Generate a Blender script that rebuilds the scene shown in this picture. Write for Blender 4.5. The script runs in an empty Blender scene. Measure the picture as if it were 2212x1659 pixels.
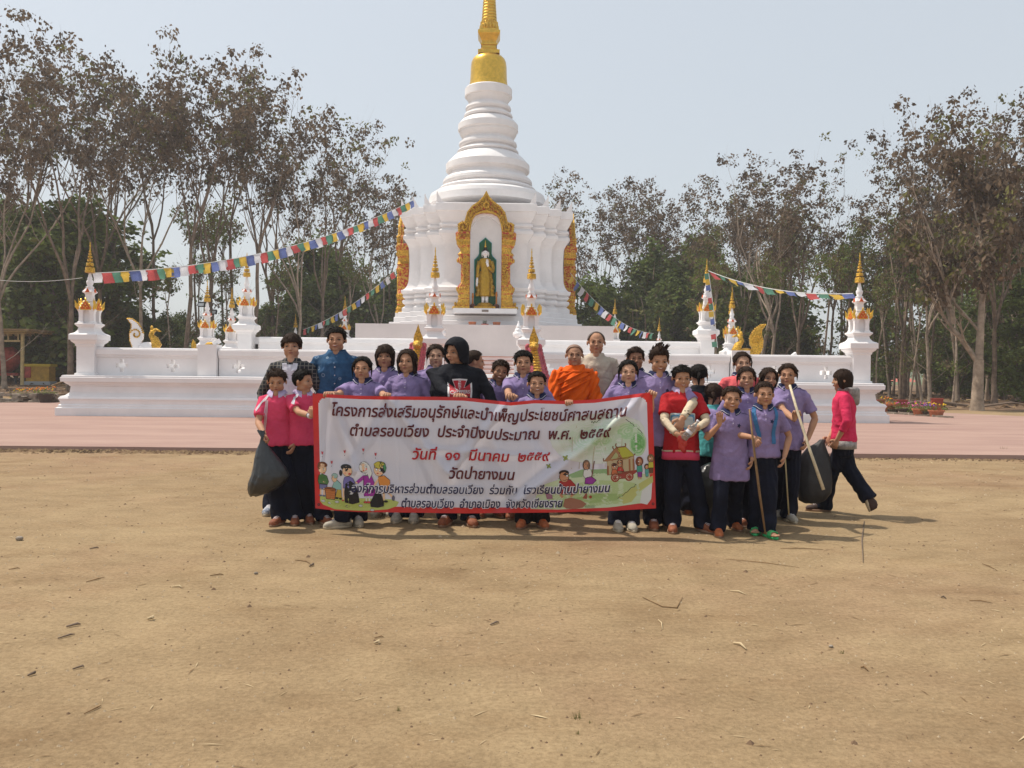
HAZE = 0.0008
import bpy, math, random
import numpy as np
from math import sin, cos, pi, radians, sqrt, atan2
from mathutils import Vector, Matrix, Euler, noise
from mathutils.bvhtree import BVHTree

random.seed(7); RNG = np.random.default_rng(7)
scene = bpy.context.scene
COL = scene.collection

# ---------------------------------------------------------------- camera
CAM_H = 1.3
FPX = 1790.0            # focal length in units of a 2212 px wide picture
cd = bpy.data.cameras.new('camera'); cam = bpy.data.objects.new('camera', cd); COL.objects.link(cam)
cd.sensor_width = 36.0; cd.lens = 36.0 * FPX / 2212.0
cd.clip_start = 0.05; cd.clip_end = 6000
CAMR = Euler((radians(90 - 0.78), 0, 0)).to_matrix() @ Matrix.Rotation(radians(0.6), 3, 'Z')
cam.matrix_world = Matrix.Translation((0, 0, CAM_H)) @ CAMR.to_4x4()
scene.camera = cam

def px(x, y, d):
    """world point seen at picture position x, y (2212 x 1659) at distance d along +Y"""
    r = CAMR @ Vector(((x - 1106) / FPX, -(y - 829.5) / FPX, -1.0))
    return Vector((0, 0, CAM_H)) + r * (d / r.y)
def gx(x, d, z=0.0):
    p = px(x, 815, d); return Vector((p.x, d, z))

# ---------------------------------------------------------------- sky, sun, exposure
SUN_EL, SUN_AZ = 61.0, None
sun_to = Vector((-0.70, 0.24, 0)).normalized() * cos(radians(SUN_EL)) + Vector((0, 0, sin(radians(SUN_EL))))
world = bpy.data.worlds.new('World'); scene.world = world; world.use_nodes = True
nt = world.node_tree; nt.nodes.clear()
sky = nt.nodes.new('ShaderNodeTexSky'); sky.sky_type = 'NISHITA'; sky.sun_disc = False
sky.sun_elevation = radians(SUN_EL); sky.sun_rotation = atan2(sun_to.x, sun_to.y)
sky.air_density = 1.3; sky.dust_density = 6.0; sky.ozone_density = 1.2; sky.altitude = 400
pale = nt.nodes.new('ShaderNodeMix'); pale.data_type = 'RGBA'; pale.inputs[0].default_value = 0.66
pale.inputs[7].default_value = (6.1, 6.5, 6.8, 1)      # milky dry-season haze veil
bg = nt.nodes.new('ShaderNodeBackground'); bg.inputs['Strength'].default_value = 0.10
wo = nt.nodes.new('ShaderNodeOutputWorld')
nt.links.new(sky.outputs[0], pale.inputs[6]); nt.links.new(pale.outputs[2], bg.inputs[0]); nt.links.new(bg.outputs[0], wo.inputs[0])
sl = bpy.data.lights.new('sun', 'SUN'); sl.energy = 3.3; sl.angle = radians(0.9); sl.color = (1.0, 0.93, 0.82)
so = bpy.data.objects.new('sun', sl); COL.objects.link(so)
so.rotation_euler = (-sun_to).to_track_quat('-Z', 'Y').to_euler()
scene.view_settings.view_transform = 'Standard'; scene.view_settings.look = 'None'
scene.view_settings.exposure = 0.36; scene.view_settings.gamma = 1.0
scene.view_settings.use_curve_mapping = False
scene.render.engine = 'CYCLES'
scene.cycles.max_bounces = 6; scene.cycles.diffuse_bounces = 3; scene.cycles.volume_bounces = 1
scene.cycles.transparent_max_bounces = 12
scene.cycles.volume_step_rate = 4

# ---------------------------------------------------------------- materials
def M(name, col, rough=0.8, metal=0.0, var=None, bump=None, spec=0.3, trans=0.0, col2=None, coat=0.0):
    """principled material; var=(scale, amount) or col2 mixes tone by noise; bump=(scale, strength, distance)"""
    m = bpy.data.materials.new(name); m.use_nodes = True
    n = m.node_tree; b = n.nodes['Principled BSDF']
    b.inputs['Base Color'].default_value = (*col, 1); b.inputs['Roughness'].default_value = rough
    b.inputs['Metallic'].default_value = metal; b.inputs['Specular IOR Level'].default_value = spec
    if coat: b.inputs['Coat Weight'].default_value = coat
    tc = n.nodes.new('ShaderNodeTexCoord')
    if var:
        no = n.nodes.new('ShaderNodeTexNoise'); no.inputs['Scale'].default_value = var[0]; no.inputs['Detail'].default_value = 5
        no.inputs['Roughness'].default_value = 0.65
        n.links.new(tc.outputs['Object'], no.inputs['Vector'])
        rp = n.nodes.new('ShaderNodeValToRGB')
        a = var[1]; c2 = col2 or tuple(c * (1 - a) for c in col); c1 = tuple(min(1, c * (1 + a * 0.6)) for c in col) if not col2 else col
        rp.color_ramp.elements[0].position = 0.47 if col2 else 0.36; rp.color_ramp.elements[0].color = (*c2, 1)
        rp.color_ramp.elements[1].position = 0.53 if col2 else 0.64; rp.color_ramp.elements[1].color = (*c1, 1)
        n.links.new(no.outputs['Fac'], rp.inputs[0]); n.links.new(rp.outputs[0], b.inputs['Base Color'])
    if bump:
        no2 = n.nodes.new('ShaderNodeTexNoise'); no2.inputs['Scale'].default_value = bump[0]; no2.inputs['Detail'].default_value = 4
        n.links.new(tc.outputs['Object'], no2.inputs['Vector'])
        bp = n.nodes.new('ShaderNodeBump'); bp.inputs['Strength'].default_value = bump[1]; bp.inputs['Distance'].default_value = bump[2]
        n.links.new(no2.outputs['Fac'], bp.inputs['Height']); n.links.new(bp.outputs[0], b.inputs['Normal'])
    if trans:
        tr = n.nodes.new('ShaderNodeBsdfTranslucent'); mx = n.nodes.new('ShaderNodeMixShader'); mx.inputs[0].default_value = trans
        if var: n.links.new(rp.outputs[0], tr.inputs[0])
        else: tr.inputs[0].default_value = (*col, 1)
        out = n.nodes['Material Output']
        n.links.new(b.outputs[0], mx.inputs[1]); n.links.new(tr.outputs[0], mx.inputs[2]); n.links.new(mx.outputs[0], out.inputs[0])
    return m

def mat_sand():
    m = bpy.data.materials.new('packed_sand'); m.use_nodes = True
    n = m.node_tree; b = n.nodes['Principled BSDF']; b.inputs['Roughness'].default_value = 0.95; b.inputs['Specular IOR Level'].default_value = 0.15
    tc = n.nodes.new('ShaderNodeTexCoord')
    def N(sc, det=6, sx=1, sy=1, rough=0.6):
        mp = n.nodes.new('ShaderNodeMapping'); mp.inputs['Scale'].default_value = (sx, sy, 1)
        no = n.nodes.new('ShaderNodeTexNoise'); no.inputs['Scale'].default_value = sc; no.inputs['Detail'].default_value = det; no.inputs['Roughness'].default_value = rough
        n.links.new(tc.outputs['Object'], mp.inputs[0]); n.links.new(mp.outputs[0], no.inputs['Vector']); return no.outputs['Fac']
    def ramp(f, p0, c0, p1, c1):
        r = n.nodes.new('ShaderNodeValToRGB'); e = r.color_ramp.elements
        e[0].position = p0; e[0].color = (*c0, 1); e[1].position = p1; e[1].color = (*c1, 1); n.links.new(f, r.inputs[0]); return r.outputs[0]
    def mix(t, f, a, c, bl='MIX'):
        x = n.nodes.new('ShaderNodeMix'); x.data_type = 'RGBA'; x.blend_type = bl
        for i, v in ((0, f), (6, a), (7, c)):
            if hasattr(v, 'node'): n.links.new(v, x.inputs[i])
            else: x.inputs[i].default_value = v
        return x.outputs[2]
    base = ramp(N(0.55, 8), 0.32, (0.275, 0.19, 0.106), 0.68, (0.36, 0.264, 0.15))
    red = ramp(N(0.22, 6), 0.50, (0, 0, 0), 0.72, (1, 1, 1))
    base = mix(0, red, base, (0.29, 0.18, 0.11, 1))
    mid = ramp(N(0.9, 11, 1, 1.4, .7), 0.50, (1, 1, 1), 0.70, (0.82, 0.77, 0.73))
    base = mix(0, 1.0, base, mid, 'MULTIPLY')
    stre = ramp(N(2.6, 12, 0.8, 1.25, .72), 0.36, (0.84, 0.83, 0.82), 0.60, (1.04, 1.04, 1.04))
    base = mix(0, 1.0, base, stre, 'MULTIPLY')
    fine = ramp(N(38, 5, rough=0.8), 0.32, (0.70, 0.68, 0.66), 0.62, (1.10, 1.10, 1.10))
    base = mix(0, 1.0, base, fine, 'MULTIPLY')
    spk = ramp(N(150, 2), 0.68, (0, 0, 0), 0.80, (.6, .6, .6))
    base = mix(0, spk, base, (0.55, 0.45, 0.32, 1))
    dk = ramp(N(95, 2), 0.27, (1, 1, 1), 0.34, (0, 0, 0))
    base = mix(0, dk, base, (0.13, 0.08, 0.05, 1))
    n.links.new(base, b.inputs['Base Color'])
    bp = n.nodes.new('ShaderNodeBump'); bp.inputs['Strength'].default_value = 0.55; bp.inputs['Distance'].default_value = 0.02
    n.links.new(N(30, 7, rough=0.75), bp.inputs['Height'])
    bp2 = n.nodes.new('ShaderNodeBump'); bp2.inputs['Strength'].default_value = 0.5; bp2.inputs['Distance'].default_value = 0.06
    n.links.new(N(4, 6, 0.6, 1.3), bp2.inputs['Height']); n.links.new(bp.outputs[0], bp2.inputs['Normal'])
    n.links.new(bp2.outputs[0], b.inputs['Normal'])
    return m

def mat_pave():
    m = mat_sand(); m.name = 'pink_concrete'
    n = m.node_tree; b = n.nodes['Principled BSDF']
    src = b.inputs['Base Color'].links[0].from_socket
    tc = [q for q in n.nodes if q.type == 'TEX_COORD'][0]
    mp = n.nodes.new('ShaderNodeMapping'); mp.inputs['Scale'].default_value = (0.25, 1.0, 1)
    no = n.nodes.new('ShaderNodeTexNoise'); no.inputs['Scale'].default_value = 1.1; no.inputs['Detail'].default_value = 9; no.inputs['Roughness'].default_value = 0.68
    n.links.new(tc.outputs['Object'], mp.inputs[0]); n.links.new(mp.outputs[0], no.inputs['Vector'])
    r = n.nodes.new('ShaderNodeValToRGB'); e = r.color_ramp.elements
    e[0].position = 0.36; e[0].color = (0.30, 0.19, 0.16, 1); e[1].position = 0.66; e[1].color = (0.385, 0.26, 0.212, 1)
    n.links.new(no.outputs['Fac'], r.inputs[0]); n.links.new(r.outputs[0], b.inputs['Base Color'])
    for q in n.nodes:
        if q.type == 'BUMP': q.inputs['Strength'].default_value = 0.1
    b.inputs['Roughness'].default_value = 0.8
    return m

WHITE = M('white_plaster', (0.80, 0.775, 0.77), 0.55, var=(1.3, 0.06), bump=(30, 0.06, 0.01))
WHITE2 = M('white_gloss_paint', (0.82, 0.80, 0.80), 0.4, var=(2.0, 0.05))
PINKPL = M('pale_pinkish_plaster', (0.60, 0.53, 0.51), 0.7, var=(1.1, 0.06))
GOLD = M('gold_paint', (0.72, 0.44, 0.06), 0.34, metal=0.75, var=(6, 0.16), spec=0.6)
GOLDM = M('gold_matt_robe', (0.42, 0.25, 0.02), 0.42, metal=0.25, var=(9, 0.2))
GOLDORN = M('gold_ornament', (0.62, 0.36, 0.05), 0.38, metal=0.6, var=(22, 0.5), bump=(45, 0.9, 0.03))
REDORN = M('red_ornament_ground', (0.40, 0.03, 0.015), 0.5, metal=.0, var=(11, 0.3), col2=(.55, .32, .04), bump=(30, .8, .03))
ORANGERED = M('orange_red_panel', (0.62, 0.11, 0.02), 0.5, var=(30, 0.3))
PINKSC = M('pink_scales', (0.45, 0.09, 0.12), 0.5, var=(20, 0.5), bump=(50, 0.6, 0.02))
GREENG = M('green_glitter_panel', (0.01, 0.12, 0.05), 0.45, var=(60, 0.6))
BLACKP = M('black_hair_paint', (0.02, 0.012, 0.012), 0.5)
TERRA = M('terracotta', (0.45, 0.16, 0.08), 0.75, var=(8, 0.2))
SAND = mat_sand(); PAVE = mat_pave()
SOIL = M('leaf_litter_soil', (0.17, 0.105, 0.06), 0.95, var=(0.9, 0.55), bump=(9, 0.8, 0.08))
FIELD = M('far_green_field', (0.10, 0.13, 0.05), 0.95, var=(0.05, 0.35))
BARK = M('grey_brown_bark', (0.20, 0.145, 0.105), 0.9, var=(3.0, 0.4), bump=(14, 0.6, 0.03))
BARKL = M('pale_bark', (0.34, 0.265, 0.20), 0.9, var=(3.0, 0.35), bump=(14, 0.6, 0.03))
LEAFB = M('dry_brown_leaves', (0.17, 0.118, 0.075), 0.85, var=(1.4, 0.4), trans=0.28)
LEAFB2 = M('dark_dry_leaves', (0.105, 0.075, 0.052), 0.85, var=(1.4, 0.4), trans=0.22)
LEAFO = M('olive_leaves', (0.15, 0.145, 0.04), 0.75, var=(1.4, 0.4), trans=0.3)
LEAFG = M('green_leaves', (0.15, 0.20, 0.045), 0.7, var=(0.8, 0.45), trans=0.35)
LEAFD = M('deep_green_leaves', (0.095, 0.125, 0.03), 0.7, var=(0.8, 0.45), trans=0.3)
WOODY = M('weathered_wood', (0.30, 0.20, 0.10), 0.85, var=(5, 0.35))
BAMB = M('bamboo_cane', (0.55, 0.42, 0.20), 0.5, var=(6, 0.25))
STICK = M('brown_stick', (0.22, 0.13, 0.06), 0.7, var=(12, 0.3))
DARKSTEEL = M('dark_metal', (0.05, 0.05, 0.055), 0.5, metal=0.4)
GREYSTONE = M('grey_stone', (0.30, 0.25, 0.20), 0.9, var=(5, 0.35), bump=(20, 0.6, 0.03))
CORD = M('cord', (0.5, 0.5, 0.48), 0.8)

# ---------------------------------------------------------------- geometry collector
ROOT = {}
def thing(name, label, cat, loc=(0, 0, 0), rz=0.0, group=None):
    o = bpy.data.objects.new(name, None); COL.objects.link(o); o.empty_display_size = 0.2
    o.location = loc; o.rotation_euler = (0, 0, rz)
    o['label'] = label; o['category'] = cat
    if group: o['group'] = group
    ROOT[o.name] = Matrix.Translation(loc) @ Matrix.Rotation(rz, 4, 'Z')
    return o
def tag(o, label=None, cat=None, group=None, kind=None):
    for k, v in (('label', label), ('category', cat), ('group', group), ('kind', kind)):
        if v: o[k] = v
    return o

class G:
    def __init__(s): s.v = []; s.f = []; s.m = []
    def add(s, vs, fs, m=0):
        o = len(s.v); s.v.extend([tuple(q) for q in vs]); s.f.extend([tuple(i + o for i in f) for f in fs]); s.m.extend([m] * len(fs)); return s
    def box(s, c, h, m=0, rz=0.0, R=None):
        vs = []
        for k in (-1, 1):
            for j in (-1, 1):
                for i in (-1, 1):
                    q = Vector((i * h[0], j * h[1], k * h[2]))
                    if R is not None: q = R @ q
                    elif rz: q = Matrix.Rotation(rz, 3, 'Z') @ q
                    vs.append((q.x + c[0], q.y + c[1], q.z + c[2]))
        return s.add(vs, [(0, 2, 3, 1), (4, 5, 7, 6), (0, 1, 5, 4), (2, 6, 7, 3), (0, 4, 6, 2), (1, 3, 7, 5)], m)
    def loft(s, rings, m=0, cap=True, close=True):
        n = len(rings[0]); vs = [p for r in rings for p in r]; fs = []
        for i in range(len(rings) - 1):
            for j in range(n if close else n - 1):
                a = i * n + j; b = i * n + (j + 1) % n
                fs.append((a, b, b + n, a + n))
        if cap and close:
            fs.append(tuple(range(n - 1, -1, -1))); fs.append(tuple((len(rings) - 1) * n + j for j in range(n)))
        return s.add(vs, fs, m)
    def lathe(s, prof, n=32, c=(0, 0, 0), m=0, cap=True):
        return s.loft([[(c[0] + r * cos(2 * pi * j / n), c[1] + r * sin(2 * pi * j / n), c[2] + z) for j in range(n)] for r, z in prof], m, cap)
    def sq(s, prof, c=(0, 0, 0), m=0):
        return s.loft([[(c[0] + i * w, c[1] + j * w, c[2] + z) for i, j in ((1, 1), (-1, 1), (-1, -1), (1, -1))] for w, z in prof], m)
    def tube(s, path, rad, n=6, m=0, cap=True, squash=None):
        P = [Vector(p) for p in path]; k = len(P)
        if not hasattr(rad, '__len__'): rad = [rad] * k
        rings = []; up = None
        for i in range(k):
            t = (P[min(i + 1, k - 1)] - P[max(i - 1, 0)])
            if t.length < 1e-9: t = Vector((0, 0, 1))
            t.normalize()
            if up is None:
                up = Vector((0, 0, 1)) if abs(t.z) < 0.9 else Vector((1, 0, 0))
            a = t.cross(up); a.normalize(); b = a.cross(t); b.normalize(); up = b
            sx, sy = (squash if squash else (1, 1))
            rings.append([tuple(P[i] + a * (rad[i] * sx * cos(2 * pi * j / n)) + b * (rad[i] * sy * sin(2 * pi * j / n))) for j in range(n)])
        return s.loft(rings, m, cap)
    def ell(s, c, r, m=0, nu=12, nv=8, R=None):
        vs = []; c = Vector(c)
        for i in range(nv + 1):
            th = pi * i / nv
            for j in range(nu):
                ph = 2 * pi * j / nu
                q = Vector((r[0] * sin(th) * cos(ph), r[1] * sin(th) * sin(ph), r[2] * cos(th)))
                if R is not None: q = R @ q
                vs.append(c + q)
        fs = []
        for i in range(nv):
            for j in range(nu):
                a = i * nu + j; b = i * nu + (j + 1) % nu
                fs.append((a, a + nu, b + nu, b))
        return s.add(vs, fs, m)
    def prism(s, pts, t0, t1, f, m=0):
        """polygon pts (a,b) extruded from t0 to t1; f(a,b,t)->point"""
        n = len(pts); vs = [f(a, b, t0) for a, b in pts] + [f(a, b, t1) for a, b in pts]
        fs = [tuple(range(n - 1, -1, -1)), tuple(range(n, 2 * n))] + [(j, (j + 1) % n, n + (j + 1) % n, n + j) for j in range(n)]
        return s.add(vs, fs, m)
    def mesh(s, name, mats, smooth=False):
        me = bpy.data.meshes.new(name); me.from_pydata([tuple(v) for v in s.v], [], s.f)
        for m in (mats if isinstance(mats, (list, tuple)) else [mats]): me.materials.append(m)
        if any(s.m): me.polygons.foreach_set('material_index', s.m)
        if smooth: me.shade_smooth()
        me.update(); return me
    def build(s, name, mats, parent=None, smooth=False, world=False, label=None, cat=None, group=None, kind=None):
        if world and parent is not None:
            iv = ROOT[parent.name].inverted(); s.v = [tuple(iv @ Vector(v)) for v in s.v]
        o = bpy.data.objects.new(name, s.mesh(name, mats, smooth)); COL.objects.link(o)
        if parent is not None: o.parent = parent
        tag(o, label, cat, group, kind); 
        return o
def link(name, me, parent=None, loc=(0, 0, 0), rot=(0, 0, 0), sc=(1, 1, 1)):
    o = bpy.data.objects.new(name, me); COL.objects.link(o); o.parent = parent
    o.location = loc; o.rotation_euler = rot; o.scale = sc; return o
KIDS = {}
def kids(o):
    return KIDS.get(o.name) or [c for c in COL.objects if c.parent == o]
def dup(root, loc, rz, label=None, group=None, scale=None, cache={}):
    if root.name not in cache:
        ch = [c for c in COL.objects if c.parent == root]
        cache[root.name] = [(c, [g for g in COL.objects if g.parent == c]) for c in ch]
    r = root.copy(); COL.objects.link(r); r.location = loc; r.rotation_euler = (0, 0, rz)
    if scale: r.scale = scale if hasattr(scale, '__len__') else (scale,) * 3
    if label: r['label'] = label
    if group: r['group'] = group
    for c, gs in cache[root.name]:
        q = c.copy(); COL.objects.link(q); q.parent = r
        for g in gs:
            h = g.copy(); COL.objects.link(h); h.parent = q
    return r
def sstep(a, b, x):
    t = np.clip((x - a) / (b - a), 0, 1); return t * t * (3 - 2 * t)

# ---------------------------------------------------------------- ground
def height(x, y):
    return 0.55 * float(sstep(36, 54, y)) * float(sstep(6, 16, -x))
g = G(); g.add([(-2500, -60, 0), (2500, -60, 0), (2500, 5000, 0), (-2500, 5000, 0)], [(0, 1, 2, 3)])
g.build('ground', SAND, kind='structure')
# pink concrete forecourt, a slab a few centimetres above the sand
g = G(); N = 60; SL = 0.07
def front_edge(x): return 13.1 + 0.012 * x + 0.03 * noise.noise(Vector((x * 0.9, 3, 0))) + 0.02 * noise.noise(Vector((x * 5, 9, 0)))
xs = [-42 + 84 * i / 240 for i in range(241)]
back = lambda x: float(np.interp(x, [-42, -20, -13, 13, 14.5, 18, 22, 42], [17, 28, 31, 31, 29.5, 24.5, 21, 13.2 + 0.9]))
fr = [(x, front_edge(x)) for x in xs]
vs = [(x, y, SL) for x, y in fr] + [(x, max(back(x), y + .1), SL) for x, y in fr] + [(x, y - 0.012, -0.05) for x, y in fr]
n = len(fr)
fs = [(i, i + 1, n + i + 1, n + i) for i in range(n - 1)] + [(2 * n + i, 2 * n + i + 1, i + 1, i) for i in range(n - 1)]
fs += []
g.add(vs, fs, 0)
# back rim of the slab
vb = [(x, max(back(x), y + .1), SL) for x, y in fr] + [(x, max(back(x), y + .1), -0.05) for x, y in fr]
g.add(vb, [(i + 1, i, n + i, n + i + 1) for i in range(n - 1)], 0)
g.build('pavement', PAVE, kind='structure')
# soil of the wood
g = G(); nx, ny = 90, 46
for j in range(ny + 1):
    for i in range(nx + 1):
        x = -160 + 320 * i / nx; y0 = 34.5 + 2.5 * noise.noise(Vector((x * 0.15, 1, 2))) + (4 if x < -8 else 0) - (2.0 if x > 14 else 0)
        y = y0 + (135 - y0) * (j / ny) ** 1.3
        g.v.append((x, y, 0.012 + height(x, y) + 0.04 * noise.noise(Vector((x * 0.5, y * 0.5, 0)))*(1 if j else 0)))
for j in range(ny):
    for i in range(nx):
        a = j * (nx + 1) + i; g.f.append((a, a + 1, a + nx + 2, a + nx + 1)); g.m.append(0)
g.build('forest_floor', SOIL, smooth=True, kind='structure')
g = G(); g.add([(-2400, 134, 0.01), (2400, 134, 0.01), (2400, 4900, 0.01), (-2400, 4900, 0.01)], [(0, 1, 2, 3)])
g.build('field', FIELD, kind='structure')
# low blue hills far off
g = G(); rows = []
for j in range(5):
    rows.append([(x, 2300 + 160 * j, 0 if j in (0, 4) else (38 + 45 * (0.5 + noise.noise(Vector((x / 420, 5, 0)))) ) * (1 if j == 2 else 0.62)) for x in range(-2400, 2401, 60)])
g.loft(rows, close=False, cap=False); g.build('hills', M('hill_woods', (0.06, 0.09, 0.04), 0.9), smooth=True, kind='structure')
# ================================================================ temple
TH = radians(1.2); TO = Vector((-0.93, 22.3, 0))
def T(u, v, z=0): return TO + Vector((u * cos(TH) - v * sin(TH), u * sin(TH) + v * cos(TH), z))
# ---- the stupa
CH = thing('stupa', 'tall white Buddhist stupa with golden bell and ringed golden spire', 'stupa', T(.06, 14.7), TH)
G().box((0, 0, 2.37), (4.98, 4.98, 0.77)).build('pedestal', PINKPL, CH)
B, S3 = 1.80, 0.535
def redent(off, z, hw=None):
    a = [B, B + S3, B + 2 * S3, B + 3 * S3]
    q = [(a[0], -a[3]), (a[0], -a[2]), (a[1], -a[2]), (a[1], -a[1]), (a[2], -a[1]), (a[2], -a[0]), (a[3], -a[0])]
    q = [(x + off, y - off) for x, y in q]
    pts = []
    for k in range(4):
        c, s = [(1, 0), (0, 1), (-1, 0), (0, -1)][k]
        pts += [(x * c - y * s, x * s + y * c, z) for x, y in q]
    return pts
def redloft(prof, m=0, gg=None):
    gg = gg or G(); gg.loft([redent(o, z) for o, z in prof], m); return gg
# stepped base
for k, (o, z0, z1) in enumerate([(0.62, 3.14, 3.36), (0.44, 3.36, 3.58), (0.27, 3.58, 3.80)]):
    redloft([(o, z0), (o, z1 - .02), (o - .02, z1)]).build('base_step', WHITE, CH)
redloft([(0.14, 3.80), (0.14, 3.98), (0.11, 4.0), (0.02, 4.08), (0.0, 4.13), (0.07, 4.15), (0.12, 4.20), (0.13, 4.26), (0.10, 4.32), (0.03, 4.34), (0.0, 4.38), (0.06, 4.40), (0.11, 4.45), (0.11, 4.50), (0.05, 4.55),
         (0.07, 4.58), (0.16, 4.60), (0.18, 4.72), (0.16, 4.74)]).build('base_moulding', WHITE, CH)
col = [(0.13, 4.74)] + [(0.13 - 0.25 * sin(pi / 2 * t), 4.74 + 0.55 * t ** 1.5) for t in (0.15, 0.3, 0.5, 0.75, 1.0)] + \
      [(-0.12 - 0.02 * sin(pi * t), 5.29 + 1.15 * t) for t in (0.33, 0.66, 1.0)] + [(-0.12 + 0.19 * (1 - cos(pi / 2 * t)), 6.44 + 0.42 * t) for t in (0.25, 0.5, 0.75, 1)] + [(0.09, 6.88)]
redloft(col).build('column_body', WHITE, CH)
redloft([(0.09, 6.88), (0.11, 6.9), (0.11, 7.02), (0.06, 7.06), (0.0, 7.12), (0.0, 7.18), (0.07, 7.2), (0.09, 7.25), (0.07, 7.3), (0.0, 7.33), (0.03, 7.42), (0.12, 7.56), (0.18, 7.74), (0.19, 7.78), (0.24, 7.8), (0.24, 8.08), (0.22, 8.12)]).build('cornice', WHITE, CH)
# corner spikes
A4 = [B, B + S3, B + 2 * S3, B + 3 * S3]
for k in range(4):
    for x, y in ((A4[0], -A4[3]), (A4[1], -A4[2]), (A4[2], -A4[1]), (A4[3], -A4[0])):
        x += .2; y -= .2
        c, s = [(1, 0), (0, 1), (-1, 0), (0, -1)][k]
        X, Y = x * c - y * s, x * s + y * c
        sx, sy = (1 if X > 0 else -1), (1 if Y > 0 else -1)
        g = G(); L = 0.27; t = 0.05
        # two triangular wings meeting at the corner
        g.add([(X, Y, 8.11), (X - sx * L, Y, 8.11), (X, Y, 8.55), (X, Y - sy * t, 8.11), (X - sx * L, Y - sy * t, 8.11), (X, Y - sy * t, 8.55)], [(0, 1, 2), (3, 5, 4), (0, 3, 4, 1), (1, 4, 5, 2), (0, 2, 5, 3)])
        g.add([(X, Y - sy * .001, 8.11), (X, Y - sy * L, 8.11), (X, Y - sy * .001, 8.54), (X - sx * t, Y - sy * .001, 8.11), (X - sx * t, Y - sy * L, 8.11), (X - sx * t, Y - sy * .001, 8.54)], [(0, 1, 2), (3, 5, 4), (0, 3, 4, 1), (1, 4, 5, 2), (0, 2, 5, 3)])
        g.build('corner_spike', WHITE, CH)
# round drum with ring mouldings; (Y of the enlarged view, half width in px)
K = 37.0 / FPX
def zc(Y): return CAM_H + (805 - Y / 3.602) * K
def W(hw): return hw * K
drum = [(126, 1620), (125, 1570), (122, 1542), (114, 1524), (106, 1519), (101, 1512), (103.5, 1506), (104, 1494), (101, 1482), (95, 1476), (91, 1467), (94.5, 1459), (96, 1444), (95, 1424), (91, 1408), (86, 1402), (84.5, 1392), (82.5, 1374), (85, 1356), (89.8, 1348), (89.8, 1303), (86, 1287), (78, 1256), (70, 1230), (64, 1221),
        (61.5, 1214), (65, 1208), (66, 1199), (64, 1188), (58.5, 1181), (56, 1168), (60.5, 1160), (62.3, 1146), (61.5, 1130), (57, 1120), (54.5, 1108), (54.5, 1096), (57.5, 1082), (61, 1060), (61.5, 1042), (64.5, 1036), (64.5, 993), (62, 981), (56, 957), (51, 946), (48, 940), (52, 934), (52.6, 922), (51, 908), (46, 900), (43.5, 888), (47.5, 880), (49.2, 867), (48, 852), (43, 842), (41.5, 828), (43.5, 806), (47, 786), (47.5, 779), (50.8, 773), (50.8, 716), (49, 708), (42, 700)]
bands = [(0, 10), (10, 24), (24, 40), (40, len(drum))]
prof = [(W(h), zc(Y)) for h, Y in drum]
g = G().lathe(prof, 72); g.build('ringed_drum', WHITE, CH, smooth=False)
bell = [(43, 712), (42, 700), (41, 680), (39.5, 640), (38.8, 590), (38.4, 540), (37.2, 505), (34.5, 482), (30, 466), (24, 457), (22, 452)]
G().lathe([(W(h), zc(Y)) for h, Y in bell], 56).build('golden_bell', GOLD, CH, smooth=True)
G().sq([(W(23), zc(456)), (W(23), zc(430)), (W(19), zc(427)), (W(16), zc(408))]).build('golden_plinth', GOLD, CH)
g = G().sq([(W(15), zc(410)), (W(15), zc(388)), (W(17), zc(384)), (W(17), zc(372)), (W(15), zc(368)), (W(16), zc(352)), (W(20), zc(325)), (W(22.6), zc(306)), (W(23.6), zc(300)), (W(23.6), zc(282)), (W(21), zc(276)), (W(20), zc(262))])
g.build('golden_throne_box', GOLD, CH)
g = G().lathe([(W(17), zc(264)), (W(18.5), zc(256)), (W(17.6), zc(250)), (W(18.8), zc(228)), (W(17.5), zc(208)), (W(15.5), zc(190))], 36)
for k in range(18):
    a = 2 * pi * k / 18; r = W(18.6)
    g.ell((r * cos(a), r * sin(a), zc(235)), (.05, .05, .13), nu=6, nv=4)
    g.ell((r * .92 * cos(a + .17), r * .92 * sin(a + .17), zc(203)), (.05, .05, .08), nu=6, nv=4)
g.build('golden_lotus_ring', GOLD, CH)
pr = []; z = zc(190); r = W(15.0); top = 21.3; nring = 34
for k in range(nring):
    z0 = z + (top - z) * k / nring; z1 = z + (top - z) * (k + 1) / nring; rr = r * (1 - k / nring) + 0.03
    pr += [(rr * 0.93, z0), (rr, z0 + (z1 - z0) * .25), (rr, z0 + (z1 - z0) * .75), (rr * 0.93, z1)]
G().lathe(pr, 24).build('golden_spire', GOLD, CH)

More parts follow.
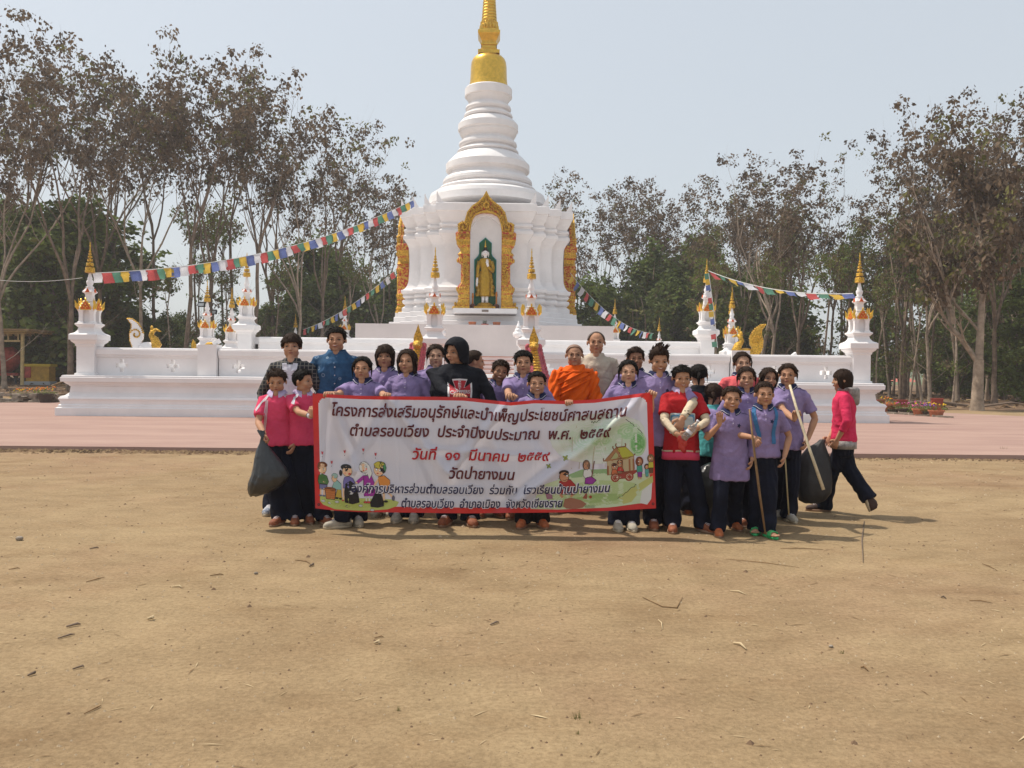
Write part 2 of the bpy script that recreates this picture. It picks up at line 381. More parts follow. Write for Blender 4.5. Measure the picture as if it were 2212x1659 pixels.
# ---- niches on the front and on both sides
def niche(front):
    """ornate gilded frame round a round-headed recess; local x right, y back, z up"""
    N_ = bpy.data.objects.new('niche', None)
    zf = 3.82
    g = G(); hw = .62; y0 = -4.15
    # white housing: two jambs, a head and the recess behind
    za = 7.02; yb = -3.0
    def arch(hw, z1, zt, n=10):
        return [(hw * cos(pi * i / n), z1 + (zt - z1) * sin(pi * i / n) ** 0.9) for i in range(n + 1)]
    inner = [(hw, zf)] + arch(hw, 6.75, 7.48) + [(-hw, zf)]
    outer = [(.86, zf)] + arch(.86, 6.9, 7.72) + [(-.86, zf)]
    for j in range(len(inner) - 1):
        (a, b), (c, d) = inner[j], inner[j + 1]; (e, f), (p, q) = outer[j], outer[j + 1]
        g.add([(a, y0, b), (c, y0, d), (p, y0, q), (e, y0, f)], [(0, 1, 2, 3)])
        g.add([(a, y0, b), (c, y0, d), (c, yb, d), (a, yb, b)], [(0, 1, 2, 3)])
        g.add([(e, y0, f), (p, y0, q), (p, yb - .4, q), (e, yb - .4, f)], [(3, 2, 1, 0)])
    g.add([(x, -3.75, z) for x, z in inner], [tuple(range(len(inner)))])
    g.box((0, -3.97, zf - .1), (1.25, .44, .1))
    return g
def pil(side, y0):
    """one gilded pilaster: stack of mouldings, widths grow outwards"""
    s = side; objs = []
    zz = lambda Y: CAM_H + (805 - (560 + Y / 2.765) / 1.4756) * 33.3 / FPX
    w = lambda d: d / 4.08 * 33.3 / FPX
    base = 0.62
    prof = [(1183, 150, 0), (1166, 145, 1), (1160, 122, 0), (1120, 100, 0), (1104, 104, 1), (1096, 96, 0), (1080, 100, 0), (1062, 92, 1), (1050, 104, 0), (1030, 112, 2), (1000, 108, 2), (985, 96, 2), (960, 78, 2), (800, 76, 2), (786, 96, 2), (768, 112, 2), (745, 100, 2), (728, 92, 1), (716, 106, 0), (700, 90, 0), (690, 84, 0), (660, 90, 1), (640, 110, 0), (600, 120, 0), (590, 124, 1), (582, 124, 2), (536, 126, 2), (524, 118, 0)]
    return prof, zz, w, base
NF = {}
def build_niche(rz, full=True):
    R = Matrix.Rotation(rz, 4, 'Z')
    dy = .0 if abs(rz) < .1 else .50
    def put(gg, name, mats, sm=False):
        gg.v = [tuple(R @ (Vector(v) + Vector((0, dy, 0)))) for v in gg.v]; return gg.build(name, mats, CH, smooth=sm)
    put(niche(True), 'niche', WHITE)
    y0 = -4.15
    for s in (-1, 1):
        prof, zz, w, base = pil(s, y0)
        g = G()
        for a, b in zip(prof[:-1], prof[1:]):
            z0, z1 = zz(a[0]), zz(b[0]); w0, w1 = w(a[1]), w(b[1]); th0, th1 = .08 + w0 * .28, .08 + w1 * .28
            xi = base
            R0 = [(s * xi, y0 + .02, z0), (s * (xi + w0), y0 + .3, z0), (s * (xi + w0), y0 - th0 * .55, z0), (s * (xi + w0 * .8), y0 - th0, z0), (s * xi, y0 - th0, z0)]
            R1 = [(s * xi, y0 + .02, z1), (s * (xi + w1), y0 + .3, z1), (s * (xi + w1), y0 - th1 * .55, z1), (s * (xi + w1 * .8), y0 - th1, z1), (s * xi, y0 - th1, z1)]
            g.loft([R0, R1], {0: 0, 1: 1, 2: 2}[a[2]])
        rnd = random.Random(3 + s)
        # raised scroll work on the red ground, petals on the mouldings
        for k in range(150):
            z = rnd.uniform(zz(975), zz(735)); x = base + rnd.uniform(.03, .26)
            g.ell((s * x, y0 - .2, z), (.028, .04, .02 + .03 * rnd.random()), 0, 6, 4, Matrix.Rotation(rnd.uniform(-1, 1), 3, 'Y'))
        for z in (zz(560), zz(548), zz(572)):
            for k in range(8): g.ell((s * (base + .04 + .055 * k), y0 - .26, z), (.022, .03, .025), 0, 6, 4)
        for z, ww in ((zz(1145), 125), (zz(620), 110), (zz(770), 108), (zz(1015), 110)):
            for k in range(6):
                g.ell((s * (base + .05 + .075 * k * ww / 120), y0 - .2 - .02 * rnd.random(), z), (.036, .05, .085), 0, 6, 5)
            for k in range(2): g.ell((s * (base + w(ww) * .98), y0 - .02 - .1 * k, z), (.05, .06, .08), 0, 6, 5)
        for k in range(60):
            z = zz(1160) + (zz(536) - zz(1160)) * k / 60; g.ell((s * (base + .02), y0 - .24, z), (.014, .03, .012), 1, 5, 3)
        put(g, 'gilded_pilaster', [GOLDORN, REDORN, REDORN])
    # arch: thick cusped band with curled ends and a pointed top
    ctr = [(-.98, 6.90), (-.90, 7.08), (-.78, 7.2), (-.74, 7.42), (-.68, 7.68), (-.5, 7.92), (-.26, 8.05), (0, 8.16), (.26, 8.05), (.5, 7.92), (.68, 7.68), (.74, 7.42), (.78, 7.2), (.90, 7.08), (.98, 6.90)]
    outer = [(-1.08, 6.80), (-1.10, 7.12), (-.98, 7.2), (-.86, 7.16), (-.80, 7.36), (-.74, 7.6), (-.56, 7.84), (-.30, 8.02), (-.12, 8.2), (0, 8.42)]
    inn = [(-.62, 6.84), (-.60, 7.02), (-.58, 7.14), (-.555, 7.22), (-.53, 7.3), (-.5, 7.38), (-.42, 7.48), (-.26, 7.55), (-.12, 7.575), (0, 7.58)]
    outer = outer + [(-x, z) for x, z in outer[-2::-1]]; inn = inn + [(-x, z) for x, z in inn[-2::-1]]
    g = G()
    def band(o, i, ya, yb, m):
        for k in range(len(o) - 1):
            A, Bq, C, D = o[k], o[k + 1], i[k + 1], i[k]
            g.add([(A[0], ya, A[1]), (Bq[0], ya, Bq[1]), (C[0], ya, C[1]), (D[0], ya, D[1])], [(0, 1, 2, 3)], m)
            g.add([(A[0], ya, A[1]), (Bq[0], ya, Bq[1]), (Bq[0], yb, Bq[1]), (A[0], yb, A[1])], [(3, 2, 1, 0)], m)
            g.add([(D[0], ya, D[1]), (C[0], ya, C[1]), (C[0], yb, C[1]), (D[0], yb, D[1])], [(0, 1, 2, 3)], m)
    band(outer, inn, y0 - .16, y0 + .05, 1)
    lerp = lambda p, q, t: (p[0] + (q[0] - p[0]) * t, p[1] + (q[1] - p[1]) * t)
    for t0, t1 in ((0, .17), (.86, 1.0)):
        band([lerp(p, q, t0) for p, q in zip(outer, inn)], [lerp(p, q, t1) for p, q in zip(outer, inn)], y0 - .21, y0 - .1, 0)
    rnd = random.Random(11)
    mid = [lerp(p, q, .5) for p, q in zip(outer, inn)]
    for k in range(len(mid) - 1):
        for t in np.linspace(0, 1, 7):
            p = lerp(mid[k], mid[k + 1], t); wdt = math.dist(outer[k], inn[k])
            for _ in range(3):
                g.ell((p[0] + rnd.uniform(-.25, .25) * wdt, y0 - .18, p[1] + rnd.uniform(-.25, .25) * wdt), (.03, .05, .018 + .03 * rnd.random()), 0, 6, 4, Matrix.Rotation(rnd.uniform(-1.5, 1.5), 3, 'Y'))
    for k in range(len(outer) - 1):
        for t in np.linspace(0, 1, 5):
            p = lerp(outer[k], outer[k + 1], t); g.ell((p[0], y0 - .1, p[1]), (.028, .05, .035), 0, 6, 4)
    for k in range(9):   # rosette
        a = 2 * pi * k / 9; g.ell((.09 * cos(a), y0 - .22, 7.88 + .11 * sin(a)), (.05, .03, .05), 0, 6, 4)
    for s in (-1, 1):
        for k in range(14):
            a = k * .55; r = .20 * (1 - k / 16); g.ell((s * (.86 + r * cos(a)), y0 - .22, 7.0 + r * sin(a)), (.04, .04, .04), 0, 6, 4)
    put(g, 'gilded_arch', [GOLDORN, REDORN])
for rz in (0, pi / 2, -pi / 2): build_niche(rz)
# small plaque and ledge under the front niche
g = G().box((0, -4.42, 3.72), (.13, .012, .04)); g.build('plaque', M('dark_plaque', (.2, .16, .14), .5), CH)

# ---- standing Buddha image in the front niche
def tq(u, v, z): return T(u + .06, 14.7 + v, z)
BU = thing('buddha_statue', 'standing Buddha statue in golden robe with raised left hand inside the front niche', 'statue', tq(-.02, -3.97, 3.84), TH)
g = G().sq([(.42, 0), (.42, .05), (.34, .06)]).lathe([(.33, .06), (.35, .1), (.3, .16), (.25, .2), (.22, .22)], 24); g.build('lotus_base', GOLDORN, BU)
WHITEST = M('white_statue_skin', (.80, .78, .77), .35)
g = G()
for s in (-1, 1):
    g.tube([(s * .075, 0, .22), (s * .075, 0, .50)], [.062, .07], 10); g.ell((s * .085, -.06, .25), (.055, .12, .04))
g.build('feet', WHITEST, BU, True)
# robe body
rb = [(.20, .10, .48), (.205, .115, .60), (.21, .12, .9), (.215, .12, 1.15), (.20, .115, 1.35), (.165, .10, 1.5), (.19, .11, 1.65), (.235, .125, 1.83), (.25, .12, 1.9), (.20, .10, 1.97), (.09, .08, 2.0)]
g = G().loft([[(a * cos(t), b * sin(t) * (1 + .05 * cos(8 * t)), z) for t in [2 * pi * k / 40 for k in range(40)]] for a, b, z in rb])
# arms and the flaring hem
g.tube([(-.24, 0, 1.88), (-.29, 0, 1.6), (-.30, -.02, 1.4), (-.31, -.04, 1.22)], [.075, .07, .06, .055], 12)
g.tube([(.24, 0, 1.88), (.31, .0, 1.62), (.30, -.06, 1.48), (.16, -.17, 1.60), (.12, -.2, 1.66)], [.08, .08, .075, .06, .05], 12)
g.build('robe', GOLDM, BU, True)
g = G()
for s in (-1, 1):
    rows = []
    for k in range(26):
        t = k / 25; z = 1.5 - 1.0 * t; out = .22 + .17 * t ** .7 + (.03 * sin(t * 22) if t > .45 else 0)
        if s > 0: out += .02
        if t > .93: out *= .9
        rows.append([(s * .15, .02, z), (s * (.15 + out) * .5, .02 + .03 * sin(t * 40), z), (s * out, .0 + .05 * sin(t * 30), z - .02), (s * (.15 + out) * .5, .06, z)])
    g.loft(rows)
g.build('robe_hem', GOLDM, BU, True)
g = G(); g.tube([(-.31, -.04, 1.24), (-.32, -.05, 1.1), (-.33, -.05, 1.02)], [.04, .045, .03], 8)
for k in range(4): g.tube([(-.36 + .022 * k, -.05, 1.04), (-.355 + .02 * k, -.05, .88)], [.014, .008], 6)
g.tube([(-.30, -.06, 1.1), (-.28, -.07, 1.02)], [.014, .01], 6); g.build('hand', WHITEST, BU, True)
g = G(); g.tube([(.12, -.2, 1.65), (.09, -.23, 1.74), (.085, -.23, 1.82)], [.045, .052, .04], 8)
for k in range(4): g.tube([(.05 + .024 * k, -.235, 1.80), (.045 + .023 * k, -.235, 1.94 - .01 * abs(k - 1.5))], [.014, .009], 6)
g.tube([(.06, -.23, 1.74), (.02, -.24, 1.83)], [.015, .01], 6); g.build('hand', WHITEST, BU, True)
g = G().lathe([(.07, 1.98), (.065, 2.06)], 14).ell((0, -.01, 2.20), (.115, .12, .155), 0, 20, 14).ell((0, -.125, 2.19), (.018, .025, .04), 0, 6, 5)
for s in (-1, 1): g.tube([(s * .12, 0, 2.26), (s * .135, 0, 2.16), (s * .12, 0, 2.04)], [.02, .024, .012], 6)
g.build('head', WHITEST, BU, True)
G().box((0, -.125, 2.145), (.028, .006, .006)).build('mouth', M('statue_lips', (.5, .1, .08), .5), BU)
for s in (-1, 1): G().ell((s * .045, -.118, 2.225), (.022, .01, .006), 0, 8, 4).build('eye', BLACKP, BU)
g = G().ell((0, .015, 2.27), (.125, .125, .11), 0, 18, 10).ell((0, .01, 2.40), (.06, .06, .06), 0, 12, 8); g.build('hair', BLACKP, BU, True)
G().lathe([(.045, 2.44), (.03, 2.5), (.022, 2.58), (.004, 2.72)], 10).build('flame_finial', GOLD, BU, True)
# green backing board
bd = [(-.42, .1), (-.42, 1.95), (-.28, 2.1), (-.24, 2.2), (-.24, 2.62), (0, 2.84), (.24, 2.62), (.24, 2.2), (.28, 2.1), (.42, 1.95), (.42, .1)]
BBd = thing('statue_backing', 'dark green glittering board standing behind the Buddha statue', 'board', tq(-.02, -3.83, 3.83), TH)
G().prism(bd, 0, .05, lambda a, b, t: (a, t, b)).build('panel', GREENG, BBd)
G().prism([(a * 1.06, b + (.03 if b > 1 else 0)) for a, b in bd], .051, .07, lambda a, b, t: (a, t, b)).build('rim', M('teal_rim', (.05, .35, .4), .4), BBd)
# small offerings
for i, (dx, h) in enumerate(((-.50, .62), (.44, .68))):
    t = thing('brass_offering', 'small dark candle holder with tall tip %s of the Buddha statue in the niche' % ('left', 'right')[i], 'candle holder', tq(dx, -4.06, 3.822), TH)
    G().lathe([(.13, 0), (.14, .04), (.10, .06), (.12, .12), (.09, .17), (.04, .2)], 12).build('bowl', M('dark_brass', (.16, .07, .05), .5, var=(20, .4)), t)
    G().lathe([(.03, .2), (.025, h * .7), (.045, h * .75), (.03, h)], 8).build('stem', M('orange_candle', (.55, .2, .04), .5), t)
for i, (X, r, lab) in enumerate(((900, .155, 'left terracotta dish on the ledge below the Buddha niche'), (1114, .155, 'right terracotta dish on the ledge below the Buddha niche'))):
    p = px((1180 + X / 2.765) / 1.4756, 696, 32.4)
    t = thing('offering_dish', lab, 'dish', (p.x, 32.4, 3.14), 0)
    G().lathe([(r * .72, 0), (r * .9, .03), (r * .95, .10), (r * 1.05, .115), (r * 1.0, .13), (r * .85, .12), (r * .8, .06), (.01, .05)], 20).build('bowl', TERRA, t)
p = px((1180 + 1010 / 2.765) / 1.4756, 696, 32.4)
t = thing('incense_burner', 'dark patterned incense pot on a red saucer below the Buddha niche', 'pot', (p.x, 32.4, 3.14), 0)
G().lathe([(.10, 0), (.14, .02), (.15, .05), (.02, .05)], 20).build('saucer', M('red_saucer', (.4, .08, .05), .5), t)
G().lathe([(.05, .05), (.085, .08), (.09, .13), (.075, .16), (.09, .18), (.07, .18), (.06, .12)], 16).build('pot', M('dark_glaze', (.05, .07, .06), .3, var=(30, .8), col2=(.3, .32, .3)), t)

# ---- terraces
OT = thing('outer_terrace', 'long white moulded terrace base with low wall around the stupa', 'terrace', T(0, 0), TH)
HW = 10.33; DEP = 26.5; GAPL, GAPR = -1.75, 1.75
# moulded plinth: profile (outset, z) going up
plp = [(.55, 0), (.55, .20), (.50, .22), (.50, .27), (.46, .30), (.47, .38), (.50, .44), (.46, .50), (.38, .52), (.30, .60), (.28, .76), (.31, .77), (.31, .79), (.36, .82), (.40, .86), (.40, .875), (.46, .88), (.47, .99), (.44, 1.0), (.44, 1.04), (.40, 1.05)]
def rect(hw, y0, y1, o, z): return [(-hw - o, y0 - o, z), (hw + o, y0 - o, z), (hw + o, y1 + o, z), (-hw - o, y1 + o, z)]
G().loft([rect(HW, -.15, DEP, o, z + SL) for o, z in plp]).build('plinth', WHITE, OT)
FL = 1.05 + SL  # terrace floor
def balustrade(x0, x1, y, zb, h, crosses, parent, rot=0, pos=(0, 0)):
    """pierced wall along x with a moulded rail; crosses every ~1.15 m"""
    R = Matrix.Rotation(rot, 4, 'Z')
    g = G(); th = .09; zt = zb + h * .72
    L = x1 - x0
    ncr = max(1, int(round(L / 1.14))) if crosses else 0
    xsq = [x0]; kinds = []
    for k in range(ncr):
        c = x0 + L * (k + .5) / ncr
        xsq += [c - .165, c - .055, c + .055, c + .165]
    xsq.append(x1)
    zc_ = zb + h * .36; zs = [zb, zc_ - .165, zc_ - .055, zc_ + .055, zc_ + .165, zt]
    nxs, nzs = len(xsq) - 1, 5
    def solid(i, j):
        if i < 0 or j < 0 or i >= nxs or j >= nzs: return None
        if not ncr or i == nxs - 0: return True
        q = (i - 1) % 4 if i >= 1 else 3
        if i == 0: return True
        if q == 3: return True
        if q in (0, 2): return j != 2
        return j not in (1, 2, 3)
    for i in range(nxs):
        for j in range(nzs):
            a, b, c, d = xsq[i], xsq[i + 1], zs[j], zs[j + 1]
            if solid(i, j):
                g.add([(a, y - th, c), (b, y - th, c), (b, y - th, d), (a, y - th, d)], [(0, 1, 2, 3)])
                g.add([(a, y + th, c), (b, y + th, c), (b, y + th, d), (a, y + th, d)], [(3, 2, 1, 0)])
                for (ii, jj, P1, P2) in ((i - 1, j, (a, c), (a, d)), (i + 1, j, (b, d), (b, c)), (i, j - 1, (b, c), (a, c)), (i, j + 1, (a, d), (b, d))):
                    if solid(ii, jj) is False:
                        g.add([(P1[0], y - th, P1[1]), (P2[0], y - th, P2[1]), (P2[0], y + th, P2[1]), (P1[0], y + th, P1[1])], [(0, 1, 2, 3)])
    g.v = [tuple(R @ Vector(v) + Vector((pos[0], pos[1], 0))) for v in g.v]
    g.build('wall_panel', WHITE, parent)
    r = G(); pr = [(.10, zt - .05), (.13, zt - .04), (.13, zt), (.16, zt + .015), (.17, zt + .02), (.17, zt + (h * .28) * .72), (.15, zt + (h * .28) * .76), (.15, zt + h * .28 * .86), (.12, zt + h * .28 * .9), (.11, zb + h)]
    r.loft([[(x0, y - w, z), (x1, y - w, z), (x1, y + w, z), (x0, y + w, z)] for w, z in pr])
    # low skirting
    r.v = [tuple(R @ Vector(v) + Vector((pos[0], pos[1], 0))) for v in r.v]
    r.build('rail', WHITE, parent)
def pier(x, y, z0, z1, w, parent):
    G().sq([(w, z0), (w, z1)], (x, y, 0)).build('pier', WHITE, parent)
PX1, PX2 = -7.15, 7.05
for a, b in ((-HW + .22, PX1 - .27), (PX1 + .27, -1.75), (1.35, PX2 - .27), (PX2 + .27, HW - .22)):
    balustrade(a, b, 0, FL, .74, True, OT)
pier(PX1, 0, FL, FL + .84, .245, OT); pier(PX2, 0, FL, FL + .84, .245, OT)
for s in (-1, 1):
    rot = pi / 2
    balustrade(.3, 8.7, 0, FL, .74, True, OT, rot=rot, pos=(s * HW, 0)); balustrade(12.2, DEP - .3, 0, FL, .74, True, OT, rot=rot, pos=(s * HW, 0))
balustrade(-HW + .3, HW - .3, DEP, FL, .74, True, OT)
# inner, higher terrace
IT = thing('inner_terrace', 'second higher white terrace wall directly around the stupa', 'terrace', T(0, 6.1), TH)
HI, DI, FI = 7.75, 15.5, 1.75
G().loft([rect(HI, -.1, DI, o, z) for o, z in ((.42, FL - .01), (.42, FL + .14), (.36, FL + .17), (.30, FL + .24), (.22, FL + .28), (.2, FL + .5), (.26, FL + .54), (.32, FL + .57), (.33, FI - .01), (.3, FI))]).build('plinth', WHITE, IT)
balustrade(-HI + .22, -1.62, 0, FI, .68, False, IT); balustrade(1.62, HI - .22, 0, FI, .68, False, IT)
for s in (-1, 1): balustrade(.2, DI - .2, 0, FI, .68, False, IT, rot=pi / 2, pos=(s * HI, 0))
balustrade(-HI + .2, HI - .2, DI, FI, .68, False, IT)
for s in (-1, 1): pier(s * 1.45, 0, FI, FI + .74, .17, IT)
# stairs, terracotta treads
ST = thing('front_stairs', 'front stairway with terracotta treads rising between the naga balustrades', 'stairs', T(-.2, 0), TH)
for k in range(7):
    G().box((0, -2.35 + .3 * k, SL + .08 + .16 * k / 1.07 * .5), (1.25, .15, .08 + .16 * k / 1.07 * .5)).build('step', WHITE, ST)
    G().box((0, -2.36 + .3 * k, SL + .175 + .15 * k), (1.24, .15, .012)).build('tread', TERRA, ST)
for k in range(5):
    G().box((0, 4.6 + .3 * k, FL + .07 + .07 * k), (1.3, .15, .07 + .07 * k)).build('step', WHITE, ST)
    G().box((0, 4.59 + .3 * k, FL + .151 + .14 * k), (1.29, .15, .012)).build('tread', TERRA, ST)

# ---- crowned posts
def make_post(label, loc, shaft=True):
    t = thing('crowned_post', label, 'post', loc, TH, 'white crowned posts with golden spires on the terraces')
    G().sq([(.27, 0), (.27, .05), (.235, .06), (.235, .80), (.26, .82), (.26, .86), (.3, .90), (.34, .94), (.34, .97), (.375, .98), (.375, 1.12), (.35, 1.14), (.34, 1.15)]).build('shaft', WHITE, t)
    G().sq([(.33, 1.15), (.27, 1.18), (.22, 1.25), (.20, 1.32), (.25, 1.38), (.27, 1.40), (.27, 1.43), (.23, 1.45)]).build('neck', WHITE, t)
    g = G()   # redented shrine body with four corner colonnettes and slots
    g.box((0, 0, 1.64), (.12, .12, .19))
    for i in (-1, 1):
        for j in (-1, 1):
            g.sq([(.075, 1.45), (.075, 1.48), (.055, 1.50), (.05, 1.66), (.06, 1.76), (.085, 1.82), (.085, 1.84)], (i * .145, j * .145, 0))
    g.sq([(.19, 1.82), (.21, 1.86), (.15, 1.98), (.11, 2.05)]); g.build('shrine_body', WHITE, t)
    for k in range(4):
        R = Matrix.Rotation(k * pi / 2, 3, 'Z'); g = G()
        tri = [(-.14, 1.81), (.14, 1.81), (.15, 1.86), (.09, 1.96), (0, 2.09), (-.09, 1.96), (-.15, 1.86)]
        g.prism([(a * .78, 1.83 + (b - 1.81) * .8) for a, b in tri], -.245, -.235, lambda a, b, y: tuple(R @ Vector((a, y, b))), 0)
        g.prism(tri, -.235, -.20, lambda a, b, y: tuple(R @ Vector((a, y, b))), 1)
        for a, b, r in ((-.13, 1.88, .03), (-.10, 1.95, .03), (-.05, 2.02, .03), (0, 2.09, .045), (.05, 2.02, .03), (.10, 1.95, .03), (.13, 1.88, .03)):
            q = R @ Vector((a, -.235, b)); g.ell(q, (r * .6, r * .6, r * 1.3), 1, 6, 4)
        for a, b in ((-.04, 1.90), (.04, 1.90), (0, 1.96), (0, 1.86)):
            q = R @ Vector((a, -.247, b)); g.ell(q, (.018, .018, .022), 1, 5, 3)
        g.build('gable', [ORANGERED, GOLD], t)
        Rd = Matrix.Rotation(k * pi / 2 + pi / 4, 3, 'Z'); g = G()
        pth = [(0, -.27, 1.80), (0, -.33, 1.90), (0, -.345, 1.98), (0, -.38, 2.08)]
        g.tube([tuple(Rd @ Vector(p)) for p in pth], [.03, .045, .03, .004], 6)
        g.tube([tuple(Rd @ Vector(p)) for p in ((0, -.29, 1.96), (0, -.27, 2.03), (0, -.29, 2.14))], [.02, .025, .003], 5)
        g.build('corner_flame', GOLD, t)
    g = G().sq([(.12, 2.04), (.13, 2.06), (.095, 2.08), (.085, 2.24), (.10, 2.28), (.13, 2.30), (.14, 2.33), (.09, 2.40), (.07, 2.44)]); g.build('upper_shrine', WHITE, t)
    for k in range(4):
        R = Matrix.Rotation(k * pi / 2, 3, 'Z')
        G().prism([(-.06, 2.31), (.06, 2.31), (0, 2.42)], -.15, -.125, lambda a, b, y: tuple(R @ Vector((a, y, b)))).build('upper_gable', ORANGERED, t)
    G().lathe([(.09, 2.43), (.105, 2.46), (.06, 2.50), (.085, 2.56), (.09, 2.62), (.055, 2.68), (.065, 2.71), (.05, 2.74), (.035, 2.82), (.03, 2.86)], 20).build('bell_neck', WHITE2, t, True)
    z = 2.86
    for w, h, gap in ((.125, .15, .03), (.095, .10, .035), (.07, .07, .03), (.055, .06, .025), (.042, .05, .02), (.032, .05, .015)):
        G().lathe([(w * .8, z), (w, z + .01), (w * .93, z + h - .01), (w * .9, z + h), (.02, z + h + .004)], 12).build('golden_tier', GOLDORN, t)
        z += h + gap
    g = G().lathe([(.018, 2.85), (.014, 3.5), (.01, 3.72)], 6); g.ell((0, 0, 3.62), (.02, .02, .03), 0, 6, 4); g.build('golden_rod', GOLD, t)
    return t
posts = [(T(-HW, 0, FL), 'crowned post on the front left corner of the outer terrace'),
         (T(HW, 0, FL), 'crowned post on the front right corner of the outer terrace'),
         (T(-1.17, .1, FL), 'crowned post left of the front stairway'), (T(1.43, .1, FL), 'crowned post right of the front stairway'),
         (T(-8.0, 6.1, FI), 'crowned post on the front left corner of the inner terrace'),
         (T(7.72, 6.1, FI), 'crowned post on the front right corner of the inner terrace, wrapped in prayer flags'),
         (T(-HW, 9.0, FL), 'crowned post of the side stairway behind the golden naga curl on the left'),
         (T(-HW, 11.9, FL), 'crowned post half hidden behind the front left corner post of the inner terrace'),
         (Vector((px(1580, 750, 31.5).x, 31.5, FL)), 'crowned post beside the golden swan sculpture'),
         (T(HW, 12.2, FL), 'crowned post of the side stairway farther back on the right'),
         (Vector((px(745, 700, 44).x, 44, FI)), 'crowned post on the back left corner of the inner terrace'),
         (Vector((px(1328, 700, 44).x, 44, FI)), 'crowned post on the back right corner of the inner terrace'),
         (Vector((px(648, 700, 50).x, 49, FL)), 'crowned post on the back left corner of the outer terrace'),
         (Vector((px(1418, 700, 50).x, 49, FL)), 'crowned post on the back right corner of the outer terrace')]
P0 = make_post('white ' + posts[0][1], posts[0][0]); P0.scale = (1, 1, .95)
for p, l in posts[1:]: dup(P0, p, TH, 'white ' + l)
# small white onion finials at the inner gate and on the rear rail
def onion(p, label, sc=1):
    t = thing('onion_finial', label, 'finial', p, TH, 'small white onion finials')
    G().lathe([(.10, 0), (.12, .03), (.18, .06), (.20, .13), (.17, .20), (.12, .23), (.14, .26), (.11, .30), (.08, .36)], 24).build('bulb', WHITE2, t, True)
    G().lathe([(.09, .36), (.08, .40), (.05, .45), (.02, .55), (.004, .60)], 16).build('tip', WHITE2, t, True)
    return t
o1 = onion(T(-1.42, 6.1, FI + .74), 'small white onion finial behind the left gate post')
dup(o1, T(1.26, 6.1, FI + .74), TH, 'small white onion finial behind the right gate post')
for x, s, l in ((654, .8, 'white cone finial left of the blue-shirted man, first of two'), (684, .8, 'white cone finial just left of the blue-shirted man head'), (1400, .8, 'white cone finial on the far rail at right behind the children')):
    p = px(x, 727, 44.2); dup(o1, (p.x, 44.2, FI + .68), TH, l, scale=(.9, .9, 1.1))

# ---- naga balustrades beside the stairs
def naga(u, side, label):
    p = T(u, -1.0, 0)
    t = thing('naga_sculpture', label, 'sculpture', p, TH, 'naga balustrade heads')
    g = G(); pth = []; s = side
    for k in range(17):
        q = k / 16
        pth.append((s * (.30 * (1 - q) ** 1.2 - .02), -1.7 + .5 * sin(q * pi * .55) , .25 + 1.68 * q ** .8))
    rad = [.24 - .10 * (k / 16) for k in range(17)]
    g.tube(pth, rad, 12); g.build('neck', PINKSC, t, True)
    g = G()
    for k in range(22):   # golden belly plates down the front
        q = k / 22; i = q * 16; a = int(i); f = i - a; P = Vector(pth[a]).lerp(Vector(pth[min(a + 1, 16)]), f); r = .24 - .10 * q
        g.ell((P.x, P.y - r * .55, P.z), (r * .72, r * .62, .055), 0, 10, 6)
    g.build('belly_plates', GOLDORN, t, True)
    for e in (-1, 1):   # pink frill on either edge
        g = G()
        for k in range(17):
            P = Vector(pth[k]); r = rad[k]; g.ell((P.x + e * r * 1.02, P.y + .02, P.z), (.07, .05, .085), 0, 6, 5)
        g.build('frill', PINKSC, t, True)
    P = Vector(pth[-1]); g = G()
    g.ell((P.x, P.y - .12, P.z + .02), (.12, .2, .11), 0, 12, 8); g.ell((P.x, P.y - .3, P.z), (.075, .12, .05), 0, 10, 6)
    for e in (-1, 1): g.ell((P.x + e * .07, P.y - .2, P.z + .08), (.03, .04, .03), 0, 8, 5)
    g.build('head', GOLDORN, t, True)
    g = G()
    lf = [(0, 0), (.10, .05), (.12, .16), (.07, .28), (.05, .33), (0, .5), (-.05, .33), (-.08, .27), (-.11, .15), (-.09, .04)]
    g.prism(lf, -.03, .04, lambda a, b, y: (P.x + a, P.y + y, P.z + .02 + b)); g.build('crest', GOLDORN, t)
    return t
naga(-1.42, -1, 'golden and pink naga serpent head rearing at the left of the stairway'); naga(1.42, 1, 'golden and pink naga serpent head rearing at the right of the stairway')
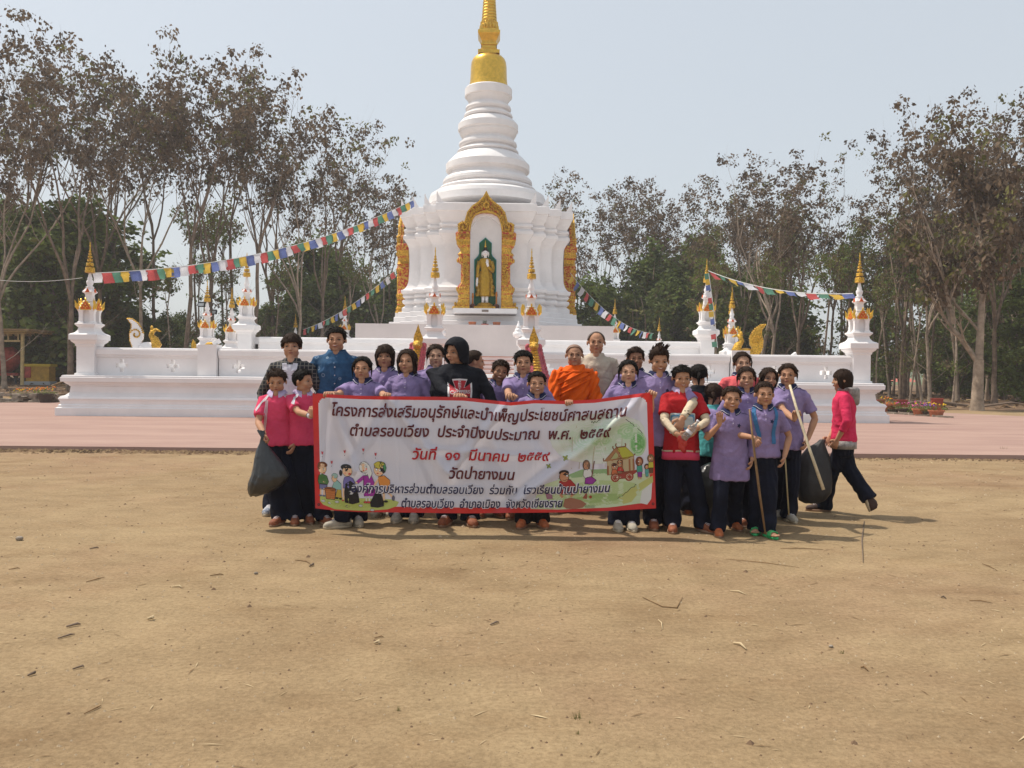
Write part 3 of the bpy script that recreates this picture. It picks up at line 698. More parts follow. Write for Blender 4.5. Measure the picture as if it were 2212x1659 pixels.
# ---- hamsa swans with big curled tails
def swan(p, rz, back_white, label):
    t = thing('swan_sculpture', label, 'sculpture', p, rz)
    mt = GOLDORN; mw = WHITE2 if back_white else GOLDORN
    g = G(); g.tube([(-.28, 0, .05), (-.36, 0, .2), (-.30, 0, .36), (-.20, 0, .48), (-.24, 0, .60), (-.33, 0, .66)], [.14, .16, .12, .08, .075, .05], 10)
    g.tube([(-.33, 0, .66), (-.44, 0, .62), (-.50, 0, .60)], [.05, .03, .01], 8); g.ell((-.22, 0, .70), (.05, .04, .09), 0, 8, 6)
    g.build('neck', GOLDORN if not back_white else GOLDORN, t, True)
    g = G(); g.ell((-.10, 0, .10), (.30, .16, .17), 0, 14, 10); g.build('body', mw, t, True)
    tail = [(.02, 0), (.18, .06), (.30, .0), (.36, .14), (.42, .3), (.43, .5), (.38, .7), (.38, .82), (.50, .98), (.36, .97), (.2, .85), (.08, .68), (.03, .5), (.04, .36), (.10, .28), (.08, .15)]
    g = G(); g.prism(tail, -.05, .05, lambda a, b, y: (a, y, b)); g.build('tail', mw, t)
    g = G(); rnd = random.Random(5)
    for k in range(16):
        a = .4 + k * .42; r = .17 * (1 - k / 20)
        g.ell((.24 + r * cos(a), -.06, .50 + r * sin(a)), (.03, .03, .03), 0, 6, 4)
    for k in range(28):
        q = k / 27; i = q * 9; A = tail[3 + min(int(i), 8)]; Bq = tail[4 + min(int(i), 8)]; f = i - int(i)
        g.ell((A[0] + (Bq[0] - A[0]) * f, 0, A[1] + (Bq[1] - A[1]) * f), (.035, .07, .035), 0, 6, 4)
    g.build('tail_scrolls', GOLDORN, t)
    return t
p = px(1616, 770, 25.5); swan((p.x, 25.5, FL + .75), -.1, False, 'golden swan sculpture with tall curled tail at the right')
p = px(312, 752, 24.5); s_ = swan((p.x, 24.5, FL + .72), .1, True, 'swan sculpture seen from its white back with golden neck at the left'); s_.scale = (-.95, 1, .95)
# golden naga tails of the left side stairway
t = thing('naga_tail', 'golden naga tail curling over the left side wall', 'sculpture', px(420, 752, 25), 0)
g = G(); g.tube([(0, 0, .0), (.12, 0, -.04), (.28, 0, .02), (.42, 0, .13), (.62, 0, .14), (.8, 0, .02)], [.03, .05, .06, .06, .05, .04], 8)
g.build('curl', GOLDORN, t, True)
G().prism([(-.08, -.03), (.02, -.04), (.06, .08), (.01, .2), (-.04, .26), (-.08, .12)], -.03, .03, lambda a, b, y: (a, y, b)).build('tip', GOLDORN, t)
# floodlights on the rail
for i, (x, y) in enumerate(((1714, 778), (1746, 780), (468, 748))):
    p = px(x, y, 24.2 if i < 2 else 23)
    t = thing('floodlight', ('white square floodlight on the right wall top, the left and larger one', 'small white floodlight on the right wall top near the corner post', 'white floodlight on the left terrace wall beside the golden tail')[i], 'floodlight', p, .6)
    s = (1, .6, .9)[i]
    G().box((0, 0, .12 * s), (.12 * s, .03, .07 * s), R=Matrix.Rotation(-.5, 3, 'Y')).build('housing', WHITE2, t)
    G().box((0, 0, .02), (.03, .03, .06)).build('bracket', CORD, t)

# ---- prayer flags
FC = {c: M('flag_' + c, v, .8, var=(9, .15), trans=.45) for c, v in (('blue', (.13, .17, .38)), ('white', (.60, .60, .63)), ('red', (.48, .09, .09)), ('green', (.10, .24, .17)), ('yellow', (.60, .40, .07)))}
SEQ = ['blue', 'white', 'red', 'green', 'yellow']
FM = {}
def flag_mesh(c, k):
    if (c, k) not in FM:
        rnd = random.Random(k * 7 + 1); g = G(); n = 4
        vs = []
        for j in range(n + 1):
            for i in range(n + 1):
                a, b = i / n - .5, -j / n
                vs.append((a * (1 - .06 * (-b) * rnd.random()) + .10 * b * (k % 3 - 1), (.10 * sin(3 * a + k) * (-b) + .06 * sin(5 * b + k)), b * (1 - .04 * k % .1)))
        g.add(vs, [(j * (n + 1) + i, j * (n + 1) + i + 1, (j + 1) * (n + 1) + i + 1, (j + 1) * (n + 1) + i) for j in range(n) for i in range(n)])
        FM[(c, k)] = g.mesh('flag', FC[c], True)
    return FM[(c, k)]
def flag_string(A, Bp, sag, n, size, start, label, tilt=0.0, gap=1.06, t0=0.0):
    A = Vector(A); Bp = Vector(Bp)
    t = thing('prayer_flag_string', label, 'flags', A)
    def P(q): return A.lerp(Bp, q) + Vector((0, 0, -sag * 4 * q * (1 - q)))
    G().tube([tuple(P(k / 30) - A) for k in range(31)], .012, 4).build('cord', CORD, t)
    rnd = random.Random(start)
    for k in range(n):
        q = t0 + (k + .5) / n * (1 - t0); p = P(q); d = P(min(q + .01, 1)) - P(max(q - .01, 0)); yaw = atan2(d.y, d.x)
        o = link('flag', flag_mesh(SEQ[(k + start) % 5], rnd.randrange(6)), t, p - A, (tilt + rnd.uniform(-.2, .2), -atan2(d.z, math.hypot(d.x, d.y)) * (1 if True else 0), yaw + rnd.uniform(-.15, .15)), (size * rnd.uniform(.9, 1.2), size, size * rnd.uniform(.85, 1.1)))
A = px(200, 590, 22.4); Bq = px(893, 432, 33.6)
flag_string(A, Bq, .62, 50, .31, 1, 'long prayer flag string rising from the left corner post to the stupa cornice')
flag_string(px(655, 712, 44), px(864, 574, 36), .35, 22, .30, 2, 'prayer flag string rising from the far left corner to the side niche')
flag_string(px(1232, 590, 35), px(1412, 720, 46), .6, 20, .36, 4, 'prayer flag string dropping from the right side niche to the far corner', tilt=.5)
flag_string(px(1530, 585, 28.3), px(1842, 634, 22.6), .25, 14, .34, 2, 'prayer flag string between the two right-hand crowned posts', tilt=1.0)
# flags wound round the inner right post
flag_string(px(1531, 590, 28.1), px(1550, 752, 28.0), -.12, 11, .17, 3, 'prayer flags hanging down the side of the inner right post')
A = px(-40, 601, 24); Bq = px(178, 600, 22.5)
o = G().tube([tuple(A.lerp(Bq, k / 10) - Vector((0, 0, .1 * 4 * (k / 10) * (1 - k / 10)))) for k in range(11)], .006, 4).build('wire', CORD, label='thin grey wire running from the left edge to the corner post', cat='wire')
# ================================================================ trees
def make_trunk(seed, H, spread, fork, r0, nmain=4, lean=0.0, density=1.0, sides=5):
    """slender upward-reaching tree; returns branch geometry and twig tips"""
    rnd = random.Random(seed); g = G(); tips = []
    def limb(p, d, L, r, lev):
        n = max(3, int(L / (.9 if lev < 2 else .5))); path = [p]; rad = [r]
        q = p.copy(); dd = d.copy()
        for k in range(n):
            up = .10 if lev else .05
            dd = (dd + Vector((rnd.gauss(0, .10), rnd.gauss(0, .10), up + rnd.gauss(0, .05)))).normalized()
            q = q + dd * (L / n); path.append(q.copy()); rad.append(r * (1 - .72 * (k + 1) / n))
        g.tube(path, rad, sides if lev < 2 else 3, 0, False)
        if lev >= 3 or L < .8:
            for k in range(1, n + 1): tips.append((path[k], dd))
            return
        nb = {0: 0, 1: 4, 2: 4}[lev] if lev else 0
        if lev:
            nb = int(nb * density + rnd.random())
            for k in range(nb):
                t = .35 + .6 * (k + rnd.random()) / nb; i = min(int(t * n), n - 1); P = path[i].lerp(path[i + 1], t * n - i)
                a = rnd.uniform(0, 2 * pi); side = Vector((cos(a), sin(a), 0)); nd = (dd * .75 + side * .75 + Vector((0, 0, .35))).normalized()
                limb(P, nd, L * rnd.uniform(.38, .6), rad[i] * .5, lev + 1)
            limb(path[-1], dd, L * .45, rad[-1], lev + 1)
    # trunk up to the fork
    n = 6; path = [Vector((0, 0, -.2))]; a0 = rnd.uniform(0, 2 * pi); dd = Vector((lean * cos(a0), lean * sin(a0), 1)).normalized()
    for k in range(n):
        dd = (dd + Vector((rnd.gauss(0, .04), rnd.gauss(0, .04), .05))).normalized(); path.append(path[-1] + dd * (fork + .2) / n)
    g.tube(path, [r0 * 1.35] + [r0 * (1 - .35 * (k + 1) / n) for k in range(n)], 8, 0, False)
    top = path[-1]; rem = H - fork
    for k in range(nmain):
        a = a0 + 2 * pi * k / nmain + rnd.uniform(-.4, .4); sp = spread * rnd.uniform(.5, 1.1) * (0 if k == 0 else 1)
        nd = Vector((cos(a) * sp, sin(a) * sp, 1)).normalized()
        limb(top, nd, rem * rnd.uniform(.68, .82), r0 * .55, 1)
    # a few low side twigs
    for k in range(3):
        i = rnd.randrange(2, n); a = rnd.uniform(0, 2 * pi); limb(path[i], Vector((cos(a), sin(a), .7)).normalized(), rem * .25, r0 * .2, 2)
    return g, tips
def leaf_mesh(name, pts, rng, n, size, spreadr, mats, wts, droop=1.0, per=20):
    """n drooping leaves scattered in small clusters round the given tips"""
    T_ = np.array([tuple(p) for p in pts]); ncl = max(1, n // per)
    idx = rng.integers(0, len(T_), ncl); cen = T_[idx] + rng.normal(0, spreadr, (ncl, 3)) * (1, 1, .7)
    c = np.repeat(cen, per, 0)[:n] + rng.normal(0, size * .95, (min(n, ncl * per), 3)); n = len(c)
    d = rng.normal(0, 1, (n, 3)); d[:, 2] = -abs(d[:, 2]) * 1.2 * droop - .5 * droop + (0 if droop else 0); d /= np.linalg.norm(d, axis=1)[:, None]
    w = np.cross(d, rng.normal(0, 1, (n, 3))); w /= np.linalg.norm(w, axis=1)[:, None]
    nn = np.cross(d, w); L = (size * rng.uniform(.45, 1.7, n) ** 1.1)[:, None]; Wd = L * rng.uniform(.22, .36, n)[:, None]
    V = np.stack([c, c + d * L * .5 + w * Wd + nn * L * .08, c + d * L, c + d * L * .5 - w * Wd + nn * L * .08], 1).reshape(-1, 3)
    me = bpy.data.meshes.new(name); F = np.arange(n * 4).reshape(-1, 4)
    me.vertices.add(n * 4); me.vertices.foreach_set('co', V.astype(np.float32).ravel())
    me.loops.add(n * 4); me.loops.foreach_set('vertex_index', F.ravel().astype(np.int32))
    me.polygons.add(n); me.polygons.foreach_set('loop_start', np.arange(0, n * 4, 4, dtype=np.int32))
    for m in mats: me.materials.append(m)
    mi = rng.choice(len(mats), n, p=wts); mi = np.repeat(rng.choice(len(mats), ncl, p=wts), per)[:n]
    me.update(calc_edges=True); me.polygons.foreach_set('material_index', mi.astype(np.int32)); me.update()
    return me
DRY = []
specs = [(1, 16, .34, 4.6, .19, 4, BARK), (2, 16, .26, 6.0, .16, 4, BARK), (3, 16, .30, 7.5, .15, 4, BARK), (4, 16, .40, 4.6, .15, 5, BARKL), (5, 16, .22, 8.5, .13, 3, BARK), (6, 16, .48, 5.8, .14, 5, BARKL)]
for sd, H, sp, fk, r0, nm, bk in specs:
    g, tips = make_trunk(sd, H, sp, fk, r0 * .78, nm)
    zmin = fk + (H - fk) * .36; tips = [t[0] for t in tips]; hi = [t for t in tips if t.z > zmin]
    DRY.append((g.mesh('trunk', bk, True), leaf_mesh('crown', hi, RNG, 3300, .165, .2, [LEAFB, LEAFB2, LEAFO], [.62, .3, .08]), leaf_mesh('crown', hi, RNG, 1500, .18, .25, [LEAFB, LEAFB2, LEAFO], [.5, .3, .2])))
SLIM = []
for sd in (21, 22, 23):
    g, tips = make_trunk(sd, 11, .22, 7.4, .10, 3, lean=.05, density=.8)
    SLIM.append((g.mesh('trunk', BARKL if sd > 21 else BARK, True), leaf_mesh('crown', [t[0] for t in tips], RNG, 1500, .16, .3, [LEAFB, LEAFO, LEAFG], [.32, .33, .35], per=12)))
GREEN = []
for sd, dark in ((31, 0), (32, 1), (33, 0), (34, 1)):
    rnd = random.Random(sd); g = G(); pts = []
    for k in range(3):
        a = rnd.uniform(0, 6.28); pth = [Vector((0, 0, -.1))]
        for j in range(5): pth.append(pth[-1] + Vector((cos(a) * .22 + rnd.gauss(0, .1), sin(a) * .22 + rnd.gauss(0, .1), .8)))
        g.tube(pth, [.07 - .01 * j for j in range(6)], 5, 0, False)
    for k in range(34):
        a = rnd.uniform(0, 6.28); rr = rnd.uniform(0, 1) ** .6 * 1.95; zz = rnd.uniform(.5, 5.4); rr *= (1.1 - abs(zz - 2.6) / 4.2)
        c = Vector((cos(a) * rr, sin(a) * rr, zz)); g.tube([(c.x * .3, c.y * .3, c.z - .7), c], [.025, .01], 3, 0, False)
        s = rnd.uniform(.2, .46)
        for j in range(45):
            v = Vector((rnd.gauss(0, 1), rnd.gauss(0, 1), rnd.gauss(0, .7))).normalized() * s * rnd.uniform(.6, 1); pts.append(c + v)
    GREEN.append((g.mesh('trunk', BARK, True), leaf_mesh('crown', pts, RNG, 5600, .155, .14, [LEAFD, LEAFG, LEAFO] if dark else [LEAFG, LEAFD, LEAFO], [.62, .28, .10], droop=.35)))
PH = {}
for pr_ in DRY + SLIM + GREEN:
    zz_ = np.empty(len(pr_[1].vertices) * 3); pr_[1].vertices.foreach_get('co', zz_); PH[pr_[0].name] = float(np.percentile(zz_[2::3], 99.6))
ORD = ['first', 'second', 'third', 'fourth', 'fifth', 'sixth', 'seventh', 'eighth', 'ninth', 'tenth', 'eleventh', 'twelfth', 'thirteenth', 'fourteenth', 'fifteenth', 'sixteenth', 'seventeenth', 'eighteenth', 'nineteenth', 'twentieth', 'twenty-first', 'twenty-second', 'twenty-third', 'twenty-fourth', 'twenty-fifth']
def tree(x, d, top, proto, hnom, label, group=None, name='tree', rzs=None, wide=1.0, crown=1):
    b = px(x, 800, d); z = height(b.x, d); tp = px(x, top, d).z
    hnom = PH.get(proto[0].name, hnom); s = max(.25, (tp - z) / hnom)
    t = thing(name, label, 'tree' if name == 'tree' else 'bush', (b.x, d, z), rzs if rzs is not None else random.uniform(0, 6.28), group)
    t.scale = (s * wide, s * wide, s)
    link('trunk', proto[0], t); link('crown', proto[crown], t)
    return t
# tall dry-leaved trees of the left wood: x, distance, top
left = [(60, 50, 95, 2), (262, 56, 165, 2), (345, 52, 168, 4), (585, 52, 205, 0), (-70, 44, 120, 0), (10, 43, 75, 3), (150, 42, 66, 0), (225, 48, 85, 1), (305, 47, 170, 5), (395, 45, 128, 2), (445, 49, 122, 1), (490, 54, 165, 4), (540, 46, 172, 2), (640, 47, 225, 3), (690, 50, 232, 1), (735, 55, 260, 2), (815, 56, 355, 3), (850, 62, 392, 4), (-140, 48, 90, 1), (200, 60, 150, 5), (770, 66, 360, 0)]
names = {150: 'big forked grey tree left of the left corner post, tallest at the left', 10: 'tall brown-leaved tree at the left picture edge', 445: 'tall thin dry tree above the left terrace wall lamp pole', 640: 'broad brown-leaved tree behind the blue-shirted man', 815: 'shorter dry tree touching the left side of the stupa', 395: 'tall dry tree with narrow crown between the two left posts'}
for x, d, top, k in left:
    tree(x, d, top, DRY[k], 16.2, names.get(x, 'tall thin dry-leaved tree of the left wood, %s trunk from the left edge' % ORD[sorted(q[0] for q in left).index(x)]), 'dry-leaved trees left of the stupa', crown=1 if x in names or d < 50 else 2, wide=1.14)
right = [(1205, 58, 395, 3), (1245, 62, 400, 1), (1300, 58, 400, 0), (1355, 63, 385, 5), (1410, 60, 430, 2), (1460, 64, 480, 3), (1530, 56, 400, 1), (1590, 54, 370, 5), (1665, 48, 308, 3), (1725, 50, 340, 0), (1785, 55, 430, 2), (1620, 60, 430, 4), (1850, 60, 520, 3), (1950, 45, 300, 0), (2010, 42, 285, 3), (2070, 44, 232, 5), (2150, 41, 232, 0), (2200, 46, 260, 3), (2260, 43, 240, 1), (2330, 44, 220, 0), (1930, 55, 470, 4), (2120, 55, 330, 2)]
names = {1665: 'tall brown tree peaking between the inner right post and the right corner post', 2070: 'tall dry tree rising highest at the right side of the picture', 2260: 'tree with brown crown at the right picture edge', 1205: 'dry tree just right of the stupa body', 1355: 'tree with thin upright twigs between the stupa and the inner right post'}
for x, d, top, k in right:
    tree(x, d, top, DRY[k], 16.2, names.get(x, 'tall dry-leaved tree of the right wood, %s trunk to the right of the stupa' % ORD[sorted(q[0] for q in right).index(x)]), 'dry-leaved trees right of the stupa', wide=1.38 if x == 1665 else 1.2)
# the pale forked tree standing nearest at the right edge of the sand
g = G(); rnd = random.Random(99); tips = []
main = [(0, 0, -.2), (0.0, 0, .5), (.02, 0, 1.3), (.04, 0, 2.0)]
g.tube(main, [.30, .22, .20, .18], 10, 0, False)
def lb(p, d, L, r, lev):
    n = 5; path = [Vector(p)]; dd = Vector(d).normalized()
    for k in range(n):
        dd = (dd + Vector((rnd.gauss(0, .07), rnd.gauss(0, .07), .06))).normalized(); path.append(path[-1] + dd * L / n)
    g.tube(path, [r * (1 - .7 * k / n) for k in range(n + 1)], 8 if lev == 0 else 4, 0, False)
    if lev == 3: tips.extend(path[1:]); return
    for k in range(4 if lev else 5):
        i = rnd.randrange(1, n); a = rnd.uniform(0, 6.28); lb(path[i], dd + Vector((cos(a), sin(a), .3)) * .8, L * rnd.uniform(.4, .6), r * .4, lev + 1)
    lb(path[-1], dd, L * .5, r * .3, lev + 1)
lb((.04, 0, 2.0), (.12, .05, 1), 5.4, .16, 0); lb((0, 0, 1.9), (-.55, .1, 1), 2.6, .12, 1); lb((-.9, .1, 3.4), (-.25, 0, 1), 4.2, .10, 1)
b = px(2112, 800, 32.5)
t = thing('tree', 'pale forked tree standing alone on the sand edge at the right', 'tree', (b.x, 32.5, 0), 0)
link('trunk', g.mesh('trunk', BARKL, True), t)
link('crown', leaf_mesh('crown', [p for p in tips if p.z > 4.5], RNG, 5200, .20, .25, [LEAFB, LEAFB2, LEAFO], [.6, .25, .15]), t)
# slender poles of the plantation
rnd = random.Random(4)
for k in range(95):
    x = rnd.choice([rnd.uniform(1500, 2290), rnd.uniform(1860, 2290)]); d = rnd.uniform(39, 88)
    if 1730 < x < 1990 and d > 62: continue
    tree(x, d, rnd.uniform(440, 600), rnd.choice(SLIM), 10.8, 'slender pale-stemmed young tree in the plantation behind the right terrace', 'slender stems of the right plantation', rzs=rnd.uniform(0, 6.28))
for k in range(16):
    x = rnd.uniform(-60, 860); d = rnd.uniform(46, 70)
    tree(x, d, rnd.uniform(430, 590), rnd.choice(SLIM), 10.8, 'slender young tree among the tall trees of the left wood', 'slender stems of the left wood')
# green undergrowth
und = []
for k in range(15): und.append((rnd.uniform(-80, 175), rnd.uniform(50.5, 59), rnd.uniform(440, 680), rnd.choice([0, 1, 2, 3]), 'L'))
for k in range(20): und.append((rnd.uniform(160, 620), rnd.uniform(50, 64), rnd.uniform(640, 725), rnd.choice([1, 3, 0, 2]), 'L'))
for k in range(7): und.append((rnd.uniform(635, 745), rnd.uniform(50, 58), rnd.uniform(505, 620), rnd.choice([0, 1, 3]), 'L'))
for k in range(8): und.append((rnd.uniform(740, 880), rnd.uniform(60, 68), rnd.uniform(560, 680), rnd.choice([1, 3]), 'L'))
for k in range(19): und.append((rnd.uniform(1225, 1560), rnd.uniform(52, 68), rnd.uniform(520, 705), rnd.choice([1, 3, 3, 0]), 'R'))
for k in range(12): und.append((rnd.uniform(1540, 1690), rnd.uniform(56, 70), rnd.uniform(560, 690), rnd.choice([1, 3, 2]), 'R'))
for k in range(8): und.append((rnd.uniform(1990, 2290), rnd.uniform(50, 66), rnd.uniform(640, 730), rnd.choice([0, 1, 2]), 'R'))
for k in range(5): und.append((rnd.uniform(2190, 2290), rnd.uniform(40, 50), rnd.uniform(540, 640), 0, 'R'))
for k in range(9): und.append((rnd.uniform(1850, 2280), rnd.uniform(60, 80), rnd.uniform(600, 700), rnd.choice([0, 2]), 'R'))
for x, d, top, k, side in und:
    tree(x, d, top, GREEN[k], 5.6, 'green leafy bush in the undergrowth of the %s wood' % ('left' if side == 'L' else 'right'), 'green undergrowth of the %s wood' % ('left' if side == 'L' else 'right'), name='bush', wide=rnd.uniform(.8, 1.25))
# green crowns hanging at mid height among the right trees
for k in range(22):
    x = rnd.uniform(1480, 2290); d = rnd.uniform(50, 75)
    if 1730 < x < 1990 and d > 60: d = 58
    tree(x, d, rnd.uniform(520, 640), SLIM[k % 3], 10.8, 'slender pale-stemmed young tree in the plantation behind the right terrace', 'slender stems of the right plantation', wide=1.5)
# far wood that reads as one mass
rng = np.random.default_rng(5); pts = []
for k in range(5200):
    x = rng.uniform(-150, 130); d = rng.uniform(84, 128); xp = 1106 + x / d * FPX
    if 1640 < xp : continue
    hmax = (4.6 if x < -8 else 5.2 if xp < 1700 else 3.8) * (1 + .5 * noise.noise(Vector((x * .12, d * .1, 0))))
    pts.append((x, d, rng.uniform(0, hmax)))
me = leaf_mesh('far_wood', pts, rng, 34000, .7, .5, [LEAFD, LEAFG, LEAFB, LEAFO], [.45, .15, .25, .15], droop=.5)
tag(link('far_wood', me), 'dense dark wood far behind the standing trees', 'wood', kind='stuff')
# leaf litter and twigs under the trees
g = G()
for k in range(5200):
    x = rnd.uniform(-34, 34); y = rnd.uniform(33.5, 60); z = height(x, y) + .05; a = rnd.uniform(0, 6.28); s = rnd.uniform(.06, .18)
    dx, dy = cos(a) * s, sin(a) * s; t_ = rnd.uniform(0, .12)
    g.add([(x - dx, y - dy, z), (x + dy * .4, y - dx * .4, z + t_), (x + dx, y + dy, z + .03), (x - dy * .4, y + dx * .4, z + .02)], [(0, 1, 2, 3)], k % 3)
g.build('leaf_litter', [LEAFB, LEAFB2, WOODY], kind='stuff', label='fallen brown leaves and sticks under the trees', cat='leaf litter')

# ================================================================ left yard
b = px(48, 821, 46); zb = height(b.x, 46)
t = thing('bamboo_shelter', 'simple bamboo shelter with flat thatch roof at the left edge', 'shelter', (b.x, 46, zb), 0)
for dx, dy in ((0, 0), (-3.6, 0), (0, 3), (-3.6, 3)): G().tube([(dx, dy, 0), (dx + .02, dy, 2.9)], .10, 8).build('post', BAMB, t)
for k in range(9): G().tube([(.55, -.5 + .5 * k, 2.98), (-4.4, -.5 + .5 * k, 2.96)], .05, 6).build('rafter', BAMB, t)
for dy in (0, 3): G().tube([(.2, dy, 2.88), (-4.2, dy, 2.88)], .06, 6).build('beam', BAMB, t)
G().box((-1.9, 1.5, 3.05), (2.7, 2.2, .05)).build('thatch', WOODY, t)
G().box((-1.9, -.05, 2.45), (1.8, .03, .05)).build('lattice_bar', BAMB, t)
for k in range(7): G().box((-3.5 + .55 * k, -.05, 2.66), (.03, .03, .2)).build('lattice_post', BAMB, t)
b = px(12, 790, 47); zb = height(b.x, 47)
t = thing('cement_mixer', 'old red cement mixer under the bamboo shelter at the left edge', 'cement mixer', (b.x, 47, zb), .3)
MRED = M('faded_red_paint', (.35, .06, .04), .6, var=(5, .4)); MYEL = M('yellow_paint', (.38, .22, .03), .6, var=(4, .3))
g = G().lathe([(.15, -.7), (.45, -.6), (.72, -.15), (.72, .2), (.42, .75), (.36, .75)], 20); Rr = Matrix.Rotation(radians(55), 3, 'Y'); g.v = [tuple(Rr @ Vector(v) + Vector((0, 0, 1.35))) for v in g.v]; g.build('drum', MRED, t, True)
G().box((0, 0, .55), (.7, .3, .08)).build('frame', MRED, t)
for s in (-1, 1): G().tube([(s * .6, -.3, 0), (s * .4, 0, .6)], .05, 6).build('leg', DARKSTEEL, t); G().lathe([(.28, -.05), (.28, .05)], 14, (s * .7, .35, .28)).build('wheel', DARKSTEEL, t)
b = px(88, 800, 46.5); zb = height(b.x, 46.5)
t = thing('machine_box', 'red and yellow machine housing behind the bamboo post', 'machine', (b.x, 46.5, zb), .1)
G().box((0, 0, .62), (.62, .4, .42)).build('housing', MYEL, t); G().box((0, 0, 1.1), (.7, .45, .07)).build('lid', M('bright_yellow', (.42, .30, .02), .6), t)
G().box((-.5, -.42, .7), (.16, .03, .3)).build('red_panel', MRED, t); G().box((0, -.02, .1), (.7, .42, .1)).build('base', M('grey_paint', (.3, .32, .33), .6), t)
for k, (x, l, a) in enumerate(((108, 2.6, .5), (118, 2.2, -.6), (124, 1.8, .9), (112, 2.4, -.2))):
    b = px(x, 820, 44.5); zb = height(b.x, 44.5)
    G().tube([(b.x, 44.5, zb + .05), (b.x + l * cos(a), 44.5 + .3 * k, zb + .1 + l * abs(sin(a)) * .7)], .045, 6).build('timber_pole', WOODY, label='grey timber pole in the heap left of the corner post', cat='pole', group='timber poles heaped left of the terrace')
b = px(205, 808, 36); 
t = thing('red_crate', 'red plastic crate on the ground left of the front corner post', 'crate', (b.x - .65, 38, 0.0), .1)
G().box((0, 0, .3), (.45, .3, .3)).build('body', MRED, t); G().box((0, -.301, .3), (.3, .004, .12)).build('dark_slot', DARKSTEEL, t)
b = px(113, 820, 34); t = thing('black_bucket', 'black bucket standing beside the left end of the terrace', 'bucket', (px(176 * .98, 820, 34).x - .1, 34, 0), 0)
G().lathe([(.16, 0), (.2, .34), (.22, .35), (.2, .36), (.15, .05)], 14).build('body', DARKSTEEL, t)
# lamp poles
for i, (x, top, d) in enumerate(((443, 660, 48), (458, 676, 52))):
    b = px(x, 800, d); z = height(b.x, d); tz = px(x, top, d).z
    t = thing('lamp_pole', ('grey concrete pole with square floodlight left of the naga tail post', 'second, darker pole with small lamp just right of the concrete pole')[i], 'pole', (b.x, d, z), 0)
    G().tube([(0, 0, 0), (0, 0, tz - z)], [.13, .11], 8).build('pole', M('concrete_pole', (.36, .34, .27), .8) if i == 0 else BARK, t)
    G().box((-.15 + .3 * i, -.2, tz - z + .05), (.2, .08, .13), R=Matrix.Rotation(-.4, 3, 'X')).build('lamp', DARKSTEEL, t)
    G().box((-.15 + .3 * i, -.285, tz - z + .03), (.15, .01, .09), R=Matrix.Rotation(-.4, 3, 'X')).build('lamp_glass', M('lamp_glass', (.6, .65, .68), .15, spec=.6), t)

# ================================================================ flowers and kerb stones
def potted(p, r, h, kind, label, cols, plant=1.0):
    t = thing('flower_pot', label, 'flower pot', p, random.uniform(0, 6))
    G().lathe([(r * .7, 0), (r, h * .85), (r * 1.12, h * .86), (r * 1.12, h), (r * .95, h), (r * .9, h * .85), (.01, h * .8)], 14).build('pot', kind, t)
    g = G(); rn = random.Random(int(p[0] * 100))
    for k in range(90):
        a = rn.uniform(0, 6.28); rr = rn.uniform(0, 1) ** .5 * r * 1.5; z = h + rn.uniform(.0, .28) * plant * (1.2 - rr / (r * 1.6)); s = .05
        c = Vector((rr * cos(a), rr * sin(a), z)); u = Vector((rn.gauss(0, 1), rn.gauss(0, 1), rn.gauss(0, 1))).normalized() * s; w = u.cross(Vector((rn.gauss(0, 1), rn.gauss(0, 1), rn.gauss(0, 1)))).normalized() * s * .4
        g.add([c, c + u * .5 + w, c + u, c + u * .5 - w], [(0, 1, 2, 3)])
    g.build('leaves', LEAFG, t)
    g = G()
    for k in range(11):
        a = rn.uniform(0, 6.28); rr = rn.uniform(0, 1) ** .5 * r * 1.4; g.ell((rr * cos(a), rr * sin(a), h + (.2 + .1 * rn.random()) * plant), (.026, .026, .018), rn.randrange(len(cols)), 6, 4)
    g.build('flowers', cols, t)
FO = M('orange_marigold', (.72, .20, .01), .7); FY = M('yellow_marigold', (.75, .50, .02), .7); FP = M('pink_bloom', (.6, .12, .3), .7); FV = M('violet_bloom', (.3, .12, .5), .7)
BPOT = M('black_plastic_pot', (.05, .035, .03), .5)
for i, (x, d, nm) in enumerate(((38, 31.4, 'first'), (58, 31.2, 'second'), (76, 31.3, 'third'), (88, 31.8, 'fourth'), (100, 31.5, 'fifth'))):
    potted(gx(x, d, SL if d < 28 else .0), .19, .2, BPOT, 'marigold bush in a black pot behind the piled stones at left, %s from the left' % nm, [FO, FO, FY], 1.1)
potted(gx(129 * .98 - 28, 29.4, .05), .24, .34, BPOT, 'larger black pot of marigolds in front of the flat kerb slab at left', [FO], .8)
rnd = random.Random(12)
t = thing('stone_edging', 'pile of loose stones and slabs edging the flower bed at the left', 'stones', gx(50, 29.6), .05)
for k in range(46):
    G().box((rnd.uniform(-1.1, 1.05), rnd.uniform(-.25, .35), .05 + .09 * (k % 4)), (rnd.uniform(.08, .2), rnd.uniform(.06, .1), rnd.uniform(.035, .06)), R=Euler((rnd.uniform(-.15, .15), rnd.uniform(-.12, .12), rnd.uniform(-.5, .5))).to_matrix()).build('stone', GREYSTONE, t)
for k, (x0, x1, y, h) in enumerate(((104, 142, 30.6, .28), (100, 142, 30.0, .12))):
    a = gx(x0, y); b = gx(x1, y)
    G().box(((a.x + b.x) / 2, y, h / 2 + .01), ((b.x - a.x) / 2, .09, h / 2)).build('kerb_slab', GREYSTONE, label=('taller grey kerb slab at the left end of the terrace', 'low flat kerb slab in front of the taller one at left')[k], cat='kerb')
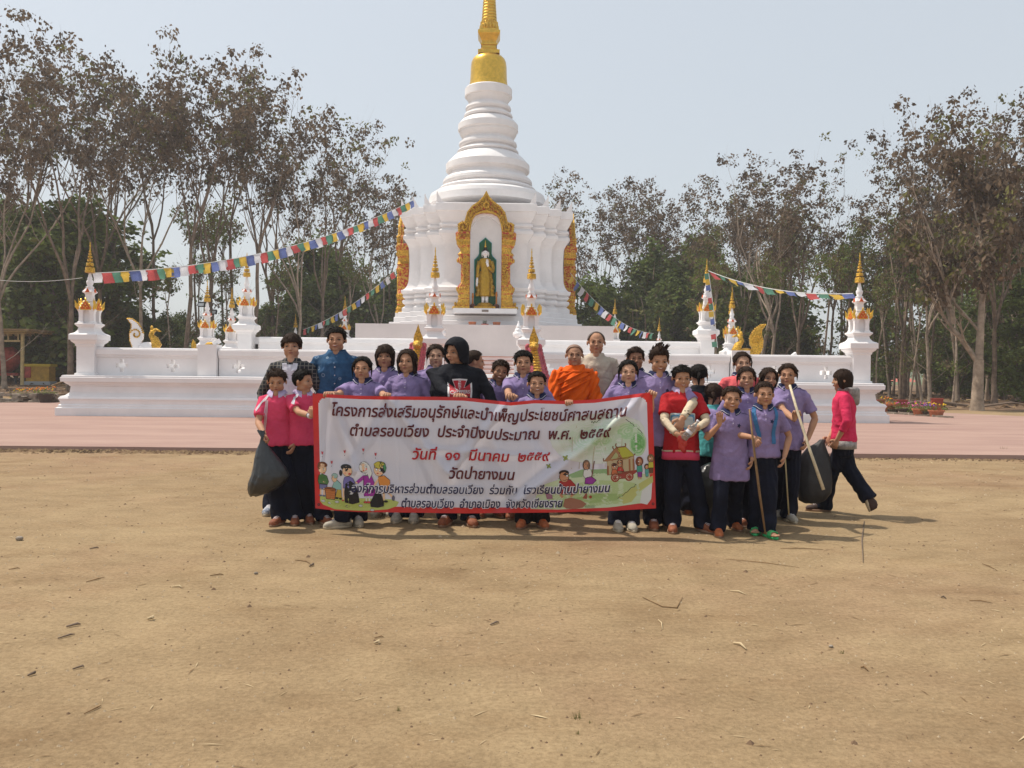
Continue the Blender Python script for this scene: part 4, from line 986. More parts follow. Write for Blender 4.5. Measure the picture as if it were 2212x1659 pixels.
POTS = [(1873, 29.2, .17, TERRA, [FY], 'yellow flowers nearest the terrace corner'), (1898, 28.6, .16, BPOT, [FY, FO], 'black pot with yellow blooms'), (1925, 28.0, .16, BPOT, [FY], 'black pot with a low yellow plant'), (1945, 27.6, .30, TERRA, [FY, FO], 'largest terracotta pot of yellow flowers'),
        (1962, 27.3, .17, BPOT, [FO], 'small dark pot right of the large terracotta one'), (1988, 26.8, .2, BPOT, [FP], 'dark pot of pink flowers'), (2010, 26.4, .15, BPOT, [FP], 'small dark pot behind the leaning stones'), (2022, 26.0, .23, TERRA, [FP, FY], 'red pot with pale plant and pink petals'), (2040, 25.7, .17, BPOT, [FV], 'dark pot of violet flowers'), (2058, 25.3, .22, TERRA, [FY], 'last terracotta pot at the right end of the row')]
def edge_y(x, d): return d
for x, d, r, mt, cols, lb_ in POTS:
    p = gx(x - 60 + 44, d, 0); p.z = .0; potted((p.x, d + .5, .0), r, r * 1.25, mt, lb_ + ' beside the pavement edge', cols, .8)
rnd = random.Random(8)
for k in range(22):
    x = 1880 + 185 * k / 21; d = 28.8 - 3.6 * k / 21; p = gx(x - 14, d)
    G().box((p.x, d, .06), (rnd.uniform(.1, .2), rnd.uniform(.07, .12), rnd.uniform(.04, .09)), rz=-.5 + rnd.uniform(-.3, .3)).build('edging_stone', GREYSTONE, label='brown edging stone beside the flower pots along the right pavement edge', cat='stone', group='edging stones along the right pavement edge')
for k, (x, d, lb_) in enumerate(((1905, 33.5, 'red plastic crate on the far ground behind the yellow flowers'), (1955, 33.8, 'red crate lying behind the large terracotta pot'), (2033, 33.0, 'taller red container standing below the tree stems at right'))):
    p = gx(x - 8, d); t = thing('red_container', lb_, 'crate', (p.x, d, 0), rnd.uniform(-.4, .4))
    G().box((0, 0, .2), (.22 if k < 2 else .2, .15, .12 if k < 2 else .22)).build('body', MRED, t); G().box((0, 0, .34 if k < 2 else .44), (.24 if k < 2 else .22, .17, .02)).build('rim', MRED, t)
p = gx(1878, 30.5); G().ell((p.x, 30.5, .58), (.13, .13, .13), 0, 14, 10).build('blue_ball', M('light_blue_ball', (.12, .45, .6), .4), smooth=True, label='light blue ball on the stick beside the right terrace corner', cat='ball')
# broken branches heap behind pots
for k in range(9):
    a = rnd.uniform(0, 3.1); p = gx(1900 + 28 * k, 35.5); G().tube([(p.x, 35.5, .08), (p.x + 1.3 * cos(a), 35.5 + .6 * sin(a), .25), (p.x + 2.2 * cos(a), 35.5 + .9 * sin(a), .12)], [.06, .05, .02], 5).build('fallen_branch', BARK, label='fallen branch on the litter behind the flower pots at right', cat='branch', group='fallen branches at the edge of the right wood')
# far houses
WALLW = M('house_white', (.7, .7, .68), .7); ROOFG = M('roof_grey', (.16, .13, .14), .8); ROOFR = M('roof_red', (.45, .10, .06), .8)
for i, (x0, x1, ye, yr, d, wc, rc, lb_) in enumerate(((1738, 1800, 836, 818, 190, WALLW, ROOFG, 'white house with grey roof seen far off between the tree stems'), (1898, 1972, 831, 818, 210, M('house_grey', (.4, .38, .36), .8), ROOFR, 'low far house with red roof right of the white house'), (1693, 1722, 838, 824, 150, WALLW, ROOFG, 'small far white shed left of the white house'))):
    a = px(x0, 820, d); b = px(x1, 820, d); w = (b.x - a.x) / 2; ze = px(x0, ye - 6, d).z; zr = px(x0, yr - 2, d).z
    t = thing('house', lb_, 'house', ((a.x + b.x) / 2, d, 0), 0)
    G().box((0, 0, ze / 2), (w * .9, 4, ze / 2)).build('wall', wc, t)
    G().add([(-w, -5, ze - .2), (w, -5, ze - .2), (w * .8, 0, zr), (-w * .8, 0, zr), (-w, 5, ze - .2), (w, 5, ze - .2)], [(0, 1, 2, 3), (3, 2, 5, 4), (0, 3, 4), (1, 5, 2), (0, 4, 5, 1)]).build('roof', rc, t)
    for k in range(3): G().box((-w * .5 + w * .5 * k, -4.03, ze * .45), (w * .12, .05, ze * .25)).build('window', DARKSTEEL, t)
# ================================================================ people
def cloth(name, col, amt=.12, rough=.85, sc=5): return M(name, col, rough, var=(sc, amt), bump=(13, .7, .03), spec=.15)
SK = [M('skin_light', (.56, .325, .215), .65, var=(9, .14), spec=.2), M('skin_tan', (.46, .245, .15), .65, var=(9, .14), spec=.2), M('skin_brown', (.33, .165, .10), .65, var=(9, .14), spec=.2)]
HAIRM = M('black_hair', (.010, .008, .007), .7, spec=.1, bump=(60, .9, .015)); HAIRB = M('brown_black_hair', (.028, .016, .011), .7, spec=.1, bump=(70, .6, .01))
SHAVEN = M('shaven_scalp', (.22, .13, .09), .6, var=(20, .1)); GREYH = M('thin_greying_hair', (.10, .075, .06), .6)
EYEW = M('eye_white', (.38, .34, .31), .3); EYED = M('dark_iris', (.012, .008, .006), .2); BROW = M('eyebrow', (.03, .02, .015), .8)
LIP = M('lips', (.30, .10, .08), .5); TEETH = M('teeth', (.75, .72, .66), .3)
PURP = cloth('purple_polo', (.25, .19, .355), .2); PURPD = cloth('navy_collar', (.02, .025, .07)); WSTR = M('white_stripe', (.62, .60, .64), .8)
PINK = cloth('pink_polo', (.66, .065, .14)); LILAC = cloth('lilac_collar', (.50, .40, .58)); NAVY = cloth('navy_trousers', (.008, .010, .021), .3); BLKT = cloth('black_trousers', (.014, .013, .016), .3)
BLKH = cloth('black_hoodie', (.010, .011, .016), .3); REDS = cloth('red_shirt', (.42, .02, .025)); ORNG = cloth('saffron_robe', (.78, .115, .008), .18, .8, 3)
BEIGE = cloth('beige_cotton', (.50, .43, .34)); TEAL = cloth('teal_top', (.10, .42, .42)); WSHIRT = cloth('white_shirt', (.62, .62, .68)); GREYF = cloth('grey_marl', (.30, .28, .27), .3, .9, 30)
PINKH = cloth('hot_pink_sweater', (.62, .035, .10)); CREAM = cloth('cream_sleeve', (.60, .50, .36)); BLUES = cloth('blue_strap', (.05, .16, .33)); CORALH = cloth('coral_jacket', (.68, .12, .13))
def mat_plaid():
    m = cloth('dark_plaid', (.035, .038, .045), .3); n = m.node_tree; b = n.nodes['Principled BSDF']
    tc = [q for q in n.nodes if q.type == 'TEX_COORD'][0]; prev = None
    for d in ('X', 'Z'):
        w = n.nodes.new('ShaderNodeTexWave'); w.wave_type = 'BANDS'; w.bands_direction = d; w.inputs['Scale'].default_value = 9.0; w.inputs['Distortion'].default_value = .4
        n.links.new(tc.outputs['Object'], w.inputs['Vector'])
        r = n.nodes.new('ShaderNodeValToRGB'); r.color_ramp.elements[0].position = .86; r.color_ramp.elements[1].position = .94; r.color_ramp.elements[0].color = (0, 0, 0, 1); n.links.new(w.outputs['Fac'], r.inputs[0])
        if prev is None: prev = r.outputs[0]
        else:
            a = n.nodes.new('ShaderNodeMix'); a.data_type = 'RGBA'; a.blend_type = 'ADD'; a.inputs[0].default_value = 1; n.links.new(prev, a.inputs[6]); n.links.new(r.outputs[0], a.inputs[7]); prev = a.outputs[2]
    src = b.inputs['Base Color'].links[0].from_socket; x = n.nodes.new('ShaderNodeMix'); x.data_type = 'RGBA'; n.links.new(prev, x.inputs[0]); n.links.new(src, x.inputs[6]); x.inputs[7].default_value = (.16, .15, .13, 1); n.links.new(x.outputs[2], b.inputs['Base Color']); return m
def mat_dots():
    m = cloth('blue_printed_shirt', (.035, .095, .19), .35); n = m.node_tree; b = n.nodes['Principled BSDF']; tc = [q for q in n.nodes if q.type == 'TEX_COORD'][0]
    v = n.nodes.new('ShaderNodeTexVoronoi'); v.inputs['Scale'].default_value = 13; n.links.new(tc.outputs['Object'], v.inputs['Vector'])
    r = n.nodes.new('ShaderNodeValToRGB'); e = r.color_ramp.elements; e[0].position = .13; e[0].color = (0, 0, 0, 1); e[1].position = .19; e[1].color = (1, 1, 1, 1); k = e.new(.26); k.color = (0, 0, 0, 1)
    n.links.new(v.outputs['Distance'], r.inputs[0]); src = b.inputs['Base Color'].links[0].from_socket; x = n.nodes.new('ShaderNodeMix'); x.data_type = 'RGBA'; n.links.new(r.outputs[0], x.inputs[0]); n.links.new(src, x.inputs[6]); x.inputs[7].default_value = (.25, .33, .42, 1); n.links.new(x.outputs[2], b.inputs['Base Color']); return m
PLAID = mat_plaid(); DOTS = mat_dots()
SHOEB = M('rust_brown_shoe', (.26, .085, .04), .7, var=(25, .3)); SHOEW = M('off_white_shoe', (.40, .36, .29), .7, var=(25, .2)); SHOEO = M('orange_brown_shoe', (.42, .13, .05), .7, var=(25, .25)); SOLE = M('rubber_sole', (.28, .17, .11), .8)
SHOED = M('dark_shoe', (.06, .035, .03), .7); SANDAL = M('green_sandal', (.05, .42, .14), .4); SOLEW = M('pale_sole', (.5, .42, .3), .8); SHOEN = M('navy_white_trainer', (.16, .19, .26), .7, var=(30, .8), col2=(.5, .5, .5))

def blob(g, c, r, R=None, nu=14, nv=10): g.ell(c, r, 0, nu, nv, R)
JOBS = []
class Person: pass
def hair_shell(style, rnd):
    """grid of hair round the head in head units; azimuth 0 looks forward (-y)"""
    g = G(); n, k = 56, 15; cy, cz = .045, .10; ph = rnd.uniform(0, 99)
    rx, ry, rz = .380, .445, .455
    if style in ('shaven', 'balding'): rx, ry, rz = .352, .425, .402
    rows = []
    for i in range(k + 2):
        row = []
        for j in range(n):
            a = 2 * pi * j / n; f = abs(((a + pi) % (2 * pi)) - pi)   # 0 front .. pi back
            def pw(*p): return float(np.interp(f, [p[q] * pi / 180 for q in range(0, len(p), 2)], [p[q] for q in range(1, len(p), 2)]))
            if style in ('short', 'spiky', 'curly'): hem = pw(0, .72, 30, .74, 50, .80, 60, 1.02, 78, 1.14, 92, 1.02, 110, 1.25, 140, 1.45, 180, 1.5)
            elif style == 'crop': hem = pw(0, .66, 30, .68, 52, .74, 62, 1.0, 80, 1.05, 95, .95, 112, 1.2, 180, 1.4)
            elif style == 'shaven': hem = pw(0, .5, 40, .58, 70, .9, 95, .95, 120, 1.2, 180, 1.35)
            elif style == 'balding': hem = pw(0, .36, 30, .34, 55, .66, 70, .95, 95, .95, 120, 1.25, 180, 1.4)
            elif style == 'tied': hem = pw(0, .62, 25, .66, 50, .82, 62, 1.06, 85, 1.0, 110, 1.2, 180, 1.4)
            elif style == 'bowl': hem = pw(0, .90, 35, .92, 50, 1.0, 58, 1.3, 75, 1.35, 100, 1.5, 180, 1.9)
            elif style == 'bob': hem = pw(0, .92, 30, .94, 44, 1.05, 54, 2.1, 75, 2.45, 180, 2.6)
            elif style == 'long': hem = pw(0, .60, 20, .64, 42, .84, 56, 1.6, 72, 3.0, 100, 3.6, 180, 4.0)
            elif style == 'hood': hem = pw(0, .70, 35, .78, 50, 1.3, 58, 2.2, 80, 2.5, 180, 2.7)
            if style not in ('shaven', 'hood', 'balding'): hem += .055 * noise.noise(Vector((cos(a) * 9 + ph, sin(a) * 9, 3))) + .03 * noise.noise(Vector((cos(a) * 22 + ph, sin(a) * 22, 3)))
            q = min(i / k, 1.0); t = q * hem; s = 1.0
            tuck = .80 if i == k + 1 else 1.0
            amp = {'short': .018, 'crop': .008, 'spiky': .03, 'curly': .05, 'shaven': 0, 'balding': .004, 'tied': .014, 'bowl': .035, 'bob': .04, 'long': .035, 'hood': .02}[style]
            fr = 7 if style not in ('curly', 'hood') else 5
            nz = amp * (noise.noise(Vector((cos(a) * fr + ph, sin(a) * fr, t * (1.3 if style not in ('curly',) else 6)))) + .5 * noise.noise(Vector((cos(a) * 15 + ph, sin(a) * 15, t * 2))))
            s += nz * (1 if style != 'curly' else 1.4)
            drop = style in ('bob', 'long', 'bowl', 'hood')
            if t <= 1 or not drop:
                th = t * pi / 2; R_ = sin(th); z = cz + rz * cos(th) * (1 + (nz if style != 'spiky' else 0))
                x, y = rx * R_ * s, ry * R_ * s
            else:
                R_ = 1 - .05 * (t - 1) - (.10 * max(0, t - 1.9) if style == 'bob' else 0); z = cz - (t - 1) * .36; x, y = rx * R_ * s, ry * R_ * s
            tp_ = 1 - (.085 * float(sstep(.62, 1, q)) if style in ('short', 'crop', 'tied', 'spiky', 'curly') else 0); x *= tp_; y *= tp_
            if style == 'hood': x *= 1.16; y *= 1.12; z = z * 1.1 + .02
            if style == 'spiky' and t < .7: z += .10 * (1 - t) + .09 * max(0, noise.noise(Vector((cos(a) * 3 * t * 3 + ph, sin(a) * 3 * t * 3, 2))))
            x *= tuck; y *= tuck
            row.append((x * sin(a), cy - y * cos(a), z))
        rows.append(row)
    g.loft(rows, 0, False)
    if style == 'curly':
        for q in range(70):
            th = rnd.uniform(0, 1.15); a = rnd.uniform(0, 2 * pi); f = abs(((a + pi) % (2 * pi)) - pi)
            if f < .9 and th > .95: continue
            g.ell((rx * sin(th) * sin(a), cy - ry * sin(th) * cos(a), cz + rz * cos(th)), (.06, .06, .05), 0, 6, 4)
    if style == 'spiky':
        for q in range(26):
            th = rnd.uniform(0, .8); a = rnd.uniform(0, 2 * pi); p = Vector((rx * sin(th) * sin(a), cy - ry * sin(th) * cos(a), cz + rz * cos(th) + .06))
            g.tube([p, p + Vector((rnd.uniform(-.04, .10), -.02, .10)), p + Vector((rnd.uniform(-.02, .16), -.04, .17))], [.035, .025, .004], 5)
    # loose strands that break up the outline
    if style not in ('shaven', 'balding', 'hood'):
        nst = 130 if style in ('short', 'crop', 'spiky') else 90
        for q in range(nst):
            th = rnd.uniform(.1, 1.35); a = rnd.uniform(0, 2 * pi); f = abs(((a + pi) % (2 * pi)) - pi)
            if f < .95 and th > 1.0: th = rnd.uniform(.1, 1.0)
            p = Vector((rx * sin(th) * sin(a), cy - ry * sin(th) * cos(a), cz + rz * cos(th))) * .985; nn = (p - Vector((0, cy, cz))).normalized()
            tg = Vector((rnd.gauss(0, .6) + nn.x, rnd.gauss(0, .5) + nn.y * 1.2, -.9)); tg = (tg - nn * tg.dot(nn)).normalized()
            L_ = rnd.uniform(.06, .14) * (1 if style != 'crop' else .55); up_ = .22 if style in ('short', 'crop') else .4 if style in ('curly', 'spiky') else .04
            g.tube([p, p + (tg + nn * up_).normalized() * L_ * .6, p + (tg + nn * (up_ + .1)).normalized() * L_ * 1.15], [.016, .012, .002], 3)
        if style in ('bob', 'long', 'bowl', 'tied'):
            for sd_ in (-1, 1):
                for q in range(5):
                    x0 = sd_ * rnd.uniform(.33, .37); y0_ = rnd.uniform(-.16, .0); z1 = rnd.uniform(-.42, -.1) if style != 'bowl' else -.05
                    g.tube([(x0 * .9, y0_ - .06, .26), (x0 * 1.04, y0_ - .05, .05), (x0 * 1.02, y0_ + .02, z1)], [.015, .02, .004], 4)
    if style == 'tied':
        g.tube([(0, .46, .10), (0, .58, .06), (rnd.choice([-.08, .08, .04]), .60, -.15), (.02, .56, -.45)], [.07, .085, .075, .02], 8)
    return g

def person(key, label, hx, top, d, yaw=0, hyaw=0, hpitch=0, hroll=0, bend=0, side=0, W=1.0, hh=None, skin=1, hair='short', hairmat=None, shirt=PURP, collar=PURPD, stripe=True, trousers=NAVY, shoes=SHOEB,
           sleeve=.62, hem=.455, L=None, Rr=None, lpole=(1, .6, -.6), rpole=(-1, .6, -.6), curlL=.5, curlR=.5, feet=None, H=None, smile=False, neckopen=True, headc=None, pshoulder=0, extra=None, fingerL=None, fingerR=None, brow=0, jump=None):
    P = Person(); P.key = key
    rnd = random.Random(key * 13 + 5)
    tp = px(hx, top, d); 
    if H is None: H = tp.z
    hh = hh or (.196 if H < 1.45 else .208 if H < 1.6 else .222)
    s = H / 1.4; P.H, P.s, P.hh = H, s, hh
    chin = H - .016 - hh; zs = chin - .022 * s - (.008 if H > 1.5 else 0); hip = .50 * H; sw = .090 * H * W
    hipc = Vector((0, 0, hip))
    def UB(p, amt=1.0):
        p = Vector(p); f = float(sstep(hip * .9, hip * 1.25, p.z)) * amt
        R = Matrix.Rotation(radians(bend) * f, 3, 'X') @ Matrix.Rotation(radians(side) * f, 3, 'Y')
        return hipc + R @ (p - hipc)
    hc_l = UB((0, -.018 * s, chin + hh * .5))
    yw = radians(yaw); RZ = Matrix.Rotation(yw, 3, 'Z')
    cx = px(hx, top + 20, d); off = RZ @ hc_l
    root = thing('person', label, 'person', (cx.x - off.x, d - off.y + 0 if bend < 40 else d, 0), yw)
    P.root = root; inv = ROOT[root.name].inverted()
    loc = lambda w: inv @ Vector(w)
    HM = Matrix.Translation(hc_l) @ (Matrix.Rotation(radians(hyaw), 4, 'Z') @ Matrix.Rotation(radians(hpitch), 4, 'X') @ Matrix.Rotation(radians(hroll), 4, 'Y')) @ Matrix.Diagonal((hh * (1.12 + .05 * rnd.random()), hh * 1.04, hh, 1))
    P.HM = HM
    # ---- arms
    S = {}; E = {}; Wt = {}
    l1, l2 = .172 * H, .150 * H
    for sd, tgt, pole in ((1, L, lpole), (-1, Rr, rpole)):
        sh = UB((sd * sw, .0, zs - .040 * s)); 
        if tgt is None: w = UB((sd * (sw + .045 * s), -.05, zs - .31 * H), 1)
        else: w = loc(px(*tgt))
        v = w - sh; dd = v.length; mx = (l1 + l2) * .985
        if dd > mx: w = sh + v * (mx / dd); v = w - sh; dd = mx
        if dd < .07: dd = .07
        a = (l1 * l1 - l2 * l2 + dd * dd) / (2 * dd); h2 = max(l1 * l1 - a * a, 0); u = v.normalized(); po = Vector(pole); po = po - u * po.dot(u); po.normalize()
        e = sh + u * a + po * sqrt(h2); S[sd], E[sd], Wt[sd] = sh, e, w
    P.S, P.E, P.W = S, E, Wt
    # ---- skin
    g = G()
    def he(c, r): g.ell((HM @ Vector(c)), (r[0] * hh, r[1] * hh, r[2] * hh), 0, 16, 12, HM.to_3x3().normalized())
    he((0, .06, .12), (.345, .41, .375)); he((0, -.06, -.14), (.280, .295, .33)); he((0, -.05, -.02), (.30, .30, .28)); he((0, -.215, -.395), (.115, .115, .085))
    for q in (-1, 1): he((q * .15, -.215, -.135), (.135, .12, .13)); he((q * .345, .035, -.03), (.042, .075, .11)); he((q * .16, -.02, -.28), (.12, .2, .13))
    he((0, -.31, .085), (.21, .055, .045)); he((0, -.37, -.04), (.036, .045, .11)); he((0, -.405, -.115), (.052, .06, .045))
    for q in (-1, 1): he((q * .05, -.375, -.125), (.035, .045, .03))
    he((0, -.335, -.25), (.10, .05, .055))
    nk = hc_l + HM.to_3x3().normalized() @ Vector((0, .035, -.28)) * hh
    nb = UB((0, .018 * s, zs - .03 * s)); nr = hh * .245
    g.tube([UB((0, .01, zs - .12 * s)), nb, nb.lerp(nk, .5), nk], [nr * 1.7, nr * 1.25, nr, nr * 1.02], 14)
    if neckopen: g.ell(UB((0, -.040 * s, zs + .012 * s)), (.032 * s, .034 * s, .042 * s), 0, 12, 8)
    g.tube([UB((0, 0, hip)), UB((0, 0, zs - .05 * s))], [.075 * s, .085 * s], 8)
    g.tube([UB((-sw, 0, zs - .045 * s)), UB((0, 0, zs - .03 * s)), UB((sw, 0, zs - .045 * s))], [.036 * s, .05 * s, .036 * s], 8)
    fing = G(); af = .9 if H < 1.5 else 1.0
    for sd in (1, -1):
        sh, e, w = S[sd], E[sd], Wt[sd]
        m1 = sh.lerp(e, .5); m2 = e.lerp(w, .3)
        g.tube([sh, m1, e], [.036 * s, .034 * s, .028 * s], 10); g.tube([e, m2, w], [.029 * s, .031 * s, .0205 * s], 10)
        fd = fingerL if sd == 1 else fingerR
        dv = (w - e).normalized() if fd is None or fd[0] is None else (ROOT[root.name].to_3x3().inverted() @ Vector(fd[0])).normalized()
        nrm = Vector((-sd, 0, 0)) if fd is None or len(fd) < 2 else (ROOT[root.name].to_3x3().inverted() @ Vector(fd[1])).normalized()
        nrm = (nrm - dv * nrm.dot(dv)).normalized(); ac = dv.cross(nrm).normalized()
        curl = curlL if sd == 1 else curlR; k_ = s * af; 
        pl = .078 * k_
        g.loft([[tuple(w + dv * (t * pl) + ac * (wd * k_ * cos(q)) + nrm * (th * k_ * sin(q))) for q in [2 * pi * z / 12 for z in range(12)]] for t, wd, th in ((-.15, .021, .018), (.1, .024, .017), (.4, .034, .016), (.8, .038, .014), (1.0, .035, .011))])
        lens = (.060, .069, .065, .050)
        for f_ in range(4):
            o = (f_ - 1.5) * .0185 * k_; p0 = w + dv * (pl * .9) + ac * o; p1 = p0; pts = [w + dv * pl * .55 + ac * o * .9, p0]; a_ = 0
            for q in range(3):
                a_ += curl * (.55, 1.0, .9)[q] * 1.0; dr = dv * cos(a_) + nrm * sin(a_) + ac * (f_ - 1.5) * .05; p1 = p1 + dr * lens[f_] * k_ * (.42, .33, .25)[q]; pts.append(p1)
            fing.tube(pts, [.0095 * k_, .0098 * k_, .009 * k_, .0082 * k_, .0062 * k_], 7)
        ts = -1 if True else 1
        tb = w + dv * pl * .25 + ac * (.026 * k_) * -1 * (1 if sd == 1 else -1) * 1
        sgn = -1 if sd == 1 else 1
        t1 = w + dv * pl * .60 + ac * sgn * .052 * k_ + nrm * .012 * k_; t2 = w + dv * pl * .95 + ac * sgn * (.050 - .025 * curl) * k_ + nrm * (.02 + .02 * curl) * k_
        fing.tube([tb, t1, t2], [.014 * k_, .0115 * k_, .008 * k_], 7)
    # legs of the body, hidden in the trousers
    if feet is None: feet = [(sw * .62, 0, 0, 8), (-sw * .62, 0, 0, -8)]
    P.feet = []
    legs = []
    for i, f in enumerate(feet):
        sd = 1 if i == 0 else -1
        if len(f) == 3 and isinstance(f[0], (int, float)) and abs(f[0]) > 50:   # picture x, distance, toe direction
            w_ = gx(f[0], f[1]); lp = loc(w_); fx, fy, fz, fyaw = lp.x, lp.y, 0, f[2] - yaw
        else: fx, fy, fz, fyaw = f
        hj = Vector((sd * .042 * H * W, 0, .475 * H)); ak = Vector((fx, fy + .02, fz + .065 * s)); kn = hj.lerp(ak, .5) + Vector((0, -.03 * s, 0)) * (1 + fz * 6)
        if jump: kn = kn + Vector(jump)
        legs.append((hj, kn, ak)); P.feet.append((fx, fy, fz, fyaw))
        g.tube([hj, kn, ak], [.05 * s, .038 * s, .028 * s], 8)
    P.legs = legs
    def fin_skin(me):
        gg = G(); gg.v = [tuple(v.co) for v in me.vertices]; gg.f = [tuple(p.vertices) for p in me.polygons]; gg.m = [0] * len(gg.f); gg.add(fing.v, fing.f); return gg
    JOBS.append(dict(g=g, vox=.0056 if H < 1.5 else .006, it=2, name='body', mats=SK[skin], root=root, fin=fin_skin))
    # ---- face
    def hp(gg, name, mat, par=None, sm=True):
        gg.v = [tuple(HM @ Vector(v)) for v in gg.v]; return gg.build(name, mat, par or root, sm)
    for q in (-1, 1):
        e_ = hp(G().ell((q * .142, -.292, -.005), (.052, .032, .017), 0, 12, 8), 'eye', EYEW)
        gi = G().ell((q * .142, -.316, -.004), (.027, .012, .018), 0, 10, 6); gi.v = [tuple(HM @ Vector(v)) for v in gi.v]; o = gi.build('iris', EYED, e_, True)
        gl = G().tube([(q * .075, -.318, .008), (q * .11, -.335, .026), (q * .16, -.325, .026), (q * .21, -.285, .006)], [.008, .012, .011, .006], 6); gl.v = [tuple(HM @ Vector(v)) for v in gl.v]; gl.build('eyelid', BROW, e_, True)
        hp(G().tube([(q * .06, -.352, .095 + .01 * brow), (q * .13, -.35, .118), (q * .21, -.30, .10)], [.012, .017, .007], 6, squash=(1, .6)), 'eyebrow', BROW if skin != 9 else GREYH)
    gm = G()
    if smile:
        gm.tube([(-.105, -.335, -.225), (-.05, -.378, -.250), (0, -.388, -.256), (.05, -.378, -.250), (.105, -.335, -.225)], [.010, .018, .02, .018, .010], 8)
        m_ = hp(gm, 'mouth', LIP); gt = G().tube([(-.065, -.375, -.238), (0, -.398, -.247), (.065, -.375, -.238)], [.008, .012, .008], 6); gt.v = [tuple(HM @ Vector(v)) for v in gt.v]; gt.build('teeth', TEETH, m_, True)
    else:
        gm.tube([(-.082, -.352, -.243), (-.04, -.382, -.238), (0, -.384, -.242), (.04, -.382, -.238), (.082, -.352, -.243)], [.006, .013, .014, .013, .006], 8)
        gm.tube([(-.06, -.365, -.262), (0, -.382, -.268), (.06, -.365, -.262)], [.006, .015, .006], 8); hp(gm, 'mouth', LIP)
    gn = G()
    for q in (-1, 1): gn.ell((q * .028, -.43, -.150), (.013, .012, .008), 0, 6, 4)
    hp(gn, 'nostrils', BROW); 
    hm = hairmat or (SHAVEN if hair == 'shaven' else GREYH if hair == 'balding' else (HAIRM if rnd.random() < .6 else HAIRB))
    if hair == 'hood':
        hp(hair_shell('short', rnd), 'hair', HAIRM); hp(hair_shell('hood', rnd), 'hood', shirt)
    else: hp(hair_shell(hair, rnd), 'hair', hm)
    # ---- trousers
    g = G(); hwid = .082 * H * W
    if trousers is not None:
        g.loft([[(hwid * a_ * cos(q), hwid * b_ * sin(q) * .78 + .0, z * H) for q in [2 * pi * k / 20 for k in range(20)]] for a_, b_, z in ((1.0, 1.0, .40), (1.08, 1.1, .45), (1.04, 1.08, .50), (.95, 1.0, .56))])
        for hj, kn, ak in legs:
            dn = (ak - kn).normalized()
            g.tube([hj + Vector((0, 0, .03)), hj.lerp(kn, .5), kn, kn.lerp(ak, .5), ak + dn * .028 * s], [.040 * H * W, .050 * H * W, .051 * H, .050 * H, .055 * H], 14)
        def fin_tr(me, ph=rnd.uniform(0, 50)):
            co = np.empty(len(me.vertices) * 3); me.vertices.foreach_get('co', co); no = np.empty_like(co); me.vertices.foreach_get('normal', no); co = co.reshape(-1, 3); no = no.reshape(-1, 3)
            z = co[:, 2]; w_ = np.sin(z * 46 + 9 * co[:, 0] + 3 * np.sin(co[:, 1] * 30) + ph) * sstep(.35 * H, .02, z) * .007 + .004 * np.sin(18 * np.arctan2(co[:, 1], co[:, 0] - .0) + z * 7 + ph) * sstep(.1, .45, z)
            co += no * w_[:, None] * s; me.vertices.foreach_set('co', co.ravel()); return None
        JOBS.append(dict(g=g, vox=.011, it=3, name='trousers', mats=trousers, root=root, fin=fin_tr))
    # ---- shirt
    if shirt is not None:
        g = G(); hz = hem * H
        rings = []
        lo_ = 1.12 if hem < .42 else 1.0
        prof = [(hz, .104 * lo_, .084 * lo_), (hz + .03 * H, .104 * lo_, .084 * lo_), (.56 * H, .100, .079), (.63 * H, .096, .073), ((.63 * H + zs) / 2, .096, .076), (zs - .06 * s, .095, .071), (zs - .025 * s, .082, .060), (zs + .012 * s, .056, .048), (zs + .034 * s, .043, .042)]
        for z, a_, b_ in prof:
            rings.append([tuple(UB((a_ * H * W * np.sign(cos(q)) * abs(cos(q)) ** .85, b_ * H * (W ** .7) * np.sign(sin(q)) * abs(sin(q)) ** .9 + .004, z))) for q in [2 * pi * k / 28 for k in range(28)]])
        g.loft(rings)
        for sd in (1, -1):
            sh, e, w = S[sd], E[sd], Wt[sd]
            g.ell(sh + Vector((0, 0, -.006 * s)), (.042 * s, .047 * s, .042 * s), 0, 12, 8)
            if sleeve <= 1: 
                en = sh.lerp(e, sleeve + .12); g.tube([UB((sd * sw * .6, 0, zs - .03 * s)), sh, sh.lerp(e, (sleeve + .12) * .5), en], [.044 * s, .047 * s, .050 * s, .056 * s], 14)
            else: g.tube([UB((sd * sw * .6, 0, zs - .03 * s)), sh, sh.lerp(e, .5), e, e.lerp(w, .5), e.lerp(w, min(sleeve - 1, 1))], [.044 * s, .050 * s, .048 * s, .043 * s, .038 * s, .034 * s], 14)
        def fin_sh(me, ph=rnd.uniform(0, 50), robe=(shirt is ORNG)):
            co = np.empty(len(me.vertices) * 3); me.vertices.foreach_get('co', co); no = np.empty_like(co); me.vertices.foreach_get('normal', no); co = co.reshape(-1, 3); no = no.reshape(-1, 3)
            x, y, z = co.T
            if robe: w_ = .016 * np.abs(np.sin((z * 1.0 - x * 1.3) * 24 + 2.0 * np.sin(z * 9 + ph) + 1.5 * np.sin(x * 14))) + .006 * np.sin((z - x * 1.6) * 60 + 3 * np.sin(x * 17))
            else:
                rdg = lambda p_, k_: (0.5 + 0.5 * np.sin(p_)) ** k_ - .3
                th_ = np.arctan2(y, x); sg = 1 if sin(ph) > 0 else -1
                w_ = .0050 * rdg(-26 * x * sg + 34 * z + 2.2 * np.sin(x * 15 + ph) + ph, 5) * sstep(.42 * H, .62 * H, z) * (0.5 + 0.5 * np.sin(z * 9 + x * 11 + ph)) + .0045 * rdg(9 * th_ + 3 * np.sin(z * 6 + ph) + 8 * z, 3) * sstep(.70 * H, .42 * H, z) + .0028 * rdg(55 * z - 30 * x + 3 * np.sin(x * 21 + z * 13), 6) * np.sin(z * 17 + x * 7 + ph)
